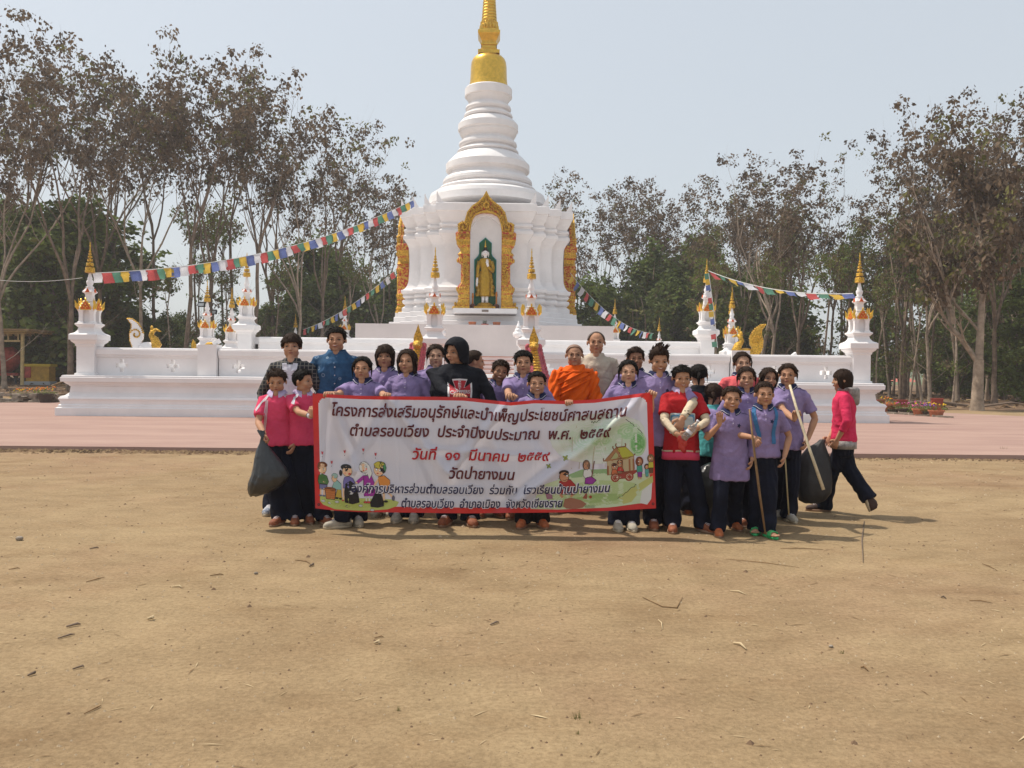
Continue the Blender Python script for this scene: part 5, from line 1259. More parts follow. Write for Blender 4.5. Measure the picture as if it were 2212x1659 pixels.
            co += no * (w_ * s * (1 if robe else 1.6))[:, None]; me.vertices.foreach_set('co', co.ravel())
            me.update(); me.shade_smooth(); P.bvh = BVHTree.FromPolygons([tuple(c) for c in co], [tuple(p.vertices) for p in me.polygons]); return None
        job = dict(g=g, vox=.0095, it=2, name='robe' if shirt is ORNG else 'hoodie' if hair == 'hood' else 'shirt', mats=shirt, root=root, fin=fin_sh); JOBS.append(job); P.shirtjob = job
    if collar is not None:
        def cring(dr, dz, front, g):
            n = 30; rows = [[], [], []]
            for k in range(n + 1):
                a = radians(16) + (2 * pi - radians(32)) * k / n; f = abs(((a + pi) % (2 * pi)) - pi); fr_ = float(sstep(1.2, .3, f))
                for r_, (rad, z) in enumerate(((nr * 1.18, .044), (nr * 1.30, .050), (nr * 1.30 + .017 * s + .006 * fr_, .022 - .026 * fr_ * front))):
                    rr = rad + dr; q = UB((rr * 1.10 * sin(a), .012 * s - rr * cos(a) * 1.02 - .004, zs + z * s + dz - .012 * fr_ * s * (r_ > -1))); rows[r_].append(tuple(q))
            g.loft(rows, 0, False, False); o = len(g.v)
            g.loft([[(p[0] * 1.0, p[1], p[2] - .004) for p in r_] for r_ in rows], 0, False, False)
        g = G(); cring(0, 0, 1, g); c_ = g.build('collar', collar, root, True)
        if stripe:
            g = G(); pts = []
            for k in range(31):
                a = radians(18) + (2 * pi - radians(36)) * k / 30; f = abs(((a + pi) % (2 * pi)) - pi); fr_ = float(sstep(1.2, .3, f)); rr = nr * 1.30 + .013 * s + .005 * fr_
                pts.append(UB((rr * 1.10 * sin(a), .012 * s - rr * cos(a) * 1.02 - .007, zs + (.027 - .021 * fr_) * s - .012 * fr_ * s)))
            g.tube(pts, .0022 * s, 4); g.build('collar_stripe', WSTR, c_, True)
    # ---- shoes
    for (fx, fy, fz, fyaw) in P.feet:
        FM_ = Matrix.Translation((fx, fy, fz)) @ Matrix.Rotation(radians(fyaw), 4, 'Z') @ (Matrix.Rotation(radians(-68 if fz > .05 else 0), 4, 'X')) @ Matrix.Diagonal((s * 1.0, s * 1.0, s * 1.0, 1))
        def fb(gg, name, mat, par=None):
            gg.v = [tuple(FM_ @ Vector(v)) for v in gg.v]; return gg.build(name, mat, par or root, True)
        def outline(o, n=24):
            return [((.040 + o) * sin(q) * (1.0 if cos(q) < 0 else 1.08) * (1 - .1 * max(0, -cos(q))), -.035 - (.118 + o) * cos(q)) for q in [2 * pi * k / n for k in range(n)]]
        if shoes is SANDAL:
            up = fb(G().prism(outline(.0), .002, .022, lambda a, b, t: (a, b, t)), 'sandal_sole', SANDAL)
            g = G(); 
            for yy, hw in ((-.085, .044), (-.055, .044)): g.tube([(-hw, yy - .01, .02), (-hw * .75, yy, .052), (0, yy + .005, .064), (hw * .75, yy, .052), (hw, yy - .01, .02)], [.012] * 5, 6, squash=(1.3, .5))
            fb(g, 'strap', SANDAL, up)
            g = G(); g.loft([[(w_ * cos(q), y_, .024 + h_ * max(0, sin(q))) for q in [pi * k / 9 for k in range(10)] + [pi * 1.5]] for y_, w_, h_ in ((.06, .022, .04), (.03, .03, .07), (-.03, .034, .05), (-.09, .038, .03), (-.115, .034, .02))])
            for k in range(5): g.ell((-.03 + .0148 * k, -.128 - .006 * (2 - abs(k - 1.2)), .034), (.0085, .02, .009), 0, 8, 5)
            fb(g, 'foot', SK[skin])
        else:
            so_ = SOLEW if shoes in (SHOEW, SHOEN) or fz > .05 else SOLE
            so = fb(G().prism(outline(.002), .001, .022, lambda a, b, t: (a, b, t)), 'sole', so_)
            g = G(); g.loft([[(w_ * np.sign(cos(q)) * abs(cos(q)) ** .7, y_, .018 + h_ * max(0, sin(q)) ** .8) for q in [pi * k / 11 for k in range(12)] + [pi * 1.5]] for y_, w_, h_ in ((.080, .012, .03), (.072, .028, .062), (.045, .036, .080), (.01, .037, .082), (-.03, .037, .068), (-.07, .039, .052), (-.105, .039, .042), (-.135, .030, .034), (-.152, .012, .018))])
            up = fb(g, 'shoe', shoes)
            g = G()
            for k in range(4): g.tube([(-.020, -.028 - .016 * k, .082 - .006 * k), (0, -.03 - .016 * k, .090 - .007 * k), (.020, -.028 - .016 * k, .082 - .006 * k)], .0035, 4)
            fb(g, 'laces', WSTR if shoes is not SHOEO else ORANGERED, so)
    if extra: P.extra = extra
    PEOPLE[key] = P
    return P
PEOPLE = {}
FWD, DOWNV, UPV = (0, -1, 0), (0, 0, -1), (0, 0, 1)
grip = ((0, -.6, .1), (0, -.5, -1))
BD = 6.62   # distance of the banner plane
person(1, 'boy in pink polo with white shoulder stripes looking down, holding a black rubbish bag', 598, 795, 7.05, yaw=4, hyaw=6, hpitch=14, hair='short', skin=1, shirt=PINK, collar=LILAC, stripe=False, shoes=SHOEB, Rr=(571, 938, 6.78), rpole=(-1, .8, -.3), curlR=1.25, fingerR=((.1, -.5, -.9), (.8, .2, -.3)), feet=[(640, 7.02, 12), (606, 6.98, -14)], hem=.50)
person(2, 'person with dark bowl haircut in plaid jacket over white shirt at the back left', 630, 718, 7.6, yaw=5, hyaw=4, hpitch=4, hair='bowl', hairmat=HAIRB, skin=0, shirt=PLAID, collar=None, sleeve=1.95, feet=[(648, 7.5, 5), (590, 7.5, -5)], shoes=SHOEN, hem=.46)
person(3, 'boy in pink polo seen in profile, raising his wristbanded fist at the banner corner', 655, 795, 7.1, yaw=28, hyaw=48, hair='short', skin=1, shirt=PINK, collar=LILAC, stripe=False, Rr=(682, 905, 6.72), rpole=(-.3, -.3, -1), curlR=1.3, fingerR=((0, -.15, 1), (.5, .9, 0)), feet=[(703, 7.02, 40), (668, 7.1, 25)], hem=.50)
person(4, 'smiling man in dark blue patterned button shirt', 727, 705, 7.7, yaw=3, hair='short', skin=1, shirt=DOTS, collar=DOTS, stripe=False, smile=True, W=1.12, sleeve=1.4, shoes=SHOED, feet=[(740, 7.6, 6), (704, 7.6, -8)])
person(5, 'girl in purple polo with tied hair gripping the left end of the banner top', 783, 768, 7.12, yaw=2, hyaw=-3, hair='tied', skin=1, Rr=(712, 851, 6.68), L=(841, 855, 6.68), curlL=1.25, curlR=1.25, fingerL=grip, fingerR=grip, lpole=(.15, .3, -1), rpole=(-.15, .3, -1), feet=[(775, 7.0, 18), (741, 6.86, -60)], shoes=SHOEW)
person(6, 'girl in purple polo with thick round black bob haircut', 832, 742, 7.6, yaw=0, hair='bob', skin=1, feet=[(850, 7.5, 0), (818, 7.5, 0)], shoes=SHOEW)
person(7, 'girl in purple polo with long dark hair beside the banner top text', 880, 752, 7.3, yaw=-6, hyaw=-4, hair='long', skin=1, feet=[(897, 7.2, 4), (862, 7.2, -4)], shoes=SHOEW)
person(8, 'round-faced girl in purple polo with hair tied back, left of the black hood', 942, 742, 7.8, yaw=0, hyaw=4, hair='tied', hairmat=HAIRB, skin=0, W=1.12)
person(9, 'heavy-set person in black hoodie with the hood up looking to the left', 985, 730, 7.2, yaw=6, hyaw=-46, hpitch=6, hair='hood', skin=1, shirt=BLKH, collar=None, neckopen=False, W=1.42, sleeve=1.9, hh=.215, Rr=(1010, 870, 6.70), L=(1050, 905, 7.0), curlR=1.1, fingerR=grip, feet=[(1020, 7.06, 12), (968, 7.06, -12)])
person(10, 'boy turned away in profile behind the black hoodie', 1026, 755, 7.9, yaw=70, hyaw=30, hair='crop', skin=1)
person(11, 'smiling curly-haired boy leaning in with tilted head', 1080, 775, 7.5, yaw=10, hroll=14, side=8, hair='curly', skin=2, smile=True)
person(12, 'boy in purple polo standing tall behind the small smiling boy', 1131, 755, 7.4, yaw=-2, hair='short', skin=1, Rr=(1106, 872, 6.70), curlR=1.25, fingerR=grip, rpole=(-.2, .4, -1), W=1.04, smile=False)
person(13, 'small boy with cropped hair grinning over the middle of the banner', 1160, 800, 7.0, yaw=0, hyaw=3, hair='crop', skin=1, smile=True, L=(1228, 868, 6.70), curlL=1.25, fingerL=grip, lpole=(.2, .4, -1), feet=[(1173, 7.0, 16), (1133, 6.98, -16)], shoes=SHOEO, trousers=BLKT)
person(14, 'monk with shaven head in a bright orange robe', 1241, 740, 7.8, yaw=-2, hair='shaven', skin=1, shirt=ORNG, collar=None, W=1.08, sleeve=1.7, hem=.12, trousers=None, L=(1285, 930, 7.6), Rr=(1200, 930, 7.6), neckopen=False, feet=[(.1, 0, 0, 5), (-.1, 0, 0, -5)])
person(15, 'older man with receding hair in a beige cotton shirt with cloth fastenings', 1288, 712, 8.1, yaw=-3, hair='balding', skin=1, shirt=BEIGE, collar=None, W=1.0, sleeve=1.5)
person(16, 'girl in purple polo with side ponytail holding the right end of the banner top', 1357, 775, 7.02, yaw=-4, hyaw=2, hair='tied', skin=0, smile=False, L=(1407, 862, 6.66), curlL=1.2, fingerL=((.1, -.4, .6), (-.4, -.3, -.9)), lpole=(.2, .3, -1), feet=[(1366, 6.92, 3), (1338, 6.92, -3)], shoes=SHOEW)
person(17, 'dark-haired boy in purple shirt half hidden behind the ponytailed girl', 1373, 748, 7.9, yaw=0, hair='short', skin=2)
person(18, 'tall boy with spiky hair whose cream-sleeved arm hangs over the red-shirted boy', 1424, 749, 7.0, yaw=-2, hyaw=4, hpitch=10, hair='spiky', skin=1, L=(1474, 904, 6.69), lpole=(1, -.3, -.35), curlL=.35, fingerL=((-.45, -.1, -1), (-.1, .9, 0)), smile=True, feet=[(1446, 7.05, 4), (1415, 7.0, -5)], sleeve=.86)
person(19, 'boy in red shirt with blue and white chest print holding a clear bottle', 1473, 787, 6.9, yaw=-4, hyaw=4, hpitch=8, hair='short', skin=1, shirt=REDS, collar=LILAC, stripe=False, smile=True, Rr=(1462, 938, 6.62), L=(1505, 925, 6.62), curlL=.9, curlR=1.1, fingerR=((.8, -.3, -.5), (.3, .9, 0)), fingerL=((-.7, -.3, -.5), (-.3, .9, 0)), lpole=(1, .4, -.8), rpole=(-1, .4, -.8), feet=[(1524, 6.86, 28), (1457, 6.86, -10)], hem=.47, W=1.06)
person(20, 'child seen from behind in a black jacket with braided hair', 1509, 785, 7.7, yaw=172, hair='tied', skin=1, shirt=BLKH, collar=None, sleeve=1.9)
person(21, 'child from behind in a teal top with long hair', 1541, 826, 7.6, yaw=165, hair='tied', W=1.15, skin=1, shirt=TEAL, collar=None, hairmat=HAIRB)
person(22, 'child in purple shirt bending down behind the waving boy', 1482, 930, 7.15, yaw=-82, bend=60, H=1.42, hair='short', skin=1, hpitch=20)
person(23, 'girl in coral pink jacket over purple polo at the back right', 1603, 758, 7.95, yaw=0, hair='tied', hairmat=HAIRB, skin=0, shirt=CORALH, smile=True, sleeve=1.9, W=1.05)
person(24, 'smiling girl in purple polo standing behind the two boys at right', 1612, 790, 7.4, yaw=-4, hyaw=-5, hair='tied', skin=1, smile=True, feet=[(1618, 7.5, 0), (1596, 7.3, 0)], shoes=SHOEN)
person(25, 'grinning boy in a long purple polo waving with his right hand', 1580, 832, 6.78, yaw=-3, hroll=4, hpitch=2, hair='crop', skin=1, smile=True, Rr=(1555, 916, 6.62), rpole=(-.6, .1, -1), curlR=.18, fingerR=((-.1, -.2, 1), (.2, -1, 0)), feet=[(1590, 6.98, 12), (1556, 6.7, -8)], shoes=SHOEO, hem=.36, W=1.15)
person(26, 'frowning boy in purple polo with blue straps and green sandals holding a stick', 1651, 822, 6.78, yaw=-5, hyaw=2, hair='crop', skin=1, Rr=(1627, 945, 6.60), rpole=(-1, .6, -.5), curlR=1.1, fingerR=((.3, -.7, -.6), (.5, .3, -.6)), feet=[(1664, 6.66, 14), (1638, 6.8, -20)], shoes=SANDAL, W=1.05, hem=.50)
person(27, 'girl with hair parted and open mouth peeking behind the frowning boy', 1660, 792, 7.75, yaw=5, hroll=6, hair='long', hairmat=HAIRB, skin=1, smile=True)
person(28, 'tall girl in purple polo with ponytail holding a long white pole', 1702, 783, 7.35, yaw=-16, hyaw=-8, hair='tied', skin=1, Rr=(1722, 914, 6.97), rpole=(.2, .0, -1), curlR=1.25, fingerR=((.05, -.2, 1), (.3, -.9, 0)), feet=[(1708, 7.4, 5), (1686, 7.6, -10)], shoes=SHOEW)
person(29, 'girl in hot pink sweater with grey hood turning away, walking at the far right', 1819, 795, 7.75, yaw=-112, hyaw=10, hair='bob', hairmat=HAIRB, skin=1, shirt=PINKH, collar=None, sleeve=1.5, L=None, Rr=(1792, 945, 7.75), hem=.50, feet=[(1780, 7.95, -100), (.06, .20, .13, 12)], shoes=SHOED)

# finish the remeshed parts, all in one evaluation
tmp = []
for j in JOBS:
    me = j['g'].mesh('tmp', []); o = bpy.data.objects.new('tmp', me); COL.objects.link(o)
    r = o.modifiers.new('r', 'REMESH'); r.mode = 'VOXEL'; r.voxel_size = j['vox']; r.adaptivity = 0
    sm = o.modifiers.new('s', 'SMOOTH'); sm.factor = .5; sm.iterations = j['it']; tmp.append(o)
dg = bpy.context.evaluated_depsgraph_get()
for j, o in zip(JOBS, tmp): j['me'] = bpy.data.meshes.new_from_object(o.evaluated_get(dg))
for o in tmp: bpy.data.objects.remove(o, do_unlink=True)
for j in JOBS:
    me = j['me']; res = j['fin'](me)
    if res is not None: me = res.mesh(j['name'], j['mats'])
    else:
        me.materials.clear(); me.materials.append(j['mats'])
    me.name = j['name']; me.shade_smooth(); me.update(); o = bpy.data.objects.new(j['name'], me); COL.objects.link(o); o.parent = j['root']
# ---- prints and stripes laid on the clothes
def on_front(P, x, z, off=.003, back=False):
    o = Vector((x, 1.5 if back else -1.5, z)); dr = Vector((0, -1 if back else 1, 0))
    h = P.bvh.ray_cast(o, dr)
    if h[0] is None: h = P.bvh.find_nearest(Vector((x, -.1, z)))
    return h[0] + (-dr) * off
def decal(P, polys, name, mats, n=1, off=.003):
    g = G()
    for pts, m in polys: g.add([on_front(P, x, z, off + .0012 * (m if isinstance(m, int) else 0)) for x, z in pts], [tuple(range(len(pts)))], m)
    return g.build(name, mats, P.root)
def strip(P, a, b, w, name, mat, n=16, off=.004):
    """narrow band between two local points, shrunk on to the shirt"""
    g = G(); rows = []
    for k in range(n + 1):
        p = Vector(a).lerp(Vector(b), k / n); h = P.bvh.find_nearest(p); q = h[0] + h[1] * off; t = (Vector(b) - Vector(a)).normalized().cross(h[1]).normalized() * w; rows.append([tuple(q - t), tuple(q + t)])
    g.loft(rows, 0, False, False); return g.build(name, mat, P.root)
for k in (1, 3):
    P = PEOPLE[k]
    for sd in (1, -1):
        sh = P.S[sd]; e = P.E[sd]
        for q in (-1, 0, 1):
            strip(P, sh + Vector((-sd * .06, -.05 + .018 * q, .08)), sh.lerp(e, .62) + Vector((sd * .03, -.04 + .018 * q, .03)), .0038, 'sleeve_stripe', WSTR)
            if k == 1 and sd == -1:
                g = G(); x0_ = -.070 + .009 * q; g.loft([[on_front(P, x0_ - .0022 - .02 * (1 - j / 12) ** 2, P.H * .60 + (P.S[1].z - P.H * .60) * j / 12, .004), on_front(P, x0_ + .0022 - .02 * (1 - j / 12) ** 2, P.H * .60 + (P.S[1].z - P.H * .60) * j / 12, .004)] for j in range(13)], 0, False, False); g.build('chest_stripe', WSTR, P.root)
for k in (5, 6, 7, 8, 11, 12, 16, 17, 18, 24, 25, 26, 28):
    P = PEOPLE[k]
    cz = P.H - .016 - P.hh - .022 * P.s
    # placket below the collar and a small dark emblem
    g = G(); rows = []
    for q in range(9):
        z = cz - .02 * P.s - .10 * P.s * q / 8; rows.append([on_front(P, -.009 * P.s, z, .002), on_front(P, .009 * P.s, z, .004)])
    g.loft(rows, 0, False, False); g.build('placket', PURP, P.root)
    for q in range(2): p = on_front(P, 0, cz - (.05 + .04 * q) * P.s, .005); G().ell(p, (.004, .003, .004), 0, 6, 4).build('button', WSTR, P.root)
    ex, ez = .055 * P.s, cz - .11 * P.s
    star = [(ex + (.018 if q % 2 == 0 else .009) * cos(q * pi / 5), ez + (.020 if q % 2 == 0 else .010) * sin(q * pi / 5)) for q in range(10)]
    if k in (18, 25, 26, 12): decal(P, [(star, 0)], 'emblem', [PURPD])
    for sd in (1, -1): strip(P, P.S[sd] + Vector((-sd * .075, -.045, .09)), P.S[sd] + Vector((sd * .03, -.05, .05)), .0028, 'shoulder_piping', PURPD)
# white shirt front and collar of the plaid jacket wearer
P = PEOPLE[2]; cz = P.H - .012 - P.hh - .06 * P.s
g = G(); rows = []
for q in range(15):
    z = cz + .01 - .40 * q / 14; w = .055 + .05 * min(q / 8, 1); rows.append([tuple(on_front(P, -w + 2 * w * i / 8, z, .008)) for i in range(9)])
g.loft(rows, 0, False, False); g.build('white_shirt_front', WSHIRT, P.root, True)
for sd in (1, -1): g = G(); g.add([on_front(P, sd * .012, cz - .05, .016), on_front(P, sd * .065, cz - .035, .014), on_front(P, sd * .07, cz + .02, .02), on_front(P, sd * .03, cz + .025, .02)], [(0, 1, 2, 3)]); g.build('collar', WSHIRT, P.root)
# man in blue: front placket and buttons
P = PEOPLE[4]; cz = P.H - .012 - P.hh - .07 * P.s
for q in range(6): p = on_front(P, .004, cz - .06 - .075 * q, .004); G().ell(p, (.006, .004, .006), 0, 8, 5).build('button', WSTR, P.root)
strip(P, (.012, -.3, cz), (.012, -.3, cz - .5), .0016, 'placket_edge', PURPD, 24)
# older man: cloth fastenings
P = PEOPLE[15]; cz = P.H - .012 - P.hh - .07 * P.s
for q in range(5):
    z = cz - .07 - .075 * q
    strip(P, (-.05, -.3, z), (.05, -.3, z), .004, 'cloth_fastening', M('beige_trim', (.42, .35, .27), .8) if q == 0 else bpy.data.materials['beige_trim'], 8, .006); G().ell(on_front(P, 0, z, .008), (.008, .006, .008), 0, 8, 5).build('knot', bpy.data.materials['beige_trim'], P.root)
strip(P, (0, -.3, cz), (0, -.3, cz - .5), .002, 'front_opening', bpy.data.materials['beige_trim'], 24)
# hoodie print: iron-cross badge with lettering
P = PEOPLE[9]; CRW = M('print_white', (.62, .60, .60), .7); CRR = M('print_red', (.36, .02, .03), .7)
bx, bz = .03, P.H - .012 - P.hh - .07 * P.s - .155
def crosspoly(s_, arm=.5):
    pts = []
    for k in range(4):
        a = k * pi / 2; R2 = Matrix.Rotation(a, 2)
        for p in ((-.12, .20), (-.22, .42), (-.52, .95), (0, 1.0), (.52, .95), (.22, .42), (.12, .20)): v = R2 @ Vector(p); pts.append((v.x * s_ , v.y * s_))
    return pts
def fan(pts, c): return [[(c[0], c[1])] + [pts[k], pts[(k + 1) % len(pts)]] for k in range(len(pts))]
def dpoly(P, pts, mat, off, name, dx=0, dz=0):
    g = G()
    for t in fan(pts, (0, 0)):
        a, b, c = t; n = 5
        grid = []
        for i in range(n + 1): grid.append([on_front(P, dx + (a[0] * (1 - i / n) + (b[0] * (1 - j / n) + c[0] * j / n) * (i / n)), dz + (a[1] * (1 - i / n) + (b[1] * (1 - j / n) + c[1] * j / n) * (i / n)), off) for j in range(n + 1)])
        g.loft(grid, 0, False, False)
    return g.build(name, mat, P.root)
def crs(w): return [(-.05*w, .04), (-.060*w, .06), (-.085*w, .115), (0, .12), (.085*w, .115), (.060*w, .06), (.05*w, .04), (.085, .045), (.135, .085), (.14, 0), (.135, -.06), (.08, -.04), (.05, -.05), (.085, -.11), (0, -.118), (-.085, -.11), (-.05, -.05), (-.08, -.04), (-.135, -.06), (-.14, 0), (-.135, .085), (-.085, .045)]
dpoly(P, [(x * .78, z * .92) for x, z in crs(1)], CRW, .006, 'badge_outline', bx, bz); dpoly(P, [(x * .78 * .86, z * .92 * .88) for x, z in crs(1)], CRR, .009, 'badge', bx, bz)
def text_geo(body, size, bold=0, shear=0, res=4):
    cu = bpy.data.curves.new('t', 'FONT'); cu.body = body; cu.size = size; cu.offset = bold; cu.shear = shear; cu.resolution_u = res; cu.fill_mode = 'FRONT'
    o = bpy.data.objects.new('t', cu); COL.objects.link(o); dg_ = bpy.context.evaluated_depsgraph_get(); me = bpy.data.meshes.new_from_object(o.evaluated_get(dg_))
    v = np.array([tuple(q.co) for q in me.vertices]).reshape(-1, 3); f = [tuple(p.vertices) for p in me.polygons]; bpy.data.objects.remove(o, do_unlink=True); bpy.data.meshes.remove(me); return v, f
def dtext(P, body, cx, cz_, w, h, mat, off, name):
    v, f = text_geo(body, 1, .02); lo, hi = v.min(0), v.max(0); g = G()
    g.add([on_front(P, cx + ((q[0] - lo[0]) / (hi[0] - lo[0]) - .5) * w, cz_ + ((q[1] - lo[1]) / (hi[1] - lo[1]) - .5) * h, off) for q in v], f); return g.build(name, mat, P.root)
for i, ch in enumerate('WEST'): dtext(P, ch, bx, bz + .088 - .021 * i, .026, .016, CRW, .012, 'letter')
dtext(P, 'CHOPPERS', bx, bz - .002, .175, .030, CRW, .012, 'lettering')
dpoly(P, [(-.03, -.015), (.03, -.02), (.035, .015), (-.025, .02)], CRW, .004, 'hood_label', -.05, P.H * .0 + bz + .36) if False else None
# red shirt print, pink under-hem with stripes
P = PEOPLE[19]; PB = M('print_light_blue', (.14, .36, .58), .7); PWm = M('print_pale', (.60, .68, .70), .7); cz = P.H * .655
def rr(w, h, r, n=4):
    pts = []
    for cx_, cy_, a0 in ((w - r, h - r, 0), (-w + r, h - r, pi / 2), (-w + r, -h + r, pi), (w - r, -h + r, 1.5 * pi)):
        for k in range(n + 1): a = a0 + pi / 2 * k / n; pts.append((cx_ + r * cos(a), cy_ + r * sin(a)))
    return pts
dpoly(P, rr(.105, .085, .012), PWm, .004, 'chest_print', 0, cz - .01); dpoly(P, rr(.098, .03, .015), PB, .006, 'print_band', 0, cz + .035)
for sx in (-.052, .052): dpoly(P, rr(.036, .042, .02), PWm, .008, 'print_window', sx, cz + .005)
dpoly(P, rr(.009, .07, .003), REDS, .009, 'print_stem', 0, cz - .005); dpoly(P, rr(.07, .008, .003), PB, .009, 'print_line', 0, cz - .052)
hz = .47 * P.H; g = G()
for a_, z0, z1, mt, nm, ro in ((0, hz - .055, hz + .012, PINK, 'pink_hem', .107), (1, hz + .012, hz + .024, CREAM, 'pale_trim', .1085)):
    g = G(); rows = []
    for z in (z0, z1): rows.append([(ro * P.H * 1.06 * np.sign(cos(q)) * abs(cos(q)) ** .85, .083 * P.H * 1.05 * np.sign(sin(q)) * abs(sin(q)) ** .9 + .004, z + .004 * sin(3 * q)) for q in [2 * pi * k / 40 for k in range(40)]])
    g.loft(rows, 0, True); g.build(nm, mt, P.root, True)
for q in range(3): G().box((-.115 + .014 * q, -.083 - .006 * (2 - q) * -1 , hz - .022), (.0035, .012, .032)).build('hem_stripe', WSTR, P.root)
def wrap(P, a, b, r0, r1, name, mat, n=6):
    a, b = Vector(a), Vector(b); g = G(); pts = [a.lerp(b, k / n) for k in range(n + 1)]
    g.tube(pts, [r0 + (r1 - r0) * k / n + .002 * sin(k * 2.3) for k in range(n + 1)], 14); g.build(name, mat, P.root, True)
for sd in (1, -1): wrap(P, P.S[sd].lerp(P.E[sd], .75), P.E[sd], .036, .035, 'cream_sleeve', CREAM); wrap(P, P.E[sd], P.E[sd].lerp(P.W[sd], .92), .035, .026, 'cream_sleeve', CREAM)
P = PEOPLE[18]; wrap(P, P.S[1].lerp(P.E[1], .93), P.E[1], .043, .042, 'cream_sleeve', CREAM); wrap(P, P.E[1], P.E[1].lerp(P.W[1], .93), .042, .029, 'cream_sleeve', CREAM)
w = P.E[1].lerp(P.W[1], .75); g = G()
for q in range(7): a = q * .9; g.ell(w + Vector((.03 * cos(a), -.036, .03 * sin(a * 1.7))), (.010, .004, .004), 0, 6, 4)
g.build('sleeve_print', BROW, P.root)
# wristbands of the profile boy
P = PEOPLE[3]; d_ = (P.W[-1] - P.E[-1]).normalized()
for q, (mt, t) in enumerate(((WSTR, .02), (DARKSTEEL, .045), (WSTR, .035))):
    g = G(); c = P.W[-1] - d_ * t; g.tube([c - d_ * .006, c + d_ * .006], [.0245, .0245], 14); g.build('wristband', mt, P.root, True)
# backpack straps of the stick boy
P = PEOPLE[26]
for sd in (1, -1): strip(P, P.S[sd] + Vector((-sd * .045, .02, .08)), P.S[sd] + Vector((-sd * .035, -.2, -.24)), .017, 'backpack_strap', BLUES, 16, .006)
# grey hood lying on the back of the pink sweater girl, and grey hem
P = PEOPLE[29]; s = P.s; cz = P.H - .016 - P.hh - .022 * s
g = G(); rows = []
for k in range(10):
    q = k / 9; rows.append([(.10 * s * cos(a) * (1 - .65 * q ** 2), .02 + .052 * s + .026 * sin(a) * 1 + (.012 if 0 < k < 9 else 0) - .02 * (q - .5) ** 2 + .03 * sin(a), cz + .055 * s - .17 * s * q) for a in [2 * pi * j / 16 for j in range(16)]])
g.loft(rows); g.build('grey_hood', GREYF, P.root, True)
g = G(); g.lathe([(.075 * s, cz + .02 * s), (.070 * s, cz + .055 * s), (.060 * s, cz + .055 * s), (.06 * s, cz + .03 * s)], 24, (0, .01, 0)); g.build('grey_neck', GREYF, P.root, True)
g = G(); g.loft([[(.108 * P.H * cos(q), .084 * P.H * sin(q) + .004, z) for q in [2 * pi * k / 36 for k in range(36)]] for z in (.455 * P.H, .51 * P.H)]); g.build('grey_hem', GREYF, P.root, True)
# monk lower robe
P = PEOPLE[14]; g = G(); rows = []
for k in range(14):
    z = .06 + (.56 * P.H - .06) * k / 13; rows.append([(.17 * (1 + .04 * sin(7 * q)) * cos(q), .12 * (1 + .05 * sin(9 * q + z * 4)) * sin(q), z) for q in [2 * pi * j / 40 for j in range(40)]])
g.loft(rows); g.build('lower_robe', ORNG, P.root, True)
g = G(); 
for k in range(5):   # heavy diagonal folds over the chest
    pts = []
    for j in range(12):
        q = j / 11; x = -.17 + .34 * q + 0; z = P.S[1].z - .20 + .03 * k * 1.2 + .17 * q + .015 * k
        h = on_front(P, x * (.95), min(z, P.S[1].z + .03), .004); pts.append(h)
    g.tube(pts, [.004] + [.009] * 10 + [.004], 6)
g.build('robe_folds', ORNG, P.root, True)
# ================================================================ banner
XL, XR = 675.0, 1416.0
def ytop(u): return float(np.interp(XL + u * 741, [675, 715, 780, 840, 945, 1003, 1060, 1107, 1160, 1228, 1290, 1350, 1405, 1416], [849, 852, 855, 856, 857, 858, 864, 869, 864, 866, 863, 855, 848, 848]))
def ybot(u): return float(np.interp(XL + u * 741, [675, 720, 770, 850, 1000, 1200, 1330, 1416], [1098, 1103, 1106, 1107, 1109, 1107, 1103, 1098]))
def crease(u, v, u0, v0, u1, v1, w):
    """distance based ridge along a line on the sheet"""
    ax, ay = (u1 - u0) * 2.77, (v1 - v0) * .93; px_, py_ = (u - u0) * 2.77, (v - v0) * .93
    L2 = ax * ax + ay * ay; t = max(0, min(1, (px_ * ax + py_ * ay) / L2)); dx, dy = px_ - ax * t, py_ - ay * t
    sgn = 1 if (ax * dy - ay * dx) > 0 else -1
    return math.exp(-(dx * dx + dy * dy) / (w * w)) , sgn * math.hypot(dx, dy)
def BS(u, v, off=0.0):
    xl = float(np.interp(v, [0, 1], [681, 675])); xr = float(np.interp(v, [0, 1], [1417, 1409]))
    x = xl + (xr - xl) * u; y = ybot(u) + (ytop(u) - ybot(u)) * v
    dep = 0.0
    dep += .030 * crease(u, v, .98, 1.0, .60, .12, .05)[0] * -1 + .022 * crease(u, v, .93, .95, .52, .02, .06)[0]
    dep += -.020 * crease(u, v, .58, 1.0, .40, .35, .045)[0] + .016 * crease(u, v, .59, 1.0, .70, .45, .05)[0]
    dep += -.020 * crease(u, v, .22, 1.0, .40, .30, .04)[0] + .016 * crease(u, v, .22, 1.0, .10, .45, .05)[0] - .018 * crease(u, v, .05, 1.0, .12, .35, .035)[0] - .016 * crease(u, v, .05, 1.0, .02, .3, .03)[0]
    dep += -.014 * crease(u, v, .45, 1.0, .55, .5, .05)[0] - .010 * crease(u, v, .30, .55, .75, .50, .03)[0]
    dep += .016 * noise.noise(Vector((u * 5.5, v * 2.2, .3))) + .007 * noise.noise(Vector((u * 14, v * 6, 4)))
    for k in range(1, 20): dep += .0016 * math.exp(-((u - k / 20 + .002) / .0022) ** 2)
    p = px(x, y, BD + dep * 1.35); 
    if off: p.y -= off
    return p
def at(x, y): return ((x - XL) / 741.0, (1103.0 - y) / (1103.0 - 856.0))
def BP(x, y, off): u, v = at(x, y); return BS(u, v, off)
VW = M('banner_vinyl_white', (.66, .66, .75), .33, spec=.5, trans=.25); VR = M('banner_vinyl_red', (.60, .03, .03), .35, spec=.5, trans=.2, var=(3, .15))
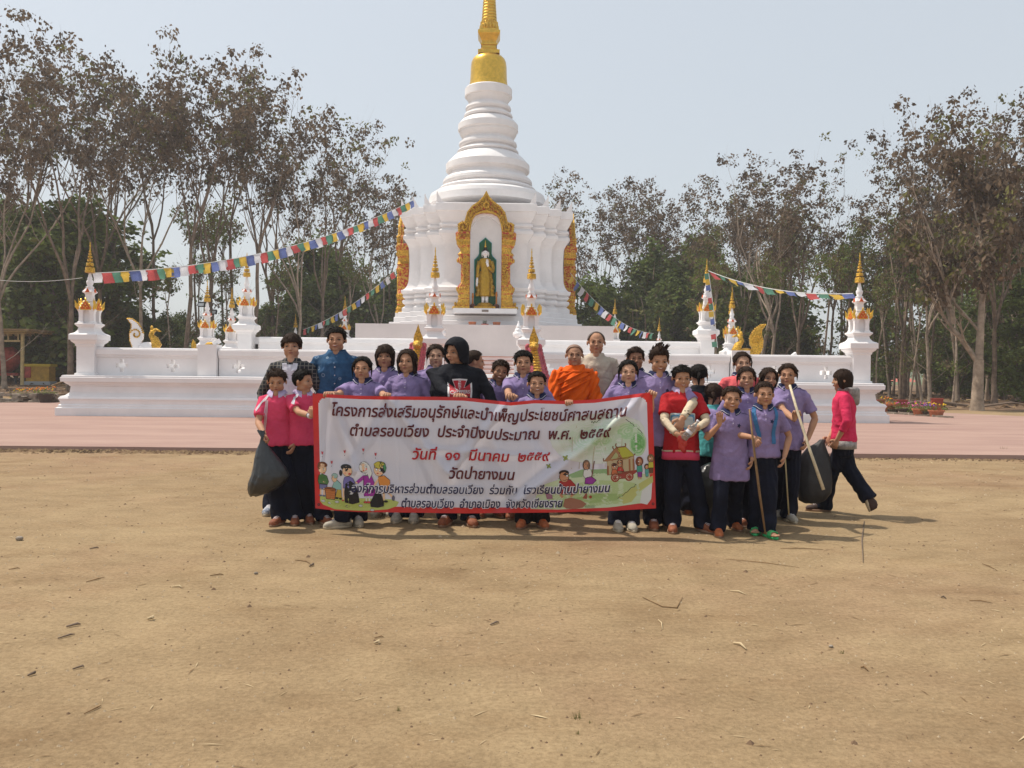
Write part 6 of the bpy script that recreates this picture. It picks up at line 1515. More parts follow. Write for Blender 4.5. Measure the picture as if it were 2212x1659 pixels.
BN = thing('banner', 'long white vinyl banner with red border and Thai lettering held in front of the group', 'banner', px(1045, 1103, BD), 0)
g = G(); nu, nv = 300, 100
for j in range(nv + 1):
    for i in range(nu + 1): g.v.append(BS(i / nu, j / nv))
def inside(u, v):
    X = u * 2.77; Y = v * .93; x0, x1, y0, y1, r = .047, 2.77 - .045, .043, .93 - .030, .07
    if not (x0 < X < x1 and y0 < Y < y1): return False
    cx_ = min(max(X, x0 + r), x1 - r); cy_ = min(max(Y, y0 + r), y1 - r); return math.hypot(X - cx_, Y - cy_) <= r
for j in range(nv):
    for i in range(nu):
        a = j * (nu + 1) + i; g.f.append((a, a + 1, a + nu + 2, a + nu + 1)); g.m.append(0 if inside((i + .5) / nu, (j + .5) / nv) else 1)
g.build('sheet', [VW, VR], BN, True, world=True)
for x, y in ((682, 855), (683, 1094), (1410, 1093), (1403, 853)):
    c = BP(x, y, .004); g = G(); n = 12
    g.loft([[(c.x + r * cos(2 * pi * k / n), c.y - dy, c.z + r * sin(2 * pi * k / n)) for k in range(n)] for r, dy in ((.011, 0), (.010, .003), (.006, .003), (.005, 0))], 0, False); g.build('eyelet', DARKSTEEL, BN, True, world=True)
INKM = M('ink_maroon', (.10, .012, .018), .4); INKR = M('ink_red', (.42, .015, .025), .4); INKN = M('ink_navy', (.022, .02, .07), .4); HALO = M('ink_halo_white', (.68, .67, .72), .4)
# Thai above-base marks keep their place in the bundled font; each line fitted between two picture columns
LINES = [('โครงการส่งเสริมอนุรักษ์และบำเพ็ญประโยชน์ศาสนสถาน', 717, 1360, 900, 18.5, INKM, 'heading_line', False),
         ('ตำบลรอบเวียง  ประจำปีงบประมาณ  พ.ศ.  ๒๕๕๙', 755, 1324, 941, 17.5, INKM, 'second_line', False),
         ('วันที่  ๑๑  มีนาคม  ๒๕๕๙', 888, 1190, 989, 17, INKR, 'date_line', False),
         ('วัดป่ายางมน', 967, 1112, 1029, 17, INKM, 'temple_name_line', False),
         ('องค์การบริหารส่วนตำบลรอบเวียง  ร่วมกับ  โรงเรียนบ้านป่ายางมน', 755, 1318, 1061, 13.5, INKN, 'organisation_line', True),
         ('ตำบลรอบเวียง  อำเภอเมือง  จังหวัดเชียงราย', 863, 1214, 1091, 13.5, INKN, 'address_line', True)]
for body, x0, x1, yb, hgt, mat, nm, halo in LINES:
    v0, f0 = text_geo('บ', 1.0, 0); xh = v0[:, 1].max()          # height of a plain consonant
    for bold, m_, off, nn in (((.075, HALO, .0085, nm + '_halo'),) if halo else ()) + ((.022, mat, .0098, nm),):
        v, f = text_geo(body, 1.0, bold, .22, 3); lo, hi = v[:, 0].min(), v[:, 0].max(); sx = (x1 - x0) / (hi - lo); sy = hgt / xh
        g = G(); g.add([BP(x0 + (q[0] - lo) * sx, yb - q[1] * sy, off) for q in v], f); g.build(nn, m_, BN, world=True)
# printed pictures: flat shapes laid on the sheet
INK = {}
def ink(c):
    if c not in INK: INK[c] = M('print_%d' % len(INK), c, .45)
    return INK[c]
class Pic:
    def __init__(s, fx, fy, off): s.fx, s.fy = fx, fy; s.g = G(); s.mats = []; s.off = off; s.n = 0
    def mi(s, c):
        m = ink(c)
        if m not in s.mats: s.mats.append(m)
        return s.mats.index(m)
    def poly(s, pts, c, line=None):
        if line: s.path(pts + [pts[0]], line, 3.2)
        k = s.mi(c); s.n += 1; o = s.off + .00002 * s.n; cx_ = sum(p[0] for p in pts) / len(pts); cy_ = sum(p[1] for p in pts) / len(pts)
        n = len(pts); V = []; F = []; memo = {}
        def vid(p):
            if p not in memo: memo[p] = len(V); V.append(BP(s.fx(p[0]), s.fy(p[1]), o))
            return memo[p]
        def tess(a, b, c, lv=0):
            if lv >= 6 or max(math.dist(a, b), math.dist(b, c), math.dist(c, a)) < 44: F.append((vid(a), vid(b), vid(c))); return
            m1, m2, m3 = ((a[0] + b[0]) / 2, (a[1] + b[1]) / 2), ((b[0] + c[0]) / 2, (b[1] + c[1]) / 2), ((c[0] + a[0]) / 2, (c[1] + a[1]) / 2)
            for t_ in ((a, m1, m3), (m1, b, m2), (m3, m2, c), (m1, m2, m3)): tess(*t_, lv + 1)
        for i in range(n): tess((cx_, cy_), tuple(pts[i]), tuple(pts[(i + 1) % n]))
        s.g.add(V, F, k)
    def ell(s, x, y, rx, ry, c, line=None, n=16, rot=0):
        s.poly([(x + rx * cos(a) * cos(rot) - ry * sin(a) * sin(rot), y + rx * cos(a) * sin(rot) + ry * sin(a) * cos(rot)) for a in [2 * pi * k / n for k in range(n)]], c, line)
    def path(s, pts, c, w):
        k = s.mi(c); s.n += 1; o = s.off + .00002 * s.n
        for (x0, y0), (x1, y1) in zip(pts[:-1], pts[1:]):
            d_ = math.hypot(x1 - x0, y1 - y0) or 1; nx_, ny_ = -(y1 - y0) / d_ * w, (x1 - x0) / d_ * w
            s.g.add([BP(s.fx(a), s.fy(b), o) for a, b in ((x0 + nx_, y0 + ny_), (x1 + nx_, y1 + ny_), (x1 - nx_, y1 - ny_), (x0 - nx_, y0 - ny_))], [(0, 1, 2, 3)], k)
LN = (.03, .02, .02); SKN = (.72, .48, .30); SKD = (.50, .24, .13); BLK = (.02, .02, .022)
pc = Pic(lambda x: 664.1 + x / 5.628, lambda y: 833.6 + y / 5.628, .002)
pc.poly([(125, 1360), (400, 1352), (700, 1350), (1000, 1360), (1090, 1390), (1060, 1440), (950, 1480), (700, 1500), (300, 1500), (160, 1460), (122, 1420)], (.42, .48, .14)); pc.poly([(160, 1380), (600, 1370), (980, 1385), (900, 1450), (500, 1480), (220, 1450)], (.36, .42, .10))
for x, y in ((160, 1415), (245, 1430), (460, 1455), (620, 1440), (760, 1490), (330, 1410)): pc.ell(x, y, 26, 14, (.5, .5, .48), LN, 7)
# boy at the left
for dx in (-20, 22): pc.path([(155 + dx, 1260), (152 + dx, 1345)], SKN, 9); pc.ell(150 + dx, 1352, 20, 12, (.12, .12, .2))
pc.poly([(118, 1210), (215, 1210), (210, 1275), (120, 1275)], (.16, .17, .34), LN); pc.poly([(115, 1110), (160, 1090), (215, 1110), (235, 1180), (215, 1215), (112, 1215), (104, 1170)], (.08, .20, .08), LN); pc.path([(110, 1160), (170, 1185), (230, 1160)], SKN, 10)
pc.ell(160, 1025, 50, 60, SKN, LN); pc.ell(165, 980, 56, 34, (.16, .05, .02), LN); pc.ell(120, 1010, 20, 30, (.16, .05, .02)); pc.ell(185, 1032, 13, 12, (.75, .74, .7), LN, 10); pc.ell(182, 1078, 12, 9, (.5, .08, .06))
# basket and old helper
pc.poly([(340, 1250), (385, 1240), (390, 1360), (310, 1350)], (.45, .33, .06), LN); pc.ell(330, 1365, 22, 12, BLK); pc.ell(375, 1370, 20, 12, BLK); pc.poly([(300, 1180), (340, 1150), (385, 1190), (385, 1260), (330, 1262), (275, 1240)], (.25, .45, .42), LN)
pc.ell(305, 1135, 30, 38, SKN, LN); pc.ell(312, 1098, 36, 28, (.30, .45, .42), LN); pc.poly([(185, 1260), (320, 1260), (305, 1385), (200, 1385)], (.48, .17, .05), LN); pc.ell(252, 1262, 68, 20, (.35, .12, .04), LN)
for k in range(4): pc.path([(190 + 3 * k, 1285 + 26 * k), (316 - 3 * k, 1285 + 26 * k)], (.32, .10, .03), 2)
# pony-tailed girl with a sack
pc.ell(385, 1060, 20, 38, BLK); pc.path([(415, 1200), (410, 1380)], SKN, 9); pc.ell(405, 1388, 16, 10, (.4, .08, .06)); pc.poly([(430, 1110), (480, 1095), (535, 1120), (560, 1175), (520, 1240), (410, 1240), (415, 1160)], (.16, .14, .36), LN)
pc.ell(465, 1035, 58, 62, SKN, LN); pc.ell(452, 990, 66, 40, BLK); pc.ell(500, 1015, 22, 26, SKN); pc.path([(440, 1038), (458, 1030), (470, 1040)], LN, 3); pc.path([(482, 1032), (498, 1026), (510, 1036)], LN, 3); pc.ell(490, 1066, 20, 12, (.5, .06, .06)); pc.ell(440, 1060, 12, 9, (.75, .3, .22))
pc.poly([(440, 1190), (500, 1150), (560, 1190), (590, 1280), (605, 1400), (520, 1425), (430, 1410), (425, 1290)], (.015, .015, .018), LN); pc.ell(505, 1290, 30, 22, (.5, .5, .52), None, 9)
# girl with white head scarf
for dx in (-18, 20): pc.path([(712 + dx, 1320), (708 + dx, 1385)], (.6, .58, .55), 9); pc.ell(700 + dx, 1398, 24, 12, (.5, .06, .06), LN)
pc.poly([(665, 1080), (760, 1080), (800, 1180), (800, 1320), (665, 1325), (660, 1200)], (.30, .03, .28), LN); pc.path([(675, 1090), (600, 1150), (585, 1165)], (.30, .03, .28), 20); pc.ell(580, 1165, 18, 12, SKN, LN)
pc.ell(675, 980, 62, 68, (.66, .66, .64), LN); pc.poly([(690, 920), (740, 960), (770, 1050), (735, 1120), (715, 1060), (690, 1080)], (.64, .64, .62), LN); pc.ell(662, 985, 46, 50, SKN, LN); pc.ell(640, 972, 9, 10, (.8, .8, .8), LN, 8); pc.ell(680, 970, 9, 10, (.8, .8, .8), LN, 8); pc.ell(630, 1000, 14, 10, (.8, .25, .2)); pc.ell(700, 1000, 14, 10, (.8, .25, .2)); pc.ell(668, 1018, 12, 7, (.5, .05, .05))
# boy with green and yellow cap
pc.path([(910, 1250), (905, 1370)], SKN, 12); pc.path([(940, 1250), (1010, 1330)], SKN, 12); pc.ell(930, 1385, 26, 14, BLK); pc.ell(1022, 1345, 16, 30, (.12, .12, .18), LN); pc.poly([(860, 1230), (990, 1220), (990, 1290), (880, 1290)], (.3, .14, .06), LN)
pc.poly([(845, 1090), (920, 1075), (985, 1130), (990, 1240), (870, 1245), (850, 1160)], (.62, .24, .05), LN); pc.path([(855, 1110), (810, 1170), (790, 1215)], SKN, 13); pc.ell(855, 1015, 62, 66, SKN, LN); pc.ell(905, 1000, 36, 50, BLK); pc.ell(840, 975, 45, 20, BLK)
pc.ell(868, 950, 70, 42, (.50, .42, .06), LN); pc.poly([(865, 915), (925, 930), (945, 980), (930, 1030), (905, 970)], (.07, .24, .10), LN); pc.poly([(800, 930), (870, 935), (860, 975), (795, 950)], (.5, .42, .06), LN); pc.ell(825, 1005, 11, 12, (.8, .8, .8), LN, 8); pc.ell(868, 1015, 11, 12, (.8, .8, .8), LN, 8); pc.ell(838, 1050, 14, 7, (.5, .06, .05)); pc.ell(880, 1050, 14, 10, (.8, .3, .2))
pc.poly([(800, 1290), (870, 1285), (905, 1400), (900, 1440), (830, 1458), (745, 1450), (740, 1400)], (.015, .015, .018), LN)
for x, y in ((165, 835), (440, 800), (668, 770), (818, 820), (278, 938)): pc.poly([(x - 14, y - 18), (x, y - 10), (x + 14, y - 20), (x + 12, y + 4), (x, y + 26), (x - 10, y + 6)], (.45, .06, .08)); pc.ell(x - 2, y + 48, 4, 7, LN, None, 6)
pc.g.build('printed_children_picture', pc.mats, BN, world=True)
pc = Pic(lambda x: 1043.6 + x / 5.628, lambda y: 833.6 + y / 5.628, .002)
def soft(x, y, rx, ry, cs, seed=1):
    for k, c in enumerate(cs):
        r = 1 - .16 * k; rnd = random.Random(seed + k)
        pc.poly([(x + rx * r * cos(a) * (1 + .08 * rnd.random()), y + ry * r * sin(a) * (1 + .08 * rnd.random())) for a in [2 * pi * q / 22 for q in range(22)]], c)
soft(1420, 620, 560, 300, [(.60, .64, .60), (.56, .62, .54), (.50, .60, .48), (.47, .58, .45)], 3)
pc.poly([(560, 1470), (700, 1180), (1000, 1080), (1300, 1040), (1650, 1060), (2030, 1100), (2040, 1300), (1960, 1440), (1500, 1475), (900, 1480)], (.50, .58, .38)); pc.poly([(700, 1440), (900, 1240), (1300, 1120), (1700, 1160), (1950, 1220), (1800, 1330), (1650, 1430), (1100, 1465)], (.40, .50, .24)); pc.poly([(1050, 1350), (1400, 1300), (1700, 1310), (1650, 1390), (1200, 1420)], (.30, .42, .16)); pc.poly([(900, 1100), (1200, 990), (1560, 1000), (1560, 1060), (1300, 1080)], (.26, .40, .20))
soft(1780, 560, 150, 110, [(.50, .62, .46), (.36, .55, .32)], 7); soft(1900, 720, 100, 150, [(.42, .58, .38), (.22, .46, .20), (.14, .38, .12)], 9); soft(1450, 650, 130, 60, [(.42, .56, .38), (.34, .50, .28)], 12)
pc.poly([(1900, 1440), (1930, 1300), (2060, 1200), (2040, 1400), (1990, 1465)], (.60, .60, .58)); pc.poly([(1640, 1350), (1760, 1280), (1950, 1180), (2070, 1120), (2070, 1200), (1900, 1300), (1800, 1420), (1700, 1440)], (.45, .46, .16))
rnd = random.Random(2)
for (x0, y0, x1, y1) in ((1755, 410, 1960, 600), (1340, 415, 1450, 385), (1530, 380, 1700, 350), (1870, 1210, 1640, 1370)):
    pts = [(x0 + (x1 - x0) * k / 12 + rnd.uniform(-12, 12), y0 + (y1 - y0) * k / 12 + rnd.uniform(-14, 14)) for k in range(13)]; pc.path(pts, (.05, .07, .04), 3.5)
for pts in ([(1160, 440), (1100, 600), (1080, 980)], [(1200, 700), (1170, 980)], [(1380, 640), (1360, 760), (1330, 980)], [(1500, 730), (1490, 980)], [(1710, 640), (1700, 740)]): pc.path(pts, (.42, .34, .22), 3)
for x, y, s_ in ((1010, 840, 1), (800, 940, .8)):
    for k in range(4): a = .6 + k * pi / 2; pc.ell(x + 20 * s_ * cos(a), y + 20 * s_ * sin(a), 20 * s_, 9 * s_, (.35, .38, .06), (.06, .1, .03), 9, a)
# wooden hall on wheels
BR = (.20, .07, .03); BR2 = (.30, .13, .06)
pc.poly([(1515, 900), (1845, 870), (1850, 1060), (1515, 1075)], (.45, .36, .22), BR)
for x in (1525, 1580, 1700, 1790, 1838): pc.path([(x, 900), (x, 1070)], BR2, 11)
pc.poly([(1640, 745), (1745, 745), (1850, 860), (1760, 895), (1700, 890)], (.42, .42, .06), BR); pc.poly([(1630, 745), (1480, 900), (1520, 905), (1700, 890), (1720, 900)], (.34, .17, .08), BR); pc.poly([(1625, 800), (1555, 885), (1680, 875)], (.36, .38, .18), BR)
for pts in ([(1640, 748), (1625, 720), (1635, 695)], [(1640, 745), (1745, 745), (1750, 720), (1742, 705)], [(1480, 905), (1470, 880), (1475, 865)], [(1855, 860), (1858, 840)], [(1640, 745), (1740, 900)], [(1605, 770), (1590, 745), (1595, 725)]): pc.path(pts, BR, 7)
pc.poly([(1570, 1060), (1880, 1040), (1880, 1060), (1760, 1130), (1600, 1130)], (.30, .05, .04), BR)
for x in (1610, 1780): 
    pc.ell(x, 1110, 52, 54, (.30, .05, .03), BR); pc.ell(x, 1110, 38, 40, (.55, .48, .36))
    for k in range(6): a = k * pi / 6; pc.path([(x - 40 * cos(a), 1110 - 42 * sin(a)), (x + 40 * cos(a), 1110 + 42 * sin(a))], (.30, .05, .03), 4)
for x, y, hc, sc_ in ((1600, 975, (.5, .14, .06), .9), (1670, 945, (.5, .03, .03), 1.0)):
    pc.poly([(x - 38, y + 90), (x - 25, y + 40), (x + 30, y + 40), (x + 50, y + 100)], hc, LN); pc.ell(x, y, 34 * sc_, 40 * sc_, SKD, LN); pc.ell(x, y - 22, 36 * sc_, 24 * sc_, (.08, .03, .02)); pc.ell(x + 6, y + 2, 8, 8, (.7, .7, .7), LN, 8)
# standing family
for x, y, hs, tc_, sk_, r in ((1910, 940, (.18, .05, .03), (.06, .30, .22), (.22, .04, .25), 1), (1998, 1010, (.04, .02, .02), (.10, .36, .34), (.10, .36, .34), .62), (2050, 915, (.20, .12, .05), (.50, .46, .06), (.14, .07, .04), .9)):
    pc.path([(x - 12 * r, y + 180 * r), (x - 12 * r, y + 215 * r)], SKD, 6 * r); pc.path([(x + 12 * r, y + 180 * r), (x + 12 * r, y + 215 * r)], SKD, 6 * r); pc.ell(x, y, 46 * r, 56 * r, hs, LN); pc.ell(x, y + 4, 30 * r, 40 * r, SKD, LN); pc.poly([(x - 30 * r, y + 50 * r), (x + 30 * r, y + 50 * r), (x + 34 * r, y + 125 * r), (x - 34 * r, y + 125 * r)], tc_, LN); pc.poly([(x - 28 * r, y + 125 * r), (x + 28 * r, y + 125 * r), (x + 24 * r, y + 190 * r), (x - 24 * r, y + 190 * r)], sk_, LN); pc.ell(x - 8, y, 8 * r, 8 * r, (.7, .7, .7), None, 8)
# sweeping woman
pc.path([(1360, 890), (1320, 1100), (1240, 1320)], (.16, .06, .05), 7); pc.poly([(1240, 1290), (1200, 1350), (1255, 1360), (1262, 1300)], (.28, .08, .05)); pc.ell(1262, 940, 44, 66, (.20, .12, .08), LN); pc.ell(1262, 945, 34, 48, SKD, LN); pc.poly([(1230, 995), (1310, 985), (1330, 1070), (1240, 1100), (1220, 1060)], (.64, .64, .62), LN); pc.poly([(1245, 1100), (1325, 1085), (1378, 1130), (1330, 1175), (1235, 1170)], (.26, .03, .25), LN)
# crouching boy with soil heap
pc.poly([(925, 1130), (990, 1100), (1060, 1110), (1120, 1180), (1110, 1300), (920, 1290)], (.34, .03, .03), LN); pc.ell(985, 1075, 58, 64, SKD, LN); pc.ell(985, 1025, 62, 36, (.03, .02, .02)); pc.ell(1022, 1062, 12, 13, (.7, .7, .7), LN, 9); pc.path([(965, 1112), (990, 1122), (1012, 1110)], LN, 3)
pc.path([(930, 1290), (960, 1330)], SKD, 14); pc.path([(1100, 1280), (1060, 1325)], SKD, 14); pc.ell(1300, 1335, 18, 20, (.3, .06, .03)); pc.poly([(960, 1440), (985, 1350), (1060, 1335), (1180, 1370), (1250, 1420), (1200, 1465), (1100, 1480), (1000, 1470)], (.30, .13, .08)); pc.poly([(750, 1285), (830, 1280), (838, 1345), (765, 1350)], (.30, .14, .20))
for k in range(9): pc.path([(1240 + 12 * k, 1470), (1225 + 16 * k, 1430 + 8 * (k % 3))], (.20, .30, .16), 3)
pc.g.build('printed_village_picture', pc.mats, BN, world=True)

# ================================================================ things carried
# black rubbish bag of the pink-shirted boy
P = PEOPLE[1]; hw_ = ROOT[P.root.name] @ P.W[-1]
BAGM = M('black_bin_liner', (.022, .024, .026), .28, spec=.6, bump=(22, .5, .02), var=(6, .4))
def bag(name, label, top, secs, seed, mat=BAGM):
    t = thing(name, label, 'bag', top); g = G(); rows = []
    for dx, dz, rx, ry in secs:
        rows.append([(dx + rx * cos(a) * (1 + .10 * noise.noise(Vector((cos(a) * 3, sin(a) * 3, dz * 6 + seed)))), ry * sin(a) * (1 + .12 * noise.noise(Vector((cos(a) * 5, sin(a) * 5, dz * 4 + seed)))), dz + .012 * noise.noise(Vector((cos(a) * 2, sin(a) * 2, dz * 9 + seed)))) for a in [2 * pi * k / 40 for k in range(40)]])
    g.loft(rows); 
    # pleats that fade downwards
    g.v = [(x, y, z) for x, y, z in g.v]
    g.build('liner', mat, t, True); return t
top = hw_ + Vector((.0, -.03, -.02)); z0 = top.z
secs = [(-.02, .05, .03, .02), (0, 0, .018, .015), (.0, -.05, .03, .022), (.01, -.11, .065, .045), (.03, -.18, .10, .075), (.055, -.25, .135, .095), (.06, -.31, .155, .11), (.035, -.37, .15, .11), (.0, -.42, .12, .09), (-.04, -.46, .075, .06), (-.07, -.485, .03, .03)]
bag('rubbish_bag', 'black plastic rubbish bag hanging from the pink-shirted boy hand', top, secs, 2)
P = PEOPLE[29]; hw_ = ROOT[P.root.name] @ P.W[-1]
BAG2 = M('dark_grey_sack', (.03, .028, .03), .55, spec=.4, bump=(14, .4, .02), var=(5, .4))
top = px(1772, 957, 7.7)
secs = [(.02, .03, .03, .02), (0, 0, .04, .03), (-.03, -.05, .09, .05), (-.05, -.14, .14, .08), (-.055, -.25, .16, .10), (-.05, -.36, .165, .11), (-.05, -.46, .15, .11), (-.07, -.53, .12, .09), (-.08, -.56, .06, .05)]
bag('rubbish_bag', 'large dark sack held behind by the girl in the pink sweater', top, secs, 8, BAG2)
p = px(1545, 1000, 7.3); secs = [(0, .0, .06, .05), (0, -.03, .12, .08), (0, -.10, .17, .11), (0, -.2, .19, .13), (0, -.32, .18, .13), (0, -.42, .15, .11), (0, p.z * -1 + .47 - .47 - .0, .10, .08)]
secs[-1] = (0, -p.z + .01, .12, .09); bag('rubbish_bag', 'black shiny bag on the ground between the red-shirted boy and the waving boy', p, secs, 14)
def pole(name, label, pts, r, mat, cat, knots=0):
    g = G(); P_ = [Vector(p) for p in pts]; g.tube(P_, r, 8); t = g.build(name, mat, smooth=True, label=label, cat=cat)
    return t
WPOLE = M('peeled_white_pole', (.62, .52, .36), .6, var=(16, .25))
pole('pole', 'long pale peeled pole held diagonally by the tall girl', [px(1706, 832, 7.05), px(1722, 887, 6.93), px(1748, 968, 6.83), px(1779, 1058, 6.72)], [.010, .011, .012, .014], WPOLE, 'pole')
a = px(1619, 884, 6.62); pole('stick', 'brown walking stick held upright by the frowning boy in green sandals', [a, px(1627, 955, 6.56), px(1640, 1060, 6.53), px(1653, 1151, 6.53)], [.007, .009, .010, .007], STICK, 'stick')
pole('stick', 'thin bamboo stick standing between the stick boy and the pole girl', [px(1696, 985, 7.3), px(1700, 1050, 7.25), px(1704, 1112, 7.22)], [.006, .006, .006], BAMB, 'stick')
# clear bottle
P = PEOPLE[19]; A = ROOT[P.root.name] @ P.W[-1]; Bq = ROOT[P.root.name] @ P.W[1]
gl = bpy.data.materials.new('clear_plastic'); gl.use_nodes = True; b_ = gl.node_tree.nodes['Principled BSDF']; b_.inputs['Transmission Weight'].default_value = .92; b_.inputs['Roughness'].default_value = .12; b_.inputs['IOR'].default_value = 1.2; b_.inputs['Base Color'].default_value = (.85, .9, .92, 1)
mid = (A + Bq) / 2 + Vector((0.01, -.055, .0)); t = thing('bottle', 'clear plastic bottle held at the waist by the red-shirted boy', 'bottle', mid); Rb = Matrix.Rotation(radians(38), 3, 'Y')
g = G().lathe([(.018, -.08), (.027, -.076), (.028, .03), (.023, .06), (.011, .085), (.011, .10)], 20); g.v = [tuple(Rb @ Vector(v)) for v in g.v]; g.build('body', gl, t, True)
g = G().lathe([(.014, .098), (.014, .115)], 14); g.v = [tuple(Rb @ Vector(v)) for v in g.v]; g.build('cap', WSTR, t, True)
g = G().lathe([(.0285, -.015), (.0285, .008)], 20, cap=False); g.v = [tuple(Rb @ Vector(v)) for v in g.v]; g.build('label', WSTR, t, True)
g = G(); rr_ = random.Random(3)
for k in range(6): g.ell((rr_.uniform(-.02, .02), 0, rr_.uniform(-.06, .03)), (.022, .018, .03), 0, 8, 6)
tag(g.build('red_cloth', M('red_wrapper', (.45, .04, .03), .5), smooth=True), 'crumpled red wrapper in the right hand of the red-shirted boy', 'wrapper').location = A + Vector((.03, -.06, -.05))

# ================================================================ litter on the sand
def gp(x, y, z=.0):
    """point on the ground under picture position"""
    r = CAMR @ Vector(((x - 1106) / FPX, -(y - 829.5) / FPX, -1.0)); k = (CAM_H - z) / -r.z; return Vector((r.x * k, r.y * k, z))
S_ = 1 / 1.4756
def gpl(X, Y): return gp((X / 1.3825) * S_, (1400 + Y / 1.3825) * S_)
def gpr(X, Y): return gp((1600 + X / 1.3293) * S_, (1400 + Y / 1.3293) * S_)
PALEW = M('bleached_twig', (.52, .40, .24), .8)
twigs = [(gpr, [(1535, 350), (1525, 430), (1530, 525)], .010, BARK, 'straight dark stick-thin line running towards the camera at the right of the group'),  # thin dark tube flat on the sand, a plain line towards the camera
         (gpr, [(595, 672), (680, 712), (740, 718), (765, 672)], .006, STICK, 'curved hook-shaped twig on the sand right of centre'),
         (gpr, [(968, 645), (1035, 662)], .008, PALEW, 'pale twig right of the curved twig'), (gpr, [(980, 868), (1035, 895)], .012, PALEW, 'pale split chip of wood in the open sand at right'),
         (gpr, [(662, 768), (680, 808)], .006, PALEW, 'short pale twig below the curved twig'), (gpr, [(2035, 530), (2100, 560)], .006, STICK, 'thin twig near the right edge, nearest the pavement'), (gpr, [(1980, 686), (2080, 698)], .006, STICK, 'long thin twig near the right edge below the other'),
         (gpr, [(1860, 674), (1882, 678)], .010, BARK, 'short dark twig left of the long thin one at right'), (gpr, [(1180, 465), (1360, 470)], .006, STICK, 'long faint straw in front of the sandalled boy'), (gpr, [(950, 510), (1260, 546)], .005, STICK, 'longest faint stalk in front of the right-hand boys'),
         (gpr, [(90, 408), (265, 395)], .005, BARK, 'thin rod lying before the small smiling boy feet'), (gpr, [(1520, 972), (1550, 985)], .010, STICK, 'curled dead leaf stalk at lower right'),
         (gpl, [(380, 632), (460, 612)], .007, STICK, 'slanting twig in the left sand'), (gpl, [(925, 605), (985, 600)], .008, STICK, 'short twig left of the banner shadow'), (gpl, [(292, 832), (355, 822)], .013, BARK, 'dark bark strip at left'), (gpl, [(255, 882), (330, 864)], .009, BARK, 'thinner bark strip just below the dark one at left'),
         (gpl, [(320, 1018), (370, 1008)], .009, BARK, 'dark curled strip in the lower left sand'), (gpl, [(122, 1048), (145, 1042)], .012, BARK, 'small dark lump of bark at lower left'), (gpl, [(395, 486), (435, 482)], .010, BARK, 'dark twig lying left of the tyre marks'), (gpl, [(1300, 535), (1350, 540), (1372, 556)], .007, STICK, 'bent twig below the beige trainer'),
         (gpl, [(1364, 565), (1378, 556)], .014, BARK, 'dark knot of wood below the beige trainer'), (gpl, [(370, 1215), (445, 1178)], .006, STICK, 'faint curved stalk in the bottom left sand'), (gpl, [(38, 577), (88, 572)], .007, STICK, 'small twig at the left edge of the sand'), (gpl, [(755, 655), (800, 658)], .010, PALEW, 'pale flat chip in the left sand'),
         (gpl, [(2160, 822), (2200, 812)], .010, BARK, 'dark twig in the middle of the sand below the banner'), (gpl, [(1650, 905), (1668, 906)], .014, PALEW, 'pale leaf scrap in the middle sand'), (gpl, [(1650, 880), (1690, 876)], .006, STICK, 'thin twig above the pale leaf scrap'), (gpl, [(650, 800), (672, 800)], .018, PALEW, 'pale crumpled scrap in the left sand')]
for f, pts, r, mt, lb_ in twigs:
    r *= .55
    P_ = [f(*p) + Vector((0, 0, r * .8 + .002)) for p in pts]
    if len(P_) == 2: P_.insert(1, (P_[0] + P_[1]) / 2 + Vector((.01, .02, r * .6)))
    n = 'stick' if 'stick' in lb_ or 'rod' in lb_ else 'twig'
    G().tube(P_, [r * .6] + [r] * (len(P_) - 2) + [r * .4], 6).build(n, mt, smooth=True, label=lb_, cat='twig')
for k, (x, y, r, lb_) in enumerate(((42, 1163, .030, 'largest loose stone at the left edge of the sand'), (553, 1238, .014, 'small pale stone left of the middle'), (1795, 1396, .012, 'small pale pebble near the right chip'))):
    G().ell(gp(x, y, r * .5), (r, r * .8, r * .6), 0, 8, 6).build('stone', GREYSTONE, smooth=True, label=lb_, cat='stone')
rnd = random.Random(21); g = G()
for k in range(5200):
    d = 1.9 + 11.0 * rnd.random() ** 1.3; x = rnd.uniform(-.68, .68) * d; s = rnd.uniform(.0015, .0055) * (1 + .15 * d) * (2.2 if rnd.random() < .02 else 1)
    if rnd.random() < .8:
        a = rnd.uniform(0, 3); c, q = cos(a) * s, sin(a) * s
        g.add([(x - c, d - q, 0), (x + q, d - c, 0), (x + c, d + q, 0), (x - q, d + c, 0), (x, d, s * .8)], [(0, 1, 4), (1, 2, 4), (2, 3, 4), (3, 0, 4)], rnd.choice([0, 0, 1]))
    else:
        a = rnd.uniform(0, 6.28); L_ = s * rnd.uniform(2, 7); c, q = cos(a) * L_, sin(a) * L_; w_ = s * .35
        g.add([(x - c, d - q, .002), (x + w_ * sin(a), d - w_ * cos(a), .004), (x + c, d + q, .003), (x - w_ * sin(a), d + w_ * cos(a), .004)], [(0, 1, 2, 3)], 2 + (k % 2))
g.build('grit', [M('pale_grit', (.38, .29, .19), .9), M('brown_grit', (.16, .10, .06), .9), STICK, PALEW], kind='stuff', label='fine grit, pebbles and straw scattered over the sand', cat='grit')
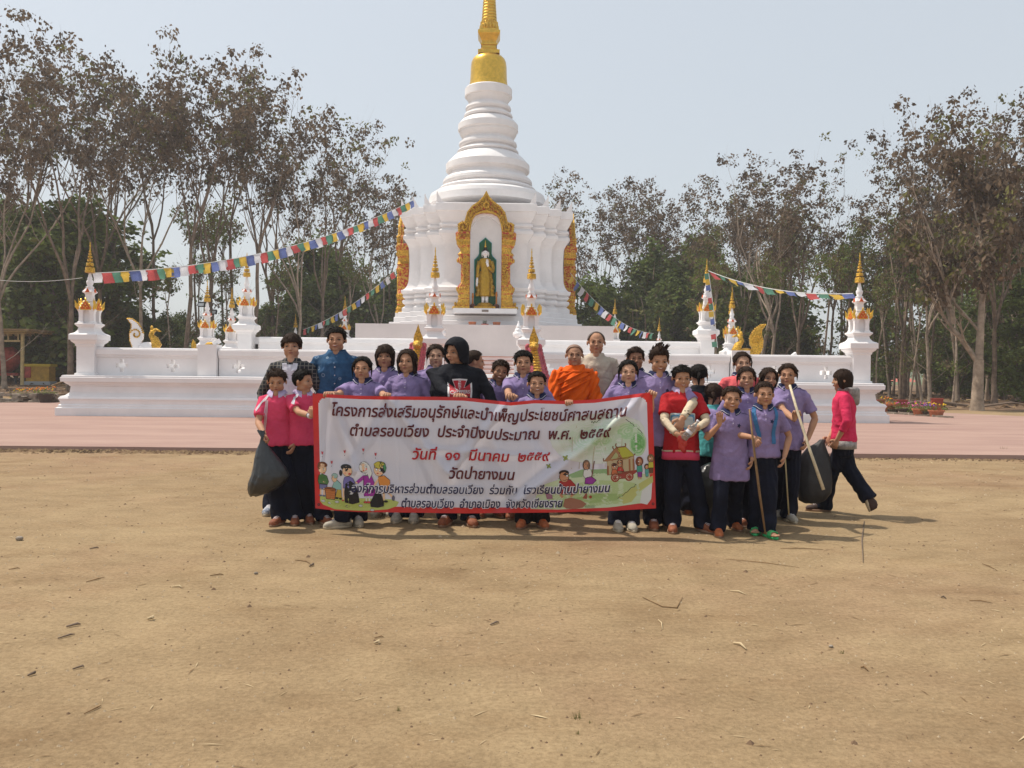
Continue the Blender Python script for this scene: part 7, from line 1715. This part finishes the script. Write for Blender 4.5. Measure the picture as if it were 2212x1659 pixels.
# crumbs of earth along the pavement edge
g = G()
for k in range(4200):
    x = rnd.uniform(-11, 10) if rnd.random() < .6 else rnd.uniform(-9, -3); y = front_edge(x) - abs(rnd.gauss(0, .16)) - .01; s = rnd.uniform(.008, .04) * (1 if x < 0 else .6)
    g.add([(x - s, y - s, 0), (x + s, y - s * .7, 0), (x + s * .8, y + s, 0), (x - s, y + s * .8, 0), (x, y, s * rnd.uniform(.5, 1.2))], [(0, 1, 4), (1, 2, 4), (2, 3, 4), (3, 0, 4)], k % 2)
g.build('edge_crumbs', [SOIL, SAND], kind='stuff', label='crumbled earth heaped along the front edge of the pink pavement', cat='earth')
# weeds
for k, (x, y, s_, lb_) in enumerate(((1245, 1552, .028, 'small grass tuft in the bottom middle of the sand, the upper one'), (1248, 1585, .015, 'small grass tuft just below the upper tuft'), (1275, 1562, .014, 'tiny tuft right of the upper grass tuft'), (1820, 1412, .02, 'tiny green sprig in the right sand'), (860, 1535, .02, 'tiny sprig in the lower left middle sand'), (2165, 978, .12, 'weed growing at the pavement edge on the right'), (1665, 985, .08, 'weed at the pavement edge between the pole and the sack'))):
    c = gp(x, y); g = G()
    for q in range(16):
        a = rnd.uniform(0, 6.28); L_ = s_ * rnd.uniform(.6, 1.2); o = Vector((rnd.gauss(0, .25) * s_, rnd.gauss(0, .25) * s_, 0)); t_ = Vector((cos(a) * .5, sin(a) * .5, 1)).normalized() * L_; w_ = Vector((-sin(a), cos(a), 0)) * s_ * .05
        g.add([o - w_, o + w_, o + t_], [(0, 1, 2)])
    o = g.build('grass_tuft', LEAFO, label=lb_, cat='grass tuft'); o.location = c
# air: even thin haze round the place
if HAZE:
    hz = bpy.data.materials.new('haze_air'); hz.use_nodes = True; n = hz.node_tree; n.nodes.clear()
    v = n.nodes.new('ShaderNodeVolumePrincipled'); v.inputs['Color'].default_value = (.93, .95, 1, 1); v.inputs['Density'].default_value = HAZE; v.inputs['Anisotropy'].default_value = .2
    out = n.nodes.new('ShaderNodeOutputMaterial'); n.links.new(v.outputs[0], out.inputs['Volume'])
    o = G().box((0, 120, 11.0), (420, 150, 12.0)).build('haze', hz, kind='stuff', label='thin pale dry-season haze in the air', cat='haze')
